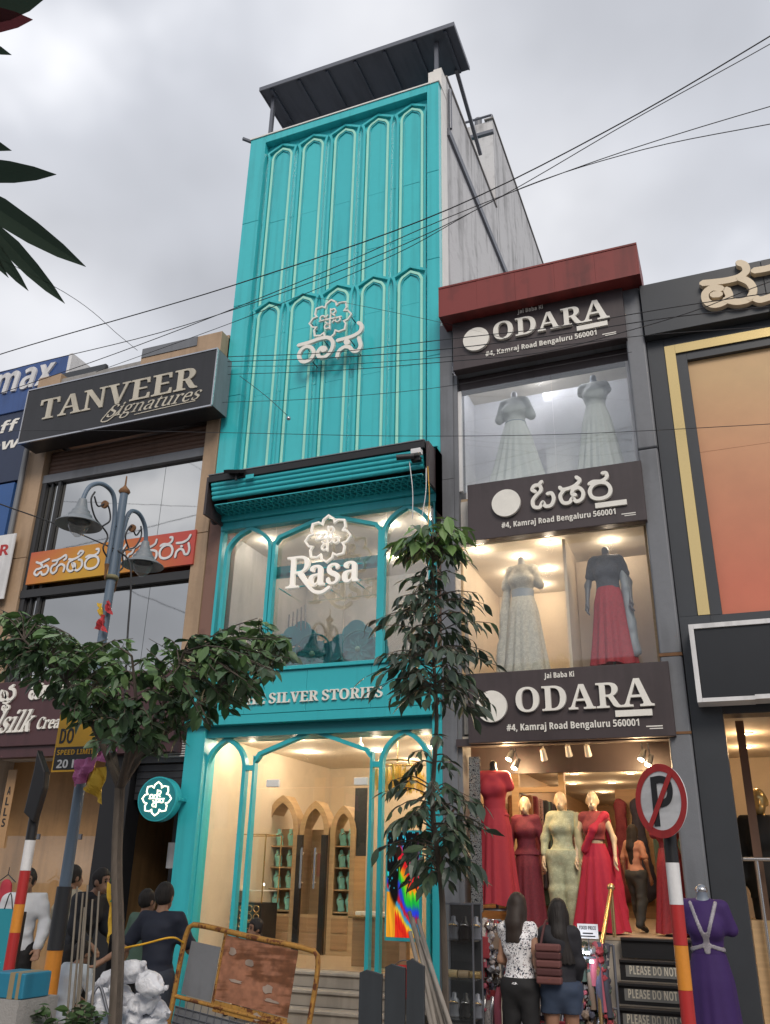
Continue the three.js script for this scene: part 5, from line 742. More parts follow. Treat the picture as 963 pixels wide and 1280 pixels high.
{ // steel crowd barrier, tipped to one side
  const z = 3.5, a = P(236, 1154, z), s = thing('barricade', 'rusty yellow steel barricade with wire mesh tipped to one side', 'barricade', [P(300, 1230, z).x, 0, z]);
  const o = P(236, 1154, z), ex = P(400, 1190, z).sub(o), W = ex.length(); ex.normalize(); const ey = V3(-ex.y, ex.x, 0), H = 1.35, at = (u, v, d = 0) => o.clone().addScaledVector(ex, u * W).addScaledVector(ey, -v * H).add(V3(0, 0, d));
  const ry = M.rusty = mat(lin(0.85, 0.82, 0.8), 0.8, { map: 'rust' }), c = 0.07, grey2 = mat(lin(0.22, 0.23, 0.25), 0.6, { map: 'grime', metalness: 0.3 });
  const fr = tube([at(0, 0.95), at(0, 0.5), at(0, c), at(0.02, 0.012), at(c, 0), at(0.5, 0), at(1 - c, 0), at(0.98, 0.012), at(1, c), at(1, 0.5), at(1, 0.95)], 0.024, 80, 8); part(s, 'tube_frame', metricUV(fr), ry);
  for (const v of [0.44, 0.9]) part(s, 'cross_rail', metricUV(bar(at(0, v), at(1, v), 0.018)), ry); part(s, 'upright', metricUV(bar(at(0.3, 0), at(0.3, 0.44), 0.014)), ry);
  const sheet = (u0, u1, v0, v1, d, m, name, label) => { const A = at(u0, v0, d), B = at(u1, v0, d), C = at(u1, v1, d), D = at(u0, v1, d), n = V3(0, 0, -0.006), g = merge([quad(D, C, B, A), quad(A.clone().add(n), B.clone().add(n), C.clone().add(n), D.clone().add(n)), quad(A, B, B.clone().add(n), A.clone().add(n)), quad(D.clone().add(n), C.clone().add(n), C, D)]); return part(s, name, g, m, label); };
  sheet(0.05, 0.28, 0.1, 0.42, 0, grey2, 'tin_plate', 'plain grey tin plate in the upper corner'); const pl = sheet(0.31, 0.85, 0.02, 0.4, 0.005, mat(lin(0.95, 0.9, 0.86), 0.85, { map: 'plate' }), 'message_plate', 'rusty brown message plate with faded lettering');
  { const m = mat(lin(0.2, 0.1, 0.08), 0.85, { map: 'stain' }), ang = Math.atan2(ex.y, ex.x); const tx = (str, u, v, w) => { const g = textGeo(str, 'sans_bold', 0.075, 0.002, 2); g.computeBoundingBox(); const k = w * W / (g.boundingBox.max.x); g.scale(k, 1, 1).rotateZ(ang); const q = at(u, v, 0.006); part(pl, 'faded_lettering', g.translate(q.x, q.y, q.z), m); }; void tx; const R = rng(4), pm = mat(lin(0.36, 0.28, 0.23), 0.85, { map: 'stain' }); for (const [u, v, a, b_] of [[0.38, 0.11, 0.06, 0.03], [0.52, 0.15, 0.08, 0.02], [0.68, 0.27, 0.09, 0.03], [0.44, 0.27, 0.12, 0.012], [0.72, 0.33, 0.12, 0.012], [0.64, 0.435, 0.08, 0.025]]) { const sh = new THREE.Shape(Array.from({ length: 11 }, (_, i) => { const t = i / 11 * 6.283, r = 0.6 + R() * 0.5, q = at(u + a * 0.5 * r * Math.cos(t), v + b_ * r * Math.sin(t)); return V2(q.x, q.y); })); part(pl, 'torn_paper', metricUV(new THREE.ShapeGeometry(sh).translate(0, 0, z + 0.0125)), pm); } }
  sheet(0.31, 0.85, 0.405, 0.47, 0.008, ry, 'yellow_strip'); sheet(0.02, 0.58, 0.5, 0.88, -0.012, grey2, 'tin_plate', 'dull grey sheet behind the wire mesh');
  for (let i = 1; i < 18; i++) part(s, 'mesh_wire', bar(at(i / 18, 0.45), at(i / 18, 0.9), 0.004, 5), M.steel); for (let i = 1; i < 10; i++) part(s, 'mesh_wire', bar(at(0.01, 0.45 + i * 0.045), at(0.99, 0.45 + i * 0.045), 0.004, 5), M.steel);
  for (const u of [0.03, 0.97]) part(s, 'foot', metricUV(sqbar(at(u, 0.93, -0.28).setY(Math.max(0.03, at(u, 0.99).y)), at(u, 0.93, 0.28).setY(Math.max(0.03, at(u, 0.99).y)), 0.05)), ry); for (const u of [0, 1]) part(s, 'side_leg', metricUV(bar(at(u, 0.9), V3(at(u, 0.95).x, 0.02, z), 0.022)), ry);
  part(s, 'yellow_strap', tube([at(0, 0.12, 0.02), P(215, 1172, z + 0.2), P(180, 1180, z + 0.3), P(150, 1186, z + 0.35)], 0.009, 20, 5), M.yellow);
}
{ // dark pickets round the sapling
  const z = 3.9; [[451, 478, 1212, 1206], [483, 507, 1205, 1198], [510, 531, 1198, 1196]].forEach(([a, b, yl, yr], i) => { const x0 = X(a, 1240, z), x1 = X(b, 1240, z), sh = new THREE.Shape([V2(x0, 0), V2(x1, 0), V2(x1, Y(b, yr + 12, z)), V2((x0 * 0.7 + x1 * 0.3), Y(a, yl, z)), V2(x0, Y(a, yl + 4, z))]); solo('picket', metricUV(new THREE.ExtrudeGeometry(sh, { depth: 0.022, bevelEnabled: true, bevelSize: 0.004, bevelThickness: 0.004, bevelSegments: 1 }).translate(0, 0, z)), mat(lin(0.035, 0.042, 0.05), 0.6, { map: 'woodv' }), ['dark grey pointed picket standing farthest from the leaning poles', 'middle dark grey pointed picket of the three', 'dark grey pointed picket standing next to the leaning poles'][i], 'fence picket', 'pickets round the sapling', [x0, 0, z]); });
  const z2 = 3.45; [[512, 1140, 553, 1290], [516, 1148, 556, 1290], [520, 1160, 546, 1290], [523, 1150, 562, 1290], [513, 1165, 541, 1290], [527, 1172, 566, 1290]].forEach(([a, b, c, d], i) => { const p = P(a, b, z2 - 0.35 + i * 0.03), q = P(c, d, z2 + 0.1 + i * 0.02); const dir = q.clone().sub(p).normalize(); q.addScaledVector(dir, Math.max(0, (q.y - 0.0) / -dir.y)); solo('leaning_pole', metricUV(bar(q, p, 0.022, 9, 0.018)), mat(lin(0.2 + (i % 3) * 0.05, 0.18 + (i % 3) * 0.045, 0.16 + (i % 3) * 0.04), 0.85, { map: 'bark' }), 'long grey wooden pole leaning on the sapling in a bundle', 'pole', 'bundle of poles leaning on the sapling', [q.x, 0, q.z]); });
  [[97, 1108, 90], [104, 1116, 95], [110, 1106, 104], [116, 1124, 113], [124, 1114, 122], [106, 1134, 101]].forEach(([a, b, c], i) => { const p = P(a, b, 4.62 - (i % 2) * 0.1), q = P(c, 1290, 4.62 - (i % 2) * 0.1); q.y = 0; solo('bamboo_stake', metricUV(bar(q, p, 0.011, 8, 0.008)), mat(lin(0.24, 0.21, 0.17), 0.75, { map: 'bark' }), 'thin pale bamboo stake standing beside the trunk of the spreading tree', 'stake', 'stakes beside the tree trunk', [q.x, 0, q.z]); });
}
// ---------------------------------------------------------------- overhead cables
{
  const cb = (pts, z, r, label) => { if (Array.isArray(z)) z = [...z]; pts = [...pts]; const ext = (a, b, k) => [a[0] + (a[0] - b[0]) / Math.hypot(a[0] - b[0], a[1] - b[1]) * k, a[1] + (a[1] - b[1]) / Math.hypot(a[0] - b[0], a[1] - b[1]) * k]; if (pts[0][0] < -50) { pts.unshift(ext(pts[0], pts[1], 320)); if (Array.isArray(z)) z.unshift(z[0]); } if (pts[pts.length - 1][0] > 1000) { pts.push(ext(pts[pts.length - 1], pts[pts.length - 2], 420)); if (Array.isArray(z)) z.push(z[z.length - 1]); } return solo('overhead_cable', tube(pts.map(([a, b], i) => P(a, b, Array.isArray(z) ? z[i] : z)), r * 0.6, 60, 5), M.cable, label, 'cable', 'cables crossing the street front', P(pts[0][0], pts[0][1], Array.isArray(z) ? z[0] : z).toArray()); };
  cb([[-160, 498], [0, 443], [300, 354], [560, 262], [780, 152], [963, 45], [1100, -40]], [3, 3, 3.1, 3.2, 3.4, 3.6, 3.8], 0.013, 'thick cable running highest over the tower face');
  cb([[-160, 520], [0, 466], [220, 410], [440, 333], [600, 260], [800, 145], [963, 55], [1100, -25]], 3.3, 0.009, 'thin cable just under the highest cable');
  cb([[-160, 545], [150, 440], [400, 342], [560, 272], [760, 196], [963, 133], [1100, 96]], 3.2, 0.009, 'thin cable reaching the sky beside the plaster side wall');
  cb([[120, 465], [330, 388], [500, 315], [640, 240], [800, 188], [963, 155], [1100, 130]], [0.2, 1.2, 2, 2.6, 3, 3.2, 3.3], 0.009, 'thin cable from the beige cornice up past the rear block');
  cb([[-160, 250], [75, 362], [150, 420], [172, 438]], [5, 3, 1, 0.3], 0.008, 'thin cable dropping from the hanging leaves to the cornice');
  cb([[285, 452], [400, 448], [560, 436], [700, 418], [830, 398], [963, 383], [1100, 368]], [0.3, 1, 1.4, 1.5, 1.6, 1.8, 2], 0.011, 'dark cable across the emblem and the upper sign');
  cb([[285, 446], [420, 440], [560, 424], [700, 408], [830, 386], [963, 366], [1100, 345]], [0.3, 1, 1.4, 1.5, 1.6, 1.8, 2], 0.01, 'dark cable crossing the tower letters and gold letters');
  cb([[285, 458], [420, 456], [560, 446], [700, 432], [800, 420], [963, 408], [1100, 398]], [0.3, 1, 1.2, 1.3, 1.4, 1.5, 1.6], 0.008, 'thin cable crossing just below the tower letters');
  cb([[285, 468], [420, 463], [560, 452], [680, 440], [780, 415], [870, 388], [963, 352], [1100, 310]], [0.3, 1, 1.3, 1.5, 1.6, 1.8, 2, 2.2], 0.009, 'dark cable climbing across the gold letters');
  cb([[276, 503], [400, 498], [550, 484], [680, 460], [790, 440]], [0.25, 0.6, 0.5, 0.4, 0.25], 0.007, 'thin wire from the black box sign to the grey pilaster');
  cb([[-100, 540], [100, 538], [290, 541], [500, 545], [700, 543], [963, 530], [1100, 522]], 1.5, 0.007, 'thin level wire across the upper shop windows');
  cb([[-80, 600], [0, 630], [70, 655], [134, 682]], [4.4, 3.9, 3.4, 3.05], 0.014, 'black cable running to the street lamp');
  cb([[395, 372], [440, 380], [560, 405], [640, 425]], [-0.1, 0.2, 0.25, 0.25], 0.006, 'short thin wire from the emblem to the sign under the roof');
  const z = 1.0, s = thing('hanging_bulb', 'small bulb dangling on a wire before the tower arches', 'bulb', P(361, 522, z).toArray()); part(s, 'wire', tube([P(300, 470, 0.3), P(335, 497, 0.7), P(359, 519, z)], 0.005, 16, 5), M.cable); part(s, 'bulb', new THREE.SphereGeometry(0.032, 12, 10).translate(...P(361, 523, z).toArray()), M.steelshine);
}
{ // fittings on the awning
  const c = P(296, 593, 0.66), s = thing('flood_lamp', 'flat black flood lamp standing on the awning gutter', 'lamp', c.toArray()); part(s, 'lamp_body', metricUV(new THREE.BoxGeometry(0.3, 0.05, 0.22).applyMatrix4(spun(0.5, 0.2, -0.15)).translate(c.x - 0.03, c.y + 0.06, c.z)), M.black); part(s, 'lamp_bracket', sqbar(c.clone().add(V3(0, -0.1, 0)), c.clone().add(V3(0, 0.04, 0)), 0.03), M.dark); part(s, 'teal_plate', box(c.x + 0.16, c.x + 0.3, c.y - 0.1, c.y - 0.03, c.z - 0.02, c.z - 0.01), M.tealTrim);
  const d = P(513, 571, 0.72), k = thing('security_camera', 'black and white security camera under the awning corner with loose wires', 'camera', d.toArray());
  part(k, 'camera_body', bar(d.clone().add(V3(-0.18, -0.02, 0.08)), d.clone().add(V3(0.06, 0, 0)), 0.042, 14), M.dark); part(k, 'camera_hood', rbox(d.x + 0.02, d.x + 0.17, d.y + 0.02, d.y + 0.1, d.z - 0.06, d.z + 0.05), M.paintwhite); part(k, 'camera_mount', [bar(d.clone().add(V3(0.04, 0, 0)), V3(d.x + 0.1, d.y, 0.55), 0.02), rbox(d.x + 0.0, d.x + 0.14, d.y - 0.06, d.y + 0.01, d.z - 0.1, d.z - 0.02)], M.black);
  for (const [a, b, m] of [[[512, 577], [516, 648], M.paintwhite], [[533, 585], [528, 645], M.paintwhite], [[535, 583], [535, 660], M.yellow]]) part(k, 'loose_wire', tube([P(...a, 0.7), P((a[0] + b[0]) / 2 + 2, (a[1] + b[1]) / 2, 0.72), P(...b, 0.7)], 0.007, 14, 5), m);
  const e = P(270, 650, 0.15), w = thing('cable_coil', 'coil of black cable hanging below the awning bracket', 'cable coil', e.toArray()); for (let i = 0; i < 3; i++) part(w, 'coil_loop', new THREE.TorusGeometry(0.075 - i * 0.012, 0.014, 6, 18).rotateY(0.2 * i).translate(e.x, e.y, e.z + i * 0.02), M.cable);
}
{ // round projecting sign
  const z = 0.25, c = P(200, 999, z), r = 0.3, s = thing('projecting_sign', 'round teal projecting sign with glowing flower emblem on the pilaster', 'sign', c.toArray()), turn = spun(0, 0.12), loc = (g) => g.applyMatrix4(turn).translate(c.x, c.y, c.z);
  part(s, 'sign_drum', loc(new THREE.CylinderGeometry(r, r, 0.16, 40).rotateX(Math.PI / 2)), M.tealTrim); part(s, 'sign_face', loc(new THREE.CylinderGeometry(r * 0.94, r * 0.94, 0.006, 40).rotateX(Math.PI / 2).translate(0, 0, 0.083)), M.tealDeep); part(s, 'sign_arm', sqbar(V3(c.x + r, c.y, c.z), V3(RX0 + 0.1, c.y, 0.03), 0.04), M.tealTrim);
  const neon = mat(lin(0.9, 0.85, 0.75), 0.4, { emissive: lin(1, 0.85, 0.62), emissiveIntensity: 1.4 }), tmp = new THREE.Group(); origin.set(tmp, V3(0, 0, 0)); flower(tmp, 0, 0, r * 0.72, 0.087, 0.016, 0.01, neon); for (const m of [...tmp.children]) part(s, 'neon_' + m.name, loc(m.geometry.clone()), neon);
}
// ---------------------------------------------------------------- figures: distance fields meshed as one continuous surface
const smin = (a, b, k) => { const h = Math.max(k - Math.abs(a - b), 0) / k; return Math.min(a, b) - h * h * k * 0.25; };
const cap = (a, b, r0, r1, zs = 1) => { const d = [b[0] - a[0], b[1] - a[1], (b[2] - a[2])], L = d[0] * d[0] + d[1] * d[1] + d[2] * d[2] || 1e-9, R = Math.max(r0, r1) + (Math.max(r0, r1) < 0.03 ? 0.02 : 0.06); return { lo: [Math.min(a[0], b[0]) - R, Math.min(a[1], b[1]) - R, Math.min(a[2], b[2]) - R], hi: [Math.max(a[0], b[0]) + R, Math.max(a[1], b[1]) + R, Math.max(a[2], b[2]) + R], f: (x, y, z) => { const px = x - a[0], py = y - a[1], pz = z - a[2]; let t = (px * d[0] + py * d[1] + pz * d[2]) / L; t = t < 0 ? 0 : t > 1 ? 1 : t; const qx = px - d[0] * t, qy = py - d[1] * t, qz = (pz - d[2] * t) * zs; return Math.sqrt(qx * qx + qy * qy + qz * qz) - (r0 + (r1 - r0) * t); } }; };
const ell = (c, r, least = Math.min(r[0], r[1], r[2])) => ({ lo: c.map((v, i) => v - r[i] - 0.06), hi: c.map((v, i) => v + r[i] + 0.06), f: (x, y, z) => { const u = (x - c[0]) / r[0], v = (y - c[1]) / r[1], w = (z - c[2]) / r[2], k = Math.sqrt(u * u + v * v + w * w); return (k - 1) * least; } });
function netMesh(prims, h, { k = 0.03, grow = 0, cut, crease = 0, ridge = 0, seed = 0 } = {}) {       // surface nets over the joined field
  const lo = [0, 1, 2].map((i) => Math.min(...prims.map((p) => p.lo[i])) - grow - h), hi = [0, 1, 2].map((i) => Math.max(...prims.map((p) => p.hi[i])) + grow + h), n = lo.map((v, i) => Math.ceil((hi[i] - v) / h) + 1), [nx, ny, nz] = n, F = new Float32Array(nx * ny * nz).fill(0.08);
  for (const p of prims) { const a = [0, 1, 2].map((i) => Math.max(0, Math.floor((p.lo[i] - grow - lo[i]) / h))), b = [0, 1, 2].map((i) => Math.min(n[i] - 1, Math.ceil((p.hi[i] + grow - lo[i]) / h))); for (let z = a[2]; z <= b[2]; z++) for (let y = a[1]; y <= b[1]; y++) for (let x = a[0]; x <= b[0]; x++) { const i = x + nx * (y + ny * z); F[i] = smin(F[i], p.f(lo[0] + x * h, lo[1] + y * h, lo[2] + z * h), k); } }
  for (let z = 0, i = 0; z < nz; z++) for (let y = 0; y < ny; y++) for (let x = 0; x < nx; x++, i++) { const X_ = lo[0] + x * h, Y_ = lo[1] + y * h, Z_ = lo[2] + z * h; F[i] -= grow; if (ridge && F[i] < 0.03 && F[i] > -0.04) F[i] += ridge * Math.abs(2 * vnoise(X_ * 17 + 40, Y_ * 17 + 40, Z_ * 17 + seed) - 1); if (crease && F[i] < 0.02 && F[i] > -0.03) F[i] += crease * (vnoise(X_ * 9 + 40, Y_ * 14 + 40, Z_ * 9 + seed) - 0.5); if (cut) F[i] = Math.max(F[i], cut(X_, Y_, Z_)); if (x === 0 || y === 0 || z === 0 || x === nx - 1 || y === ny - 1 || z === nz - 1) F[i] = Math.max(F[i], 0.01); }
  const id = new Int32Array(nx * ny * nz).fill(-1), pos = [], ind = [], st = [1, nx, nx * ny], C = [0, 1, nx, nx + 1, nx * ny, nx * ny + 1, nx * ny + nx, nx * ny + nx + 1], E = [[0, 1], [2, 3], [4, 5], [6, 7], [0, 2], [1, 3], [4, 6], [5, 7], [0, 4], [1, 5], [2, 6], [3, 7]];
  for (let z = 0; z < nz - 1; z++) for (let y = 0; y < ny - 1; y++) for (let x = 0; x < nx - 1; x++) { const i = x + nx * (y + ny * z); let m = 0; for (let c = 0; c < 8; c++) if (F[i + C[c]] < 0) m |= 1 << c; if (m === 0 || m === 255) continue; let sx = 0, sy = 0, sz = 0, q = 0; for (const [a, b] of E) { const fa = F[i + C[a]], fb = F[i + C[b]]; if ((fa < 0) === (fb < 0)) continue; const t = fa / (fa - fb), g = (c, s) => (c >> s) & 1; sx += g(a, 0) + t * (g(b, 0) - g(a, 0)); sy += g(a, 1) + t * (g(b, 1) - g(a, 1)); sz += g(a, 2) + t * (g(b, 2) - g(a, 2)); q++; } id[i] = pos.length / 3; pos.push(lo[0] + (x + sx / q) * h, lo[1] + (y + sy / q) * h, lo[2] + (z + sz / q) * h); }
  for (let z = 1; z < nz - 1; z++) for (let y = 1; y < ny - 1; y++) for (let x = 1; x < nx - 1; x++) { const i = x + nx * (y + ny * z), f = F[i]; for (let a = 0; a < 3; a++) { if ((f < 0) === (F[i + st[a]] < 0)) continue; const u = st[(a + 1) % 3], v = st[(a + 2) % 3], p = id[i], q = id[i - u], r = id[i - u - v], s = id[i - v]; if (p < 0 || q < 0 || r < 0 || s < 0) continue; if (f < 0) ind.push(p, q, r, p, r, s); else ind.push(p, r, q, p, s, r); } }
  const g = new THREE.BufferGeometry(); g.setAttribute('position', new THREE.Float32BufferAttribute(pos, 3)); g.setIndex(ind); g.computeVertexNormals(); return metricUV(g);
}
const baseJ = () => ({ pelvis: [0, 0.93, 0], waist: [0, 1.1, 0], chest: [0, 1.29, 0], neck: [0, 1.45, -0.01], head: [0, 1.615, 0.02], ls: [0.185, 1.41, 0], rs: [-0.185, 1.41, 0], le: [0.24, 1.14, -0.02], re: [-0.24, 1.14, -0.02], lw: [0.25, 0.9, 0.05], rw: [-0.25, 0.9, 0.05], lh: [0.085, 0.9, 0], rh: [-0.085, 0.9, 0], lk: [0.1, 0.5, 0.02], rk: [-0.1, 0.5, 0.02], la: [0.105, 0.09, -0.02], ra: [-0.105, 0.09, -0.02], lt: [0.13, 0.035, 0.14], rt: [-0.13, 0.035, 0.14] });
const mixp = (a, b, t) => a.map((v, i) => v + (b[i] - v) * t);
function headPrims(h, f = 1) { const c = (x, y, z) => [h[0] + x, h[1] + y, h[2] + z]; return [ell(c(0, 0.02, -0.01), [0.077, 0.105, 0.096]), ell(c(0, -0.06, 0.03), [0.055, 0.065, 0.062]), cap(c(0, 0.0, 0.088), c(0, -0.035, 0.104), 0.009, 0.014), ell(c(0.078, -0.01, -0.005), [0.012, 0.03, 0.02]), ell(c(-0.078, -0.01, -0.005), [0.012, 0.03, 0.02]), ell(c(0, -0.068, 0.083), [0.024, 0.012, 0.012])]; }
function handPrims(e, w, side, curl = 0.5) {                       // palm, four unequal bent fingers and a thumb from the side of the palm
  const d = w.map((v, i) => v - e[i]), L = Math.hypot(...d); d.forEach((v, i) => { d[i] = v / L; }); let u = [d[1] * 0 - d[2] * side, 0, d[0] * side]; const ul = Math.hypot(...u); u = ul < 0.3 ? [0, 0, 1] : u.map((v) => v / ul); const n = [u[1] * d[2] - u[2] * d[1], u[2] * d[0] - u[0] * d[2], u[0] * d[1] - u[1] * d[0]], at = (a, b, c) => w.map((v, i) => v + d[i] * a + u[i] * b + n[i] * c), P_ = [cap(at(0, 0, 0), at(0.085, 0.012, 0), 0.026, 0.025), cap(at(0.03, -0.012, 0), at(0.085, -0.018, 0), 0.024, 0.022)];
  [[0.03, 0.066], [0.01, 0.078], [-0.01, 0.072], [-0.028, 0.056]].forEach(([b, l]) => { const k = at(0.09, b, 0), m = at(0.09 + l * 0.5, b * 1.1, l * 0.25 * curl), t = at(0.09 + l * (1 - 0.25 * curl), b * 1.1, l * 0.8 * curl); P_.push(cap(k, m, 0.0105, 0.0095), cap(m, t, 0.0095, 0.008)); }); P_.push(cap(at(0.02, 0.026, 0.004), at(0.055, 0.052, 0.016), 0.014, 0.011), cap(at(0.055, 0.052, 0.016), at(0.085, 0.058, 0.026 + 0.01 * curl), 0.011, 0.009)); return P_;
}
function figure(name, label, o) {
  // o: at [x,y,z], turn, H, pose, skin, top {m, sleeve, hem, neck, grow}, low {m, end, grow}, hair {m, long}, female, headless, armless, category, group
  const J = { ...baseJ(), ...(o.pose ?? {}) }, f = o.female ? 1 : 0, S = o.H / 1.735, t = thing(name, label, o.category ?? 'person', o.at, o.group), put = (g) => g.scale(S, S, S).rotateY(o.turn ?? 0).translate(...o.at);
  if (f) { J.ls = mixp(J.ls, J.neck, 0.2); J.rs = mixp(J.rs, J.neck, 0.2); }
  const torso = [ell(J.pelvis, [0.155 + 0.012 * f, 0.125, 0.118]), cap(J.pelvis, J.waist, 0.13 - 0.004 * f, 0.122 - 0.018 * f, 1.2), cap(J.waist, J.chest, 0.118 - 0.016 * f, 0.135 - 0.018 * f, 1.2), ell([J.chest[0], J.chest[1] + 0.02, J.chest[2]], [0.158 - 0.02 * f, 0.16, 0.112]), cap(mixp(J.rs, J.neck, 0.25), mixp(J.ls, J.neck, 0.25), 0.058 - 0.008 * f, 0.058 - 0.008 * f)];
  if (f) torso.push(ell([J.chest[0] + 0.06, J.chest[1] - 0.02, J.chest[2] + 0.085], [0.06, 0.06, 0.05]), ell([J.chest[0] - 0.06, J.chest[1] - 0.02, J.chest[2] + 0.085], [0.06, 0.06, 0.05]));
  const slim = f ? 0.86 : 1, arms = [], sleeves = [], legs = [], hands = [];
  for (const [s, e, w, side] of [[J.ls, J.le, J.lw, 1], [J.rs, J.re, J.rw, -1]]) { arms.push(cap(s, e, 0.052 * slim, 0.04 * slim), cap(e, w, 0.041 * slim, 0.027 * slim)); if (o.top) { const q = o.top.sleeve ?? 0.5; if (q > 0) sleeves.push(cap(s, mixp(s, e, Math.min(1, q * 2)), 0.056 * slim, 0.048 * slim)); if (q > 0.5) sleeves.push(cap(e, mixp(e, w, (q - 0.5) * 2), 0.046 * slim, 0.036 * slim)); } hands.push(handPrims(e, w, side, o.curl ?? 0.5)); }
  for (const [h, k, a, tt] of [[J.lh, J.lk, J.la, J.lt], [J.rh, J.rk, J.ra, J.rt]]) legs.push(cap(h, k, 0.088, 0.056), cap(k, a, 0.056, 0.036), ell(mixp(k, a, 0.32).map((v, i) => v - (i === 2 ? 0.015 : 0)), [0.048, 0.12, 0.05]), cap(a, tt, 0.038, 0.028));
  const neck = cap(J.neck, [J.head[0], J.head[1] - 0.05, J.head[2] - 0.015], 0.056 - 0.01 * f, 0.05 - 0.008 * f), body = [...(o.legless ? torso.slice(2) : torso), neck, ...(o.armless ? [] : arms), ...(o.legless ? [] : legs)];
  const G = [netMesh(body, 0.014, { k: 0.04 })]; if (!o.headless) G.push(netMesh([...headPrims(J.head), cap(mixp(J.neck, J.head, 0.4), mixp(J.neck, J.head, 0.7), 0.045, 0.045)], 0.006, { k: 0.022 })); if (!o.armless) for (const h of hands) G.push(netMesh(h, 0.0045, { k: 0.012 }));
  part(t, o.bodyName ?? 'body', put(merge(G)), o.skin ?? M.skin);
  if (o.top) { const T_ = o.top, ny = J.neck[1] + (T_.neck ?? 0.045), hem = T_.hem ?? 0.88, g = T_.grow ?? 0.016; const prims = [...torso, ...sleeves]; if (T_.low !== false && hem < 0.86 && !o.pose?.pelvis) prims.push(cap([0, 0.92, 0], [0, hem, 0], 0.15, T_.flare ?? 0.16, 1.15)); part(t, T_.name ?? 'shirt', put(netMesh(prims, 0.012, { k: 0.045, grow: g, crease: o.category ? 0.012 : 0.03, seed: label.length, cut: (x, y, z) => Math.max(y - ny - 0.35 * Math.max(0, Math.abs(x - J.neck[0]) - 0.05) * 0 + 0.25 * Math.max(0, z - J.neck[2]) * (T_.vee ?? 0.3), (T_.cutHem === false ? -1 : hem - y)) })), T_.m); }
  if (o.low) { const B = o.low; part(t, B.name ?? 'trousers', put(netMesh([torso[0], torso[1], ...legs.filter((_, i) => i % 4 !== 3)], 0.012, { k: 0.04, grow: B.grow ?? 0.014, crease: o.category ? 0.01 : 0.026, seed: 3, cut: (x, y) => Math.max(y - (B.top ?? 1.0), (B.end ?? 0.08) - y) })), B.m); }
  if (o.shoes) for (const q of [3, 7]) part(t, 'shoe', put(netMesh([legs[q]], 0.01, { k: 0.02, grow: 0.008, cut: (x, y) => y - 0.1 })), o.shoes);
  if (o.hair) { const h = J.head, P_ = [ell([h[0], h[1] + 0.032, h[2] - 0.018], [0.086, 0.108, 0.102])], L = o.hair.long ?? 0; if (L) { const b = [h[0], h[1] - 0.02, h[2] - 0.07]; P_.push(cap([h[0], h[1] + 0.02, h[2] - 0.05], [b[0] + 0.005, b[1] - L * 0.4, b[2] - 0.05], 0.074, 0.074, 1.3), cap([b[0] + 0.005, b[1] - L * 0.4, b[2] - 0.05], [b[0] + (o.hair.dx ?? 0), b[1] - L, b[2] - 0.045], 0.076, o.hair.tip ?? 0.06, 1.7), cap([h[0] + 0.06, h[1], h[2] - 0.03], [h[0] + 0.075, h[1] - 0.2, h[2] - 0.06], 0.035, 0.03), cap([h[0] - 0.06, h[1], h[2] - 0.03], [h[0] - 0.075, h[1] - 0.2, h[2] - 0.06], 0.035, 0.03)); }
    part(t, 'hair', put(netMesh(P_, 0.008, { k: 0.03, grow: 0.006, crease: 0.012, seed: 5, cut: (x, y, z) => Math.max(Math.min(z - h[2] - 0.055 - Math.max(0, (y - h[1] - 0.05)) * 1.6, 0.2 + 0 * x), (L ? h[1] - 0.02 - L + 0.02 * vnoise(x * 60 + 9, 3, 1) - y : h[1] - 0.045 - y - Math.max(0, -(z - h[2])) * 0.4)) })), o.hair.m ?? M.hair); }
  if (o.face) { const h = J.head; for (const s of [1, -1]) { part(t, 'eye', put(new THREE.SphereGeometry(0.011, 8, 6).translate(h[0] + s * 0.031, h[1] + 0.004, h[2] + 0.083)), M.black); part(t, 'eyebrow', put(new THREE.BoxGeometry(0.036, 0.007, 0.012).rotateZ(-s * 0.1).translate(h[0] + s * 0.032, h[1] + 0.028, h[2] + 0.086)), M.hair); } part(t, 'mouth', put(new THREE.BoxGeometry(0.042, 0.007, 0.01).translate(h[0], h[1] - 0.066, h[2] + 0.092)), mat(lin(0.2, 0.07, 0.06), 0.5)); }
  return { t, put, J, S, torso };
}
// pleated skirt or gown from a waist ring down to a hem ring
function skirt(put, parent, name, m, yT, yB, rT, rB, { folds = 14, depth = 0.12, zs = 0.85, seed = 1, bell = 1.2, cx = 0, cz = 0 } = {}) {
  const n = 96, k = 22, pos = [], uv = [], f = (i, j) => { const a = i / n * Math.PI * 2, v = j / k, r = rT + (rB - rT) * v ** bell + 0.035 * Math.min(1, v * 5) * (1 - v), w = 1 + depth * v ** 0.8 * (Math.sin(a * folds + Math.sin(a * 3 + seed) * 1.6) * 0.6 + 0.5 * (vnoise(Math.cos(a) * 4 + 9, Math.sin(a) * 4 + 9 + v, seed) - 0.5)); return [cx + Math.cos(a) * r * w, yT + (yB - yT) * v + (v > 0.97 ? 0.012 * Math.sin(a * 5) : 0), cz + Math.sin(a) * r * w * zs]; };
  for (let j = 0; j < k; j++) for (let i = 0; i < n; i++) { const a = f(i, j), b = f(i + 1, j), c = f(i + 1, j + 1), d = f(i, j + 1); pos.push(...a, ...b, ...c, ...a, ...c, ...d); for (const [p, q] of [[i, j], [i + 1, j], [i + 1, j + 1], [i, j], [i + 1, j + 1], [i, j + 1]]) uv.push(p / n * 2, q / k * 1.2); }
  const g = tris(pos, uv); const gi = mergeVertices(g); gi.computeVertexNormals(); return part(parent, name, put(gi), m);
}
const fab = (r, g, b, map = 'cloth', rough = 0.8, o = {}) => mat(lin(r, g, b), rough, { map, ...o });
const footOf = (px, py, z) => { const p = P(px, py, z); return [p, p.y]; };
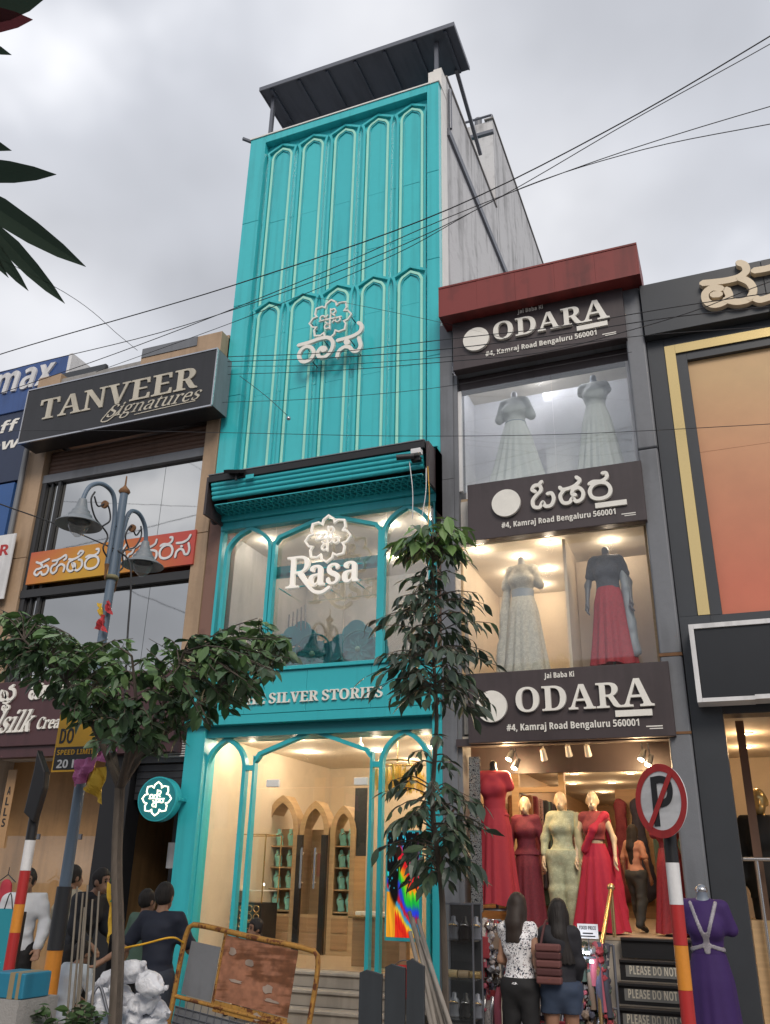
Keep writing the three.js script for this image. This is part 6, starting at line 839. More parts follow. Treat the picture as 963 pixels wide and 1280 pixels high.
{ // the people
  const put = (px, py, z, y0 = 0) => { const p = P(px, py, z); return { at: [p.x, y0, z], H: p.y - y0 }; };
  const black = fab(0.014, 0.014, 0.016), shoe = fab(0.03, 0.03, 0.03), hairB = mat(lin(0.03, 0.018, 0.013), 0.65, { map: 'bark' });
  figure('person', 'woman with long brown hair in a white patterned sleeveless top and black trousers', { ...put(646, 1118, 2.1), turn: Math.PI - 0.15, female: true, skin: mat(lin(0.4, 0.22, 0.145), 0.55, { map: 'cloth' }), top: { m: mat(0xffffff, 0.8, { map: 'floral' }), sleeve: 0.06, hem: 0.93, grow: 0.018, name: 'top' }, low: { m: black, end: 0.06, grow: 0.02 }, hair: { m: hairB, long: 0.3, tip: 0.085 }, shoes: shoe, pose: { le: [0.19, 1.14, 0.0], lw: [0.11, 1.05, 0.2], re: [-0.2, 1.13, -0.03], rw: [-0.22, 0.88, 0.03] } });
  const w2 = figure('person', 'woman with long black hair in dark top and denim shorts carrying a bag', { ...put(695, 1123, 2.05), turn: Math.PI + 0.25, female: true, skin: mat(lin(0.34, 0.18, 0.115), 0.55, { map: 'cloth' }), top: { m: fab(0.016, 0.016, 0.022), sleeve: 0.8, hem: 0.9, grow: 0.016, name: 'top' }, low: { m: fab(0.035, 0.055, 0.1), end: 0.72, grow: 0.03, name: 'shorts' }, hair: { long: 0.44, tip: 0.095, dx: -0.04 }, shoes: shoe, pose: { le: [0.19, 1.15, 0.04], lw: [0.13, 1.03, 0.24], re: [-0.19, 1.15, 0.02], rw: [-0.19, 0.94, 0.12], head: [-0.015, 1.6, 0.05] } });
  { const c = P(688, 1204, 2.25), s = thing('shoulder_bag', 'striped maroon shoulder bag at the dark haired woman\'s back', 'bag', c.toArray()); const m = fab(0.16, 0.06, 0.055), m2 = fab(0.09, 0.03, 0.03); for (let i = 0; i < 5; i++) part(s, 'bag_panel', rbox(c.x - 0.13, c.x + 0.1, c.y - 0.17 + i * 0.066, c.y - 0.106 + i * 0.066, c.z - 0.05, c.z + 0.04, 0.02), i % 2 ? m2 : m); part(s, 'bag_strap', tube([c.clone().add(V3(-0.08, 0.15, 0)), c.clone().add(V3(-0.07, 0.24, -0.06)), c.clone().add(V3(-0.06, 0.33, -0.16)), c.clone().add(V3(-0.06, 0.34, -0.3))], 0.012, 20, 6), m2); }
  figure('person', 'man in navy t-shirt reaching down beside the barricade', { ...put(207, 1105, 3.35), turn: Math.PI + 0.1, top: { m: fab(0.012, 0.017, 0.035), sleeve: 0.4, hem: 0.86, grow: 0.022 }, low: { m: fab(0.03, 0.04, 0.06), end: 0.06 }, hair: {}, shoes: shoe, pose: { re: [-0.28, 1.16, 0.12], rw: [-0.3, 1.05, 0.3], le: [0.33, 1.17, -0.04], lw: [0.5, 1.05, -0.12] } });
  figure('person', 'man in green shirt standing behind the navy shirted man', { ...put(185, 1113, 2.3), turn: Math.PI - 0.3, top: { m: fab(0.09, 0.16, 0.12), sleeve: 0.45, hem: 0.86, grow: 0.02 }, low: { m: black, end: 0.06 }, hair: {}, shoes: shoe });
  figure('person', 'man in white long sleeved shirt and black trousers near the striped post', { ...put(38, 1087, 2.2), turn: 0.5, face: true, top: { m: fab(0.62, 0.64, 0.68), sleeve: 0.97, hem: 0.9, grow: 0.022 }, low: { m: black, end: 0.06 }, hair: {}, shoes: shoe, pose: { le: [0.27, 1.16, 0.02], lw: [0.26, 0.94, 0.14] } });
  figure('person', 'man with black hair in dark shirt leaning over near the bamboo stakes', { ...put(112, 1082, 2.1), turn: 1.5, face: true, top: { m: fab(0.014, 0.016, 0.022), sleeve: 0.9, hem: 0.86, grow: 0.022 }, low: { m: black, end: 0.06 }, hair: {}, shoes: shoe, pose: { chest: [0, 1.28, 0.07], neck: [0, 1.43, 0.13], head: [0, 1.575, 0.21], ls: [0.185, 1.38, 0.1], rs: [-0.185, 1.38, 0.1], le: [0.24, 1.12, 0.14], re: [-0.24, 1.12, 0.14], lw: [0.2, 0.98, 0.34], rw: [-0.2, 0.98, 0.34] } });
  figure('person', 'man in cream shirt facing the shop behind the leaning man', { ...put(93, 1083, 1.8), turn: Math.PI - 0.4, top: { m: fab(0.42, 0.36, 0.26), sleeve: 0.5, hem: 0.86, grow: 0.02 }, low: { m: fab(0.05, 0.05, 0.05), end: 0.06 }, hair: {}, shoes: shoe });
  const sit = { pelvis: [0, 0.42, 0], waist: [0, 0.58, 0.03], chest: [0, 0.77, 0.09], neck: [0, 0.92, 0.14], head: [0, 1.07, 0.2], ls: [0.185, 0.88, 0.13], rs: [-0.185, 0.88, 0.13], le: [0.26, 0.64, 0.24], re: [-0.26, 0.64, 0.24], lw: [0.16, 0.52, 0.42], rw: [-0.16, 0.52, 0.42], lh: [0.09, 0.42, 0.02], rh: [-0.09, 0.42, 0.02], lk: [0.15, 0.46, 0.42], rk: [-0.15, 0.46, 0.42], la: [0.14, 0.09, 0.32], ra: [-0.14, 0.09, 0.32], lt: [0.15, 0.035, 0.48], rt: [-0.15, 0.035, 0.48] };
  const q = P(76, 1178, 2.75); figure('person', 'person in pale grey shirt sitting low beside the lamp post', { at: [q.x, 0, 2.6], H: 1.735 * q.y / 1.2, turn: Math.PI - 0.3, top: { m: fab(0.5, 0.55, 0.6), sleeve: 0.55, hem: 0.36, grow: 0.026 }, low: { m: black, top: 0.5, end: 0.06 }, hair: {}, shoes: shoe, pose: sit });
  solo('stool', [rbox(q.x - 0.18, q.x + 0.18, 0.26, 0.3, 2.45, 2.75, 0.01), ...[[-0.14, 2.49], [0.14, 2.49], [-0.14, 2.71], [0.14, 2.71]].map(([a, b]) => bar(V3(q.x + a, 0, b), V3(q.x + a * 0.9, 0.27, b), 0.018))], M.wood, 'low wooden stool under the sitting person', 'stool', undefined, [q.x, 0, 2.6]);
  const r = P(272, 1146, 2.3); figure('person', 'person with black hair sitting on the shop steps behind the barricade', { at: [r.x, GF - 0.35, 1.2], H: 1.735 * (P(272, 1146, 1.3).y - GF + 0.35) / 1.2, turn: -0.5, face: true, top: { m: fab(0.03, 0.03, 0.035), sleeve: 0.4, hem: 0.36, grow: 0.022 }, low: { m: black, top: 0.5, end: 0.06 }, hair: {}, shoes: shoe, pose: sit });
  const s = P(790, 1032, -1.1), OFy = Y(720, 1168, -0.1); figure('person', 'woman in salmon top and grey trousers walking into the dress shop', { at: [s.x, OFy, -1.1], H: s.y - OFy, turn: Math.PI - 0.5, female: true, top: { m: fab(0.5, 0.25, 0.17), sleeve: 0.4, hem: 0.9, grow: 0.016, name: 'top' }, low: { m: fab(0.045, 0.05, 0.05), end: 0.06, grow: 0.03 }, hair: { long: 0.55, tip: 0.03 }, shoes: shoe, pose: { lk: [0.1, 0.5, 0.1], la: [0.1, 0.1, 0.16], lt: [0.12, 0.05, 0.32], rk: [-0.1, 0.5, -0.02], ra: [-0.1, 0.12, -0.16], rt: [-0.12, 0.04, 0.0] } });
}
{ // the mannequins
  const OFy = Y(720, 1168, -0.1), gloss = mat(lin(0.62, 0.47, 0.3), 0.3), goldhead = mat(lin(0.6, 0.45, 0.2), 0.22, { metalness: 0.6 }), pole = { a: 0 };
  const mk = (label, px, py, z, y0, o, build, group) => { const p = P(px, py, z), top = o.headless ? 1.5 : 1.735; const F_ = figure('mannequin', label, { at: [p.x, y0, z], H: 1.735 * (p.y - y0) / top, female: true, skin: o.skin ?? gloss, category: 'mannequin', group, ...o }); build(F_); return F_; };
  const stand = (F_) => part(F_.t, 'stand', F_.put(merge([new THREE.CylinderGeometry(0.016, 0.016, 0.9, 8).translate(0, 0.45, 0), new THREE.CylinderGeometry(0.15, 0.16, 0.02, 20).translate(0, 0.011, 0)])), M.steel);
  const red = fab(0.33, 0.02, 0.035), maroon = fab(0.16, 0.015, 0.03, 'sequin'), pale = fab(0.5, 0.52, 0.34, 'sequin'), saree = fab(0.4, 0.012, 0.04);
  mk('headless form in a plain red gown at the shop entrance', 617, 962, -0.2, Y(617, 1138, -0.2), { headless: true, armless: true, legless: true, skin: M.black, top: { m: red, sleeve: 0.2, hem: 0.98, grow: 0.012, name: 'bodice' } }, (F_) => { skirt(F_.put, F_.t, 'skirt', red, 1.06, 0.06, 0.14, 0.26, { folds: 11, depth: 0.13 }); stand(F_); });
  mk('gold faced mannequin in a long maroon embroidered kurta', 656, 996, -0.55, OFy, { legless: true, top: { m: maroon, sleeve: 0.95, hem: 0.95, grow: 0.016, name: 'bodice' } }, (F_) => { skirt(F_.put, F_.t, 'skirt', maroon, 1.02, 0.06, 0.14, 0.25, { folds: 9, depth: 0.1 }); stand(F_); });
  mk('gold faced mannequin in a pale green outfit with wide trousers', 700, 990, -0.5, OFy, { top: { m: pale, sleeve: 0.9, hem: 0.84, grow: 0.014, name: 'bodice' }, low: { m: pale, end: 0.05, grow: 0.05 } }, (F_) => { part(F_.t, 'shawl', F_.put(netMesh([cap([0.2, 1.43, 0], [0.24, 0.9, 0.02], 0.05, 0.07, 0.8), cap([0.24, 0.9, 0.02], [0.24, 0.35, 0.02], 0.07, 0.085, 0.9)], 0.014, { k: 0.03, crease: 0.02 })), fab(0.55, 0.5, 0.28)); stand(F_); });
  mk('gold faced mannequin in a red saree with draped shoulder cloth', 740, 990, -0.45, OFy, { legless: true, top: { m: fab(0.3, 0.05, 0.05, 'sequin'), sleeve: 0.06, hem: 1.12, grow: 0.01, name: 'blouse' } }, (F_) => { skirt(F_.put, F_.t, 'saree', saree, 1.08, 0.03, 0.125, 0.36, { folds: 10, depth: 0.16, bell: 1.1 }); part(F_.t, 'shoulder_cloth', F_.put(netMesh([cap([-0.13, 1.0, 0.1], [0.0, 1.25, 0.15], 0.05, 0.05), cap([0.0, 1.25, 0.15], [0.15, 1.44, 0.02], 0.05, 0.045), cap([0.15, 1.44, 0.0], [0.2, 1.0, -0.14], 0.05, 0.06), cap([0.2, 1.0, -0.14], [0.25, 0.2, -0.12], 0.06, 0.09)], 0.014, { k: 0.04, crease: 0.025 })), saree); stand(F_); });
  mk('headless form in a red sequinned skirt behind the no parking sign', 832, 1022, -0.5, OFy, { headless: true, armless: true, legless: true, skin: M.black, top: { m: fab(0.3, 0.03, 0.04, 'sequin'), sleeve: 0.25, hem: 1.02, grow: 0.012, name: 'bodice' } }, (F_) => { skirt(F_.put, F_.t, 'skirt', fab(0.34, 0.03, 0.04, 'sequin', 0.5), 1.1, 0.04, 0.135, 0.28, { folds: 12, depth: 0.06 }); stand(F_); });
  const purple = fab(0.035, 0.01, 0.1);
  mk('headless silver necked form in a purple gown standing on the pavement', 878, 1122, 1.7, 0, { headless: true, armless: true, legless: true, skin: mat(lin(0.16, 0.19, 0.24), 0.5), top: { m: purple, sleeve: 0.28, hem: 1.0, grow: 0.014, vee: 1.6, neck: 0.05, name: 'bodice' } }, (F_) => { skirt(F_.put, F_.t, 'skirt', purple, 1.08, 0.04, 0.135, 0.24, { folds: 10, depth: 0.07 }); part(F_.t, 'neck_cap', F_.put(new THREE.SphereGeometry(0.05, 16, 12).scale(1, 0.75, 1).translate(0, 1.56, 0)), M.steelshine); const trim = fab(0.34, 0.32, 0.36, 'sequin', 0.5); const seg = (x, y, ax, ay, bx, by) => { const dx = bx - ax, dy = by - ay, t = THREE.MathUtils.clamp(((x - ax) * dx + (y - ay) * dy) / (dx * dx + dy * dy), 0, 1); return Math.hypot(x - ax - dx * t, y - ay - dy * t); }; part(F_.t, 'silver_embroidery', F_.put(netMesh(F_.torso, 0.009, { k: 0.045, grow: 0.021, crease: 0.008, seed: 2, cut: (x, y, z) => Math.max(-z, y - 1.49, Math.min(seg(Math.abs(x), y, 0.1, 1.46, 0.012, 1.2), seg(x, y, 0, 1.22, 0, 1.1) - 0.008, seg(Math.abs(x), y, 0.0, 1.15, 0.16, 1.1)) - 0.016) })), trim); stand(F_); });
  const bF = Y(940, 1150, -1.1); mk('gold headed mannequin in a black coat behind the steel rail', 946, 986, -1.5, bF - 0.75, { skin: goldhead, top: { m: fab(0.012, 0.012, 0.013), sleeve: 0.95, hem: 0.75, grow: 0.03, name: 'coat' }, low: { m: fab(0.012, 0.012, 0.013), end: 0.05 } }, (F_) => stand(F_));
  // upper windows
  const s2t = Y(690, 590, 0.16), s3t = Y(715, 838, 0.16), ivory = fab(0.68, 0.7, 0.68), lace = fab(0.62, 0.6, 0.52, 'sequin'), grayform = mat(lin(0.3, 0.34, 0.38), 0.5);
  mk('headless form in a white gown with cape sleeves in the top window', 643, 498, -0.5, s2t - 0.02, { headless: true, armless: true, legless: true, skin: mat(lin(0.7, 0.7, 0.7), 0.5), top: { m: ivory, sleeve: 0.4, hem: 1.02, grow: 0.02, name: 'bodice' } }, (F_) => { skirt(F_.put, F_.t, 'skirt', ivory, 1.12, 0.06, 0.135, 0.42, { folds: 15, depth: 0.12 }); part(F_.t, 'belt', F_.put(new THREE.TorusGeometry(0.135, 0.012, 6, 28).rotateX(Math.PI / 2).scale(1, 1, 0.85).translate(0, 1.1, 0)), grayform); stand(F_); });
  mk('headless form in a slim white gown in the top window', 742, 478, -0.5, s2t - 0.02, { headless: true, armless: true, legless: true, skin: grayform, top: { m: ivory, sleeve: 0.1, hem: 1.02, grow: 0.012, name: 'bodice' } }, (F_) => { skirt(F_.put, F_.t, 'skirt', ivory, 1.12, 0.06, 0.13, 0.32, { folds: 15, depth: 0.13 }); stand(F_); });
  mk('headless form in an ivory lace gown with grey sash in the middle window', 652, 706, -0.45, s3t - 0.02, { headless: true, armless: true, legless: true, skin: mat(lin(0.4, 0.42, 0.42), 0.5), top: { m: lace, sleeve: 0.35, hem: 1.02, grow: 0.014, name: 'bodice' } }, (F_) => { skirt(F_.put, F_.t, 'skirt', lace, 1.1, 0.05, 0.13, 0.3, { folds: 11, depth: 0.13 }); part(F_.t, 'sash', F_.put(new THREE.CylinderGeometry(0.14, 0.135, 0.12, 28, 1, true).scale(1, 1, 0.88).translate(0, 1.1, 0)), grayform); part(F_.t, 'long_veil', F_.put(netMesh([cap([-0.16, 1.42, -0.02], [-0.24, 0.9, -0.03], 0.035, 0.06), cap([-0.24, 0.9, -0.03], [-0.28, 0.12, 0.0], 0.06, 0.09)], 0.014, { crease: 0.02 })), lace); stand(F_); });
  mk('headless form in a grey blouse and red long skirt in the middle window', 757, 694, -0.4, s3t - 0.02, { headless: true, legless: true, skin: mat(lin(0.12, 0.13, 0.15), 0.4), top: { m: fab(0.08, 0.085, 0.11, 'sequin'), sleeve: 0.3, hem: 1.02, grow: 0.018, name: 'blouse' } }, (F_) => { skirt(F_.put, F_.t, 'skirt', fab(0.46, 0.018, 0.035, 'sequin', 0.7), 1.08, 0.14, 0.135, 0.27, { folds: 12, depth: 0.13 }); part(F_.t, 'shoulder_drape', F_.put(netMesh([cap([0.15, 1.44, 0.0], [0.2, 1.05, 0.02], 0.035, 0.05), cap([0.2, 1.05, 0.02], [0.24, 0.3, 0.02], 0.05, 0.07)], 0.014, { crease: 0.02 })), grayform); stand(F_); });
}
// ---------------------------------------------------------------- inside and in front of the jewellery shop
const mintbust = mat(lin(0.3, 0.68, 0.6), 0.5, { map: 'fine' });
const bustGeo = mergeVertices((() => { const g = lathe([[0, 0], [0.055, 0], [0.06, 0.02], [0.05, 0.08], [0.068, 0.14], [0.06, 0.19], [0.03, 0.22], [0.028, 0.27], [0, 0.28]], 14); g.scale(1, 1, 0.55); return g; })()); bustGeo.computeVertexNormals();
const necklace = new THREE.TorusGeometry(0.042, 0.006, 5, 16);
{
  const z = -2.4; [[327, 371, 999, 'arched wooden display cabinet with necklace busts by the beige wall', true], [373, 410, 1006, 'arched wooden centre cabinet framed by two black columns', false], [412, 444, 1012, 'arched wooden display cabinet with necklace busts beside the dark panel', true]].forEach(([a, b, top, label, shelves]) => {
    const x0 = X(a, 1100, z), x1 = X(b, 1100, z), yp = Y((a + b) / 2, top, z), s = thing('display_cabinet', label, 'cabinet', [(x0 + x1) / 2, GF, z - 0.2]), w = x1 - x0, ys = yp - w * 0.9;
    const o = new THREE.Shape(); o.moveTo(x0, GF); o.lineTo(x0, ys + w * 0.2); o.quadraticCurveTo(x0 + w * 0.1, yp - w * 0.1, (x0 + x1) / 2, yp + 0.06); o.quadraticCurveTo(x1 - w * 0.1, yp - w * 0.1, x1, ys + w * 0.2); o.lineTo(x1, GF); const h = new THREE.Path(); const e = 0.085, c = (x0 + x1) / 2; h.moveTo(x0 + e, GF + 0.55); h.lineTo(x0 + e, ys); h.quadraticCurveTo(x0 + e, yp - w * 0.28, c, yp - 0.06); h.quadraticCurveTo(x1 - e, yp - w * 0.28, x1 - e, ys); h.lineTo(x1 - e, GF + 0.55); h.closePath(); o.holes.push(h);
    part(s, 'arch_front', metricUV(new THREE.ExtrudeGeometry(o, { depth: 0.04, bevelEnabled: false, curveSegments: 14 }).translate(0, 0, z)), M.woodlight); part(s, 'cabinet_back', box(x0, x1, GF, ys + w * 0.2, z - 0.4, z - 0.37), M.woodlight); part(s, 'cabinet_side', box(x0, x0 + 0.03, GF, ys + w * 0.2, z - 0.37, z - 0.002), M.woodlight); part(s, 'cabinet_side', box(x1 - 0.03, x1, GF, ys + w * 0.2, z - 0.37, z - 0.002), M.woodlight);
    part(s, 'cabinet_roof', quad(V3(x0, ys + w * 0.2, z - 0.4), V3(x0, ys + w * 0.2, z), V3(c, yp + 0.06, z), V3(c, yp + 0.06, z - 0.4)), M.woodlight); part(s, 'cabinet_roof', quad(V3(c, yp + 0.06, z - 0.4), V3(c, yp + 0.06, z), V3(x1, ys + w * 0.2, z), V3(x1, ys + w * 0.2, z - 0.4)), M.woodlight);
    const n = 4, y0 = GF + 0.58, dy = (ys - y0 + 0.15) / n; if (shelves) for (let i = 0; i < n; i++) { part(s, 'shelf', box(x0 + 0.04, x1 - 0.04, y0 + i * dy, y0 + i * dy + 0.02, z - 0.36, z - 0.02), M.woodlight); for (const u of [0.34, 0.68]) { const t = thing('necklace_bust', 'small mint green necklace bust on a cabinet shelf', 'display bust', [x0 + w * u, y0 + i * dy + 0.021, z - 0.16], 'necklace busts on the cabinet shelves'); place(t, 'bust', bustGeo, mintbust, V3(0, 0, 0), [0, 0.5, 0.12], 0.95); place(t, 'necklace', necklace, M.brass, V3(0, 0.16, 0.012), [1.1, 0.5, 0], 0.95); } }
    else { part(s, 'black_column', box(x0 + 0.0, x0 + 0.09, GF, ys, z + 0.05, z + 0.12), M.black); part(s, 'black_column', box(x1 - 0.09, x1, GF, ys, z + 0.05, z + 0.12), M.black); part(s, 'pink_panel', box(c - 0.1, c + 0.1, GF + 1.1, GF + 1.45, z - 0.36, z - 0.33), fab(0.45, 0.2, 0.14)); }
    part(s, 'drawer', box(x0 + 0.08, x1 - 0.08, GF + 0.08, GF + 0.28, z + 0.041, z + 0.055), M.wood); part(s, 'drawer', box(x0 + 0.08, x1 - 0.08, GF + 0.31, GF + 0.51, z + 0.041, z + 0.055), M.wood);
  });
  { const x0 = X(276, 1100, -1.3), x1 = X(329, 1100, -1.3), y0 = Y(300, 1128, -1.3), y1 = Y(300, 1043, -1.3), s = thing('showcase', 'brass framed glass showcase on an ornate black base', 'showcase', [(x0 + x1) / 2, GF, -1.5]); part(s, 'base', box(x0, x1, GF, y0, -1.8, -1.3), M.black); const L = []; for (let i = 0; i < 6; i++) for (let j = 0; j < 3; j++) L.push(new THREE.TorusGeometry(0.045, 0.008, 5, 12).translate(x0 + 0.07 + i * (x1 - x0 - 0.12) / 5.2, y0 - 0.08 - j * 0.11, -1.295)); part(s, 'base_ornament', L, M.brass).userData.kind = 'stuff'; const E = (a, b, c, d, e, f) => part(s, 'brass_edge', sqbar(V3(a, b, c), V3(d, e, f), 0.016), M.brass); for (const x of [x0, x1]) for (const zz of [-1.8, -1.3]) E(x, y0, zz, x, y1, zz); for (const y of [y1]) { E(x0, y, -1.3, x1, y, -1.3); E(x0, y, -1.8, x1, y, -1.8); E(x0, y, -1.8, x0, y, -1.3); E(x1, y, -1.8, x1, y, -1.3); } part(s, 'glass', box(x0 + 0.01, x1 - 0.01, y0, y1 - 0.01, -1.302, -1.298), M.glass); for (const x of [x0 + 0.15, x1 - 0.15]) part(s, 'lamp_glow', new THREE.SphereGeometry(0.018, 8, 6).translate(x, y0 + 0.25, -1.6), M.glowwhite); part(s, 'inner_shelf', box(x0 + 0.02, x1 - 0.02, y0 + 0.16, y0 + 0.17, -1.78, -1.34), M.white); }
  { const x0 = X(436, 1150, -0.9), x1 = X(500, 1150, -0.9), y0 = Y(455, 1148, -0.9), y1 = Y(455, 1113, -0.9), s = thing('glass_counter', 'low glass topped counter beside the glass door', 'counter', [(x0 + x1) / 2, GF, -1.1]); part(s, 'counter_body', box(x0 + 0.05, x1, GF, y0, -1.3, -0.92), M.wood); part(s, 'counter_edge', box(x0, x1, y0, y0 + 0.02, -1.34, -0.88), M.brass); part(s, 'glass', box(x0 + 0.02, x1, y0 + 0.021, y1, -1.32, -0.9), M.glass); for (let i = 0; i < 4; i++) part(s, 'jewel_tray', rbox(x0 + 0.05 + i * 0.11, x0 + 0.14 + i * 0.11, y0 + 0.03, y0 + 0.08, -1.25, -1.0, 0.01), M.white); for (const xx of [x0 + 0.02]) part(s, 'counter_leg', box(xx, xx + 0.03, GF, y0, -1.3, -1.27), M.brass); }
  part(thing('dark_wall_panel', 'tall dark panel hanging on the wall beside the cabinets', 'panel', [X(448, 1020, -2.4), Y(448, 1030, -2.4), -2.4]), 'panel_sheet', box(X(444, 1000, -2.4), X(459, 1000, -2.4), Y(450, 1070, -2.4), Y(450, 985, -2.4), -2.42, -2.4), M.dark);
  { const R = rng(5), c = P(497, 975, -0.9), s = thing('chandelier', 'gold chandelier of many hanging strips near the shop ceiling', 'chandelier', c.toArray()), L = [], foil = mat(lin(0.7, 0.5, 0.13), 0.3, { metalness: 0.7 }); for (let i = 0; i < 150; i++) { const a = R() * 6.28, r = Math.sqrt(R()) * 0.42, x = c.x + Math.cos(a) * r, zz = c.z + Math.sin(a) * r, y = c.y + 0.22 - R() * 0.1; L.push(new THREE.BoxGeometry(0.022, 0.16 + R() * 0.16, 0.003).rotateY(R() * 3).rotateZ((R() - 0.5) * 0.3).translate(x, y - 0.12 - r * 0.2, zz)); } part(s, 'gold_strips', L, foil).userData.kind = 'stuff'; part(s, 'ceiling_ring', new THREE.TorusGeometry(0.3, 0.015, 6, 30).rotateX(Math.PI / 2).translate(c.x, c.y + 0.24, c.z), M.brass); part(s, 'suspension', bar(V3(c.x, c.y + 0.2, c.z), V3(c.x, 3.68, c.z), 0.008), M.brass); }
  { // upright screen showing a rainbow picture
    const zz = 0.12, x0 = X(484, 1100, zz), x1 = X(524, 1100, zz), y0 = Y(503, 1172, zz), y1 = Y(505, 1040, zz), s = thing('advertising_screen', 'upright bright screen with a rainbow coloured picture by the entrance', 'screen', [(x0 + x1) / 2, GF, zz]);
    const tex = grey(256, (u, v) => { const n = N(u, v, 3, 3, 201), f = fbm(u * 40 + v * 14, v * 5, 7, 3), p = v + 0.35 * (u - 0.5) + 0.22 * (n - 0.5) + 0.1 * (f - 0.5), pal = [[0, 0.85, 0.12, 0.1], [0.1, 0.9, 0.2, 0.1], [0.16, 0.95, 0.75, 0.15], [0.22, 0.2, 0.6, 0.8], [0.28, 0.8, 0.1, 0.15], [0.36, 0.15, 0.25, 0.85], [0.44, 0.1, 0.7, 0.25], [0.52, 0.4, 0.8, 0.15], [0.57, 0.95, 0.6, 0.1], [0.64, 0.9, 0.15, 0.15], [0.76, 0.85, 0.1, 0.25], [0.84, 0.3, 0.5, 0.9], [0.92, 0.7, 0.3, 0.7], [1.1, 0.05, 0.05, 0.08]]; let c = [0.9, 0.2, 0.1]; for (let i = 1; i < pal.length; i++) if (p <= pal[i][0] && p >= pal[i - 1][0]) { const t = THREE.MathUtils.smoothstep(p, pal[i - 1][0], pal[i][0]); c = [1, 2, 3].map((k) => pal[i - 1][k] + (pal[i][k] - pal[i - 1][k]) * t); } if (u < 0.3 - 0.1 * n && v < 0.42) c = [0.92, 0.55 + 0.2 * n, 0.15]; const dark = Math.max(THREE.MathUtils.smoothstep(0.34 - Math.hypot((u - 0.22) * 1.1, (v - 0.55) * 0.7) + 0.2 * (n - 0.5), 0.1, 0.16), THREE.MathUtils.smoothstep(v + 0.3 * (n - 0.5) - 0.25 * u, 0.68, 0.74)), sp = N(u, v, 22, 2, 205) > 0.72 ? [0.2, 0.75, 0.85] : [0.04, 0.04, 0.05]; return c.map((q, i) => (q * (1 - dark) + sp[i] * dark) * (0.8 + 0.4 * f)); }, true); tex.wrapS = tex.wrapT = THREE.ClampToEdgeWrapping;
    const g = new THREE.PlaneGeometry(x1 - x0, y1 - y0).translate((x0 + x1) / 2, (y0 + y1) / 2, zz + 0.004); part(s, 'screen_face', g, new THREE.MeshStandardMaterial({ color: 0x000000, roughness: 0.3, emissive: 0xffffff, emissiveMap: tex, emissiveIntensity: 0.7 })); part(s, 'screen_case', box(x0 - 0.02, x1 + 0.02, y0 - 0.04, y1 + 0.02, zz - 0.06, zz), M.tealTrim); part(s, 'screen_leg', [box((x0 + x1) / 2 - 0.04, (x0 + x1) / 2 + 0.04, GF, y0 - 0.041, zz - 0.05, zz - 0.01), box(x0, x1, GF, GF + 0.02, zz - 0.15, zz + 0.06)], M.wood); const l = new THREE.RectAreaLight(0xffa0c0, 0.5, x1 - x0, y1 - y0); l.position.set((x0 + x1) / 2, (y0 + y1) / 2, zz + 0.02); l.lookAt(l.position.x, l.position.y, 5); scene.add(l); }
  { const c = P(508, 1206, 0.45), s = thing('red_bucket', 'red square bucket standing at the top of the shop steps', 'bucket', [c.x, GF - 0.17, 0.42]); part(s, 'bucket_body', lathe([[0, 0], [0.16, 0], [0.19, 0.3], [0.2, 0.3], [0.2, 0.32], [0.185, 0.32], [0.165, 0.03]], 20).translate(c.x, GF - 0.168, 0.42), fab(0.5, 0.02, 0.02, 'fine', 0.4)); part(s, 'bucket_handle', tube([V3(c.x - 0.19, GF + 0.14, 0.42), V3(c.x, GF + 0.22, 0.5), V3(c.x + 0.19, GF + 0.14, 0.42)], 0.006, 16, 5), M.steel); }
  { // teal festive backdrop in the first floor window
    const zz = -0.55, s = thing('window_decor', 'teal festive backdrop of wire rings and scalloped clouds in the window', 'decoration', [X(405, 825, zz), Y(405, 835, zz), zz]), tl = mat(lin(0.05, 0.5, 0.6), 0.6, { map: 'fine' });
    const R = rng(9); for (let i = 0; i < 13; i++) { const c = P(352 + i * 10.2, 806 - 14 * Math.sin(i * 0.9) - R() * 10, zz), r = 0.11 + R() * 0.06; part(s, 'cloud_scallop', new THREE.CylinderGeometry(r, r, 0.04, 18).rotateX(Math.PI / 2).translate(c.x, c.y, zz - 0.05 - (i % 3) * 0.045), tl); }
    part(s, 'backdrop_board', box(X(350, 830, zz), X(478, 820, zz), Y(405, 838, zz), Y(405, 802, zz), zz - 0.2, zz - 0.18), tl);
    for (const [px, py, pr] of [[392, 818, 26], [449, 812, 24]]) { const c = P(px, py, zz), r = pr / 85; part(s, 'wire_ring', new THREE.TorusGeometry(r, 0.014, 8, 40).translate(c.x, c.y, zz + 0.03), M.tealTrim); for (let k = 0; k < 9; k++) { const a = k / 9 * 6.28; part(s, 'ring_petal', leafGeo(r * 0.9, r * 0.42, 0.3, 0.2).rotateZ(a).translate(c.x, c.y, zz + 0.02), M.tealTrim); } part(s, 'ring_hub', new THREE.SphereGeometry(r * 0.14, 12, 8).translate(c.x, c.y, zz + 0.05), M.mint); }
    for (let i = 0; i < 5; i++) part(s, 'chrome_rod', bar(P(362 + i * 5, 768 - i * 3, zz - 0.1), P(358 + i * 6, 815, zz - 0.1), 0.012), M.steelshine);
    const L = []; const a = P(346, 722, -0.25), b = P(478, 700, -0.25); for (let i = 0; i < 12; i++) L.push(new THREE.CylinderGeometry(0.075, 0.075, 0.03, 14, 1, false, Math.PI / 2, Math.PI).rotateX(Math.PI / 2).translate(a.x + (b.x - a.x) * (i + 0.5) / 12, a.y - 0.02, -0.25)); part(s, 'valance', [box(a.x, b.x, a.y, a.y + 0.17, -0.265, -0.235), ...L], mat(lin(0.05, 0.42, 0.46), 0.6), 'teal scalloped valance hung behind the raised letters');
  }
}
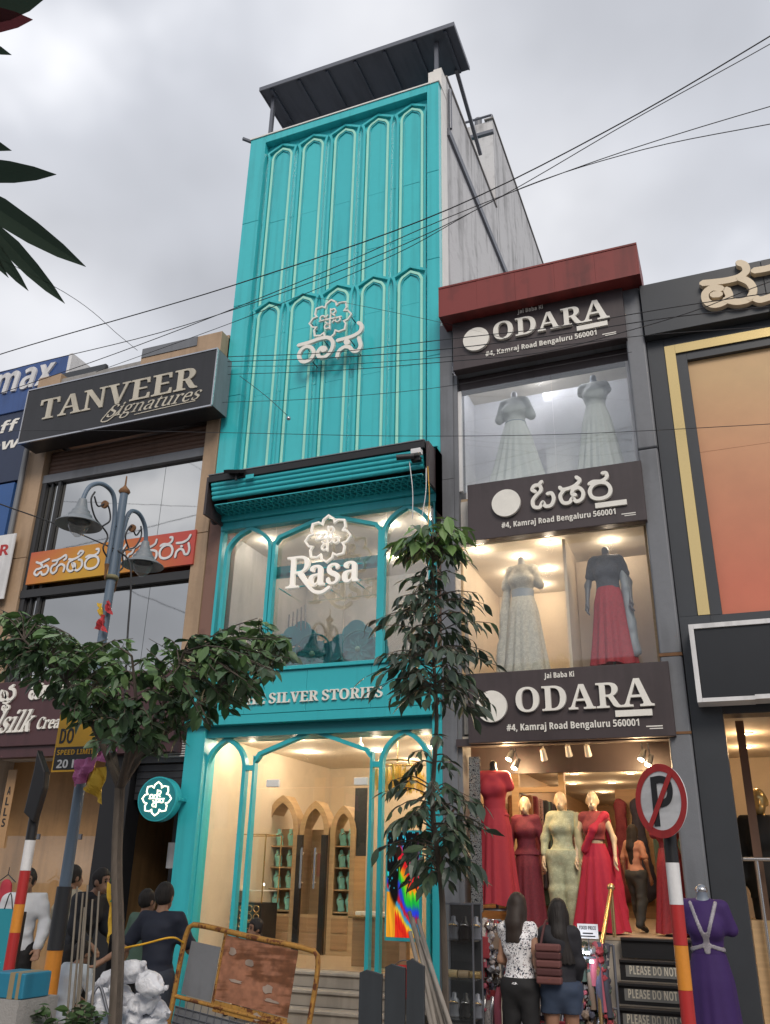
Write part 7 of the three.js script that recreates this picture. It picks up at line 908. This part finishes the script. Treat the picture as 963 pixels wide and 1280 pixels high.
// ---------------------------------------------------------------- stall goods in front of the dress shop
{
  const z = 2.2, x0 = X(551, 1200, z), x1 = X(592, 1200, z), y1 = Y(575, 1130, z), s = thing('jewellery_case', 'upright glass case of necklaces and bangles beside the sapling', 'showcase', [(x0 + x1) / 2, 0, z - 0.15]);
  for (const x of [x0, x1]) for (const zz of [z, z - 0.3]) part(s, 'case_edge', sqbar(V3(x, 0, zz), V3(x, y1, zz), 0.014), M.steel); for (const y of [y1]) for (const zz of [z, z - 0.3]) part(s, 'case_edge', sqbar(V3(x0, y, zz), V3(x1, y, zz), 0.014), M.steel); part(s, 'case_glass', box(x0 + 0.01, x1 - 0.01, 0.05, y1, z - 0.003, z + 0.001), M.glass); part(s, 'case_back', box(x0, x1, 0, y1, z - 0.31, z - 0.3), M.dark);
  const R = rng(33); for (let i = 0; i < 4; i++) { const y = y1 - 0.33 - i * 0.33; part(s, 'glass_shelf', box(x0 + 0.01, x1 - 0.01, y, y + 0.012, z - 0.29, z - 0.02), M.glass); for (let k = 0; k < 3; k++) { const cx = x0 + 0.08 + k * 0.115; if (i % 2 === 0) { place(s, 'necklace_bust', bustGeo, k % 2 ? M.black : M.steel, V3(cx - (x0 + x1) / 2, y + 0.012, -0.02), null, [0.8, 0.75, 0.8]); place(s, 'necklace', necklace, k % 2 ? M.steelshine : M.brass, V3(cx - (x0 + x1) / 2, y + 0.13, 0.0), [1.15, 0, 0], 0.95); } else part(s, 'bangle_roll', new THREE.CylinderGeometry(0.034, 0.034, 0.1, 14).rotateZ(Math.PI / 2).translate(cx, y + 0.05, z - 0.12), [fab(0.4, 0.3, 0.16, 'fine', 0.4), fab(0.3, 0.22, 0.14, 'fine', 0.4), M.brass][k]); } }
}
function rack(label, x0, x1, yTop, z, n, seed, pal) {
  const R = rng(seed), s = thing('accessory_rack', label, 'rack', [(x0 + x1) / 2, 0, z]); for (const x of [x0, x1]) part(s, 'rack_post', bar(V3(x, 0, z), V3(x, yTop, z), 0.014), M.steel); for (const y of [yTop, yTop - 0.55]) part(s, 'rack_rail', bar(V3(x0, y, z), V3(x1, y, z), 0.012), M.steel);
  for (let i = 0; i < n; i++) { const x = x0 + 0.03 + R() * (x1 - x0 - 0.06), zz = z + 0.02 + R() * 0.16, tier = R() < 0.55 ? 0 : 0.55, l = 0.3 + R() * 0.34, w = 0.025 + R() * 0.05, m = pal[Math.floor(R() * pal.length)], y = yTop - tier; if (R() < 0.5) part(s, 'hanging_scarf', tube([V3(x, y, z), V3(x + (R() - 0.5) * 0.03, y - l * 0.4, zz), V3(x + (R() - 0.5) * 0.05, y - l, zz)], w * 0.55, 8, 7), m); else if (R() < 0.6) { const L = []; for (let k = 0; k < 6; k++) L.push(new THREE.IcosahedronGeometry(w * (0.4 + R() * 0.4), 0).translate(x + (R() - 0.5) * 0.04, y - 0.05 - k * l / 6, zz + (R() - 0.5) * 0.03)); part(s, 'bead_string', [...L, bar(V3(x, y, zz), V3(x, y - l, zz), 0.004, 4)], m); } else part(s, 'small_pouch', rbox(x - w, x + w, y - l * 0.6, y - l * 0.25, zz - 0.02, zz + 0.02, 0.015), m); }
  return s;
}
{
  const pal = [fab(0.3, 0.03, 0.04, 'sequin'), fab(0.05, 0.05, 0.07), fab(0.5, 0.46, 0.42, 'floral'), fab(0.12, 0.07, 0.05, 'sequin'), fab(0.1, 0.1, 0.16, 'sequin'), fab(0.2, 0.14, 0.1), fab(0.06, 0.09, 0.07, 'sequin'), M.steelshine, fab(0.42, 0.1, 0.14), fab(0.35, 0.3, 0.28)];
  rack('crowded rack of scarves and bead strings beside the glass case', X(594, 1200, 1.2), X(628, 1200, 1.2), Y(606, 1150, 1.2), 1.2, 85, 11, pal); rack('low crowded rack of trinkets between the two women', X(632, 1200, 1.25), X(694, 1200, 1.25), Y(660, 1195, 1.25), 1.25, 90, 12, pal);
  rack('rack of bead strings with white lamps beside the stair handrail', X(700, 1200, 1.3), X(768, 1200, 1.3), Y(735, 1180, 1.3), 1.3, 130, 13, pal);
  const z = 1.6, s = thing('lamp_bar', 'row of small white lamps on the trinket rack', 'lamp', P(722, 1205, z).toArray()); for (const [a, b] of [[699, 1190], [705, 1213], [712, 1190], [728, 1190], [735, 1191], [726, 1201], [740, 1202], [703, 1201]]) part(s, 'lamp_glow', rbox(X(a, b, z) - 0.02, X(a, b, z) + 0.02, Y(a, b, z) - 0.014, Y(a, b, z) + 0.014, z, z + 0.02, 0.006), M.glowled); part(s, 'lamp_rail', sqbar(P(697, 1197, z - 0.02), P(745, 1197, z - 0.02), 0.02), M.dark); const l = new THREE.PointLight(0xdfeaff, 0.25); l.position.copy(P(722, 1200, z + 0.1)); l.castShadow = true; scene.add(l);
  const q = P(735, 1164, 1.5), t = thing('price_card', 'white price card standing on the trinket rack', 'card', q.toArray()); part(t, 'card_sheet', metricUV(new THREE.BoxGeometry(0.2, 0.13, 0.006).translate(q.x, q.y, q.z)), M.paintwhite); caption(t, 'FIXED PRICE', 'sans_bold', q.x - 0.08, q.x + 0.08, q.y + 0.015, q.z + 0.003, 0.022, 0.002, M.black); part(t, 'small_print', [box(q.x - 0.05, q.x + 0.05, q.y - 0.025, q.y - 0.014, q.z + 0.003, q.z + 0.005), box(q.x - 0.07, q.x + 0.07, q.y - 0.05, q.y - 0.04, q.z + 0.003, q.z + 0.005)], M.black); part(t, 'card_post', bar(V3(q.x, q.y - 0.4, q.z - 0.01), V3(q.x, q.y - 0.06, q.z - 0.01), 0.006), M.steel);
  const e = P(596, 1000, 0.05); part(thing('plastic_curtain', 'narrow clear plastic curtain at the edge of the entrance', 'curtain', [e.x, Y(596, 1140, 0.05), 0.05]), 'curtain_sheet', box(X(587, 1000, 0.05), X(601, 1000, 0.05), Y(594, 1140, 0.05), Y(594, 946, 0.05), 0.045, 0.05), mat(lin(0.45, 0.47, 0.46), 0.25, { phys: true, transmission: 0.6, map: 'floral' }));
}
// ---------------------------------------------------------------- bags and boxes at the left
{
  const white = mat(lin(0.84, 0.86, 0.92), 0.32, { phys: true, transmission: 0.2, thickness: 0, map: 'fine', bump: 'bump', bs: 0.01 }), R = rng(77);
  [[137, 1226, 0.12], [163, 1214, 0.12], [189, 1230, 0.12], [155, 1245, 0.12], [178, 1256, 0.12], [137, 1262, 0.12], [196, 1262, 0.11], [160, 1276, 0.12], [126, 1246, 0.1], [188, 1284, 0.12], [140, 1290, 0.12], [170, 1298, 0.12]].forEach(([a, b, r], i) => { const c = P(a, b, 4.0 + (i % 3) * 0.09), g = netMesh([ell([0, 0, 0], [r * (1.0 + R() * 0.35), r * (0.62 + R() * 0.2), r * 0.8]), ell([(R() - 0.5) * r * 1.4, r * (R() - 0.3) * 0.6, 0.04], [r * 0.65, r * 0.5, r * 0.55]), cap([r * 0.9, 0.01, 0.02], [r * 1.35, 0.03 + R() * 0.04, 0.05], 0.03, 0.012), cap([r * 1.3, 0.03, 0.05], [r * 1.6, 0.06, 0.06], 0.01, 0.03)], 0.012, { k: 0.05, crease: 0.03, ridge: 0.03, seed: i * 3 }); g.rotateZ((R() - 0.5) * 0.9).translate(c.x, c.y, c.z); solo('plastic_bag', g, white, 'stuffed white plastic bag in the pile beside the barricade', 'plastic bag', 'white bags piled beside the barricade', c.toArray()); });
  const hp = P(165, 1290, 4.05); solo('bag_trolley', [box(hp.x - 0.34, hp.x + 0.34, 0.12, 0.5, 3.8, 4.4), ...[[-0.28, 3.86], [0.28, 3.86], [-0.28, 4.34], [0.28, 4.34]].map(([x, z]) => new THREE.CylinderGeometry(0.06, 0.06, 0.04, 14).rotateZ(Math.PI / 2).translate(hp.x + x, 0.06, z))], fab(0.12, 0.3, 0.4, 'grime'), 'low blue trolley box carrying the white bags', 'trolley', undefined, [hp.x, 0, 4.1]);
  solo('trolley_handle', tube([P(118, 1290, 4.35), P(116, 1245, 4.35), P(124, 1232, 4.3), P(134, 1262, 4.3), P(142, 1290, 4.3)], 0.014, 30, 7), M.steel, 'bent grey metal handle in front of the white bags', 'handle', undefined, P(120, 1290, 4.35).toArray());
  const z = 5.0, x0 = X(-12, 1230, z), x1 = X(30, 1230, z), y0 = Y(15, 1249, z), y1 = Y(15, 1216, z), b = thing('blue_carton', 'blue wrapped carton with brown tape on a concrete block', 'box', [(x0 + x1) / 2, y0, z - 0.15]); part(b, 'carton', rbox(x0, x1, y0, y1, z - 0.3, z, 0.012), fab(0.02, 0.2, 0.32, 'grime', 0.5)); part(b, 'tape', box((x0 + x1) / 2 + 0.02, (x0 + x1) / 2 + 0.07, y0 - 0.001, y1 + 0.002, z - 0.301, z + 0.002), fab(0.3, 0.24, 0.14)); part(b, 'tape', box((x0 + x1) / 2 + 0.1, (x0 + x1) / 2 + 0.13, y0 - 0.001, y1 + 0.002, z - 0.301, z + 0.002), fab(0.3, 0.24, 0.14));
  solo('concrete_block', box(x0 - 0.1, x1 + 0.015, 0, y0 - 0.003, z - 0.4, z + 0.04), M.concrete, 'rough grey concrete block under the blue carton', 'block', undefined, [x0, 0, z]); const q = [P(0, 1136, 4.0), P(20, 1140, 4.0), P(18, 1190, 4.0), P(-4, 1192, 4.0)], sg = thing('shopping_bag', 'flat teal shopping bag with dark side beside the striped post', 'bag', q[3].toArray()); part(sg, 'bag_front', box(q[3].x - 0.1, q[2].x - 0.06, q[3].y - 0.35, q[0].y, 3.9, 4.0), mat(lin(0.02, 0.25, 0.32), 0.5)); part(sg, 'bag_side', box(q[2].x - 0.059, q[1].x + 0.04, q[3].y - 0.35, q[0].y - 0.02, 3.9, 3.99), M.black); part(sg, 'bag_handle', tube([V3(q[3].x, q[0].y, 4), V3(q[3].x + 0.04, q[0].y + 0.14, 4), V3(q[3].x + 0.1, q[0].y, 4)], 0.006, 12, 5), M.dark);
  const c = P(8, 1108, 1.6); const hg = thing('hanging_dress', 'small red child dress on a hanger in the left shop', 'dress', [c.x, c.y - 0.5, 0.3]); const cc = P(8, 1108, 0.3); part(hg, 'dress_cloth', netMesh([cap([cc.x, cc.y, 0.3], [cc.x, cc.y - 0.45, 0.3], 0.1, 0.2, 2.2)], 0.016, { crease: 0.03 }), fab(0.4, 0.03, 0.05)); part(hg, 'hanger', [bar(V3(cc.x - 0.16, cc.y + 0.06, 0.3), V3(cc.x, cc.y + 0.16, 0.3), 0.008), bar(V3(cc.x + 0.16, cc.y + 0.06, 0.3), V3(cc.x, cc.y + 0.16, 0.3), 0.008), bar(V3(cc.x, cc.y + 0.16, 0.3), V3(cc.x, cc.y + 0.26, 0.3), 0.006)], M.dark);
}
{ // rails of clothes along the inner walls of the dress shop
  const R = rng(91), OFy = Y(720, 1168, -0.1), pal = [fab(0.05, 0.02, 0.03), fab(0.2, 0.03, 0.05, 'sequin'), fab(0.03, 0.03, 0.06), fab(0.25, 0.12, 0.06, 'sequin'), fab(0.1, 0.05, 0.12), fab(0.05, 0.1, 0.09), fab(0.35, 0.2, 0.18, 'floral'), fab(0.02, 0.02, 0.025)];
  [[-3.2, -2.0, 'rail of dark dresses along the wall behind the maroon mannequin', 1], [-0.95, -2.2, 'rail of dark dresses along the wall beyond the walking woman', -1]].forEach(([x, z0, label, sd]) => { const s = thing('clothes_rail', label, 'clothes rail', [x, OFy, z0 - 3]); part(s, 'rail', bar(V3(x + sd * 0.12, OFy + 1.75, z0), V3(x + sd * 0.12, OFy + 1.75, z0 - 6.5), 0.015), M.steel); for (const z of [z0, z0 - 3.2, z0 - 6.5]) part(s, 'rail_post', bar(V3(x + sd * 0.12, OFy, z), V3(x + sd * 0.12, OFy + 1.75, z), 0.015), M.steel); for (let i = 0; i < 44; i++) { const z = z0 - 0.1 - i * 0.145, l = 1.05 + R() * 0.45, w = 0.18 + R() * 0.06; part(s, 'hanging_dress', rbox(x + sd * 0.12 - w, x + sd * 0.12 + w, OFy + 1.72 - l, OFy + 1.72, z - 0.05, z + 0.03 + R() * 0.02, 0.03, 1), pal[Math.floor(R() * pal.length)]); } });
  const z = -6.3; [[-2.2, 0], [-1.9, 1]].forEach(([x, k]) => solo('wall_dress', netMesh([cap([x, OFy + 1.9, z], [x, OFy + 1.5, z], 0.12, 0.1, 1.6), cap([x, OFy + 1.5, z], [x, OFy + 0.5, z], 0.1, 0.26, 1.8)], 0.03, { crease: 0.04, seed: k }), pal[k + 1], ['dark red dress hung on the dark partition', 'dark navy dress hung on the dark partition'][k], 'dress', undefined, [x, OFy + 0.5, z]));
}
{ // low plants round the foot of the spreading tree
  const R = rng(55), z = 4.75, c = P(90, 1268, z), s = thing('low_shrub', 'low green shrub growing beside the stakes and the lamp post', 'shrub', [c.x, 0, z]), list = [], geos = [leafGeo(1, 0.6)], mats = [leafMat(0.05, 0.11, 0.03), leafMat(0.09, 0.18, 0.05)], B = [];
  for (let i = 0; i < 16; i++) { const a = R() * 6.28, r = 0.08 + R() * 0.2, h = c.y - 0.12 + R() * 0.22, tip = V3(c.x + Math.cos(a) * r, h, z + Math.sin(a) * r * 0.7); B.push(branchTube([V3(c.x + (R() - 0.5) * 0.1, 0, z), V3(c.x + Math.cos(a) * r * 0.4, h * 0.6, z), tip], 0.008, 0.003, 6, 4)); for (let k = 0; k < 6; k++) { const an = R() * 6.28; list.push({ m: leafMatrix(tip.clone().sub(V3(c.x, 0, z)).add(V3((R() - 0.5) * 0.06, -k * 0.025, (R() - 0.5) * 0.06)), V3(Math.cos(an), -0.2 + R() * 0.5, Math.sin(an)), R(), 0.07 + R() * 0.05), g: 0, c: R() < 0.5 ? 0 : 1, size: R() }); } }
  part(s, 'stems', B, barkM); foliage(s, list, geos, mats);
}
renderer.render(scene, camera);
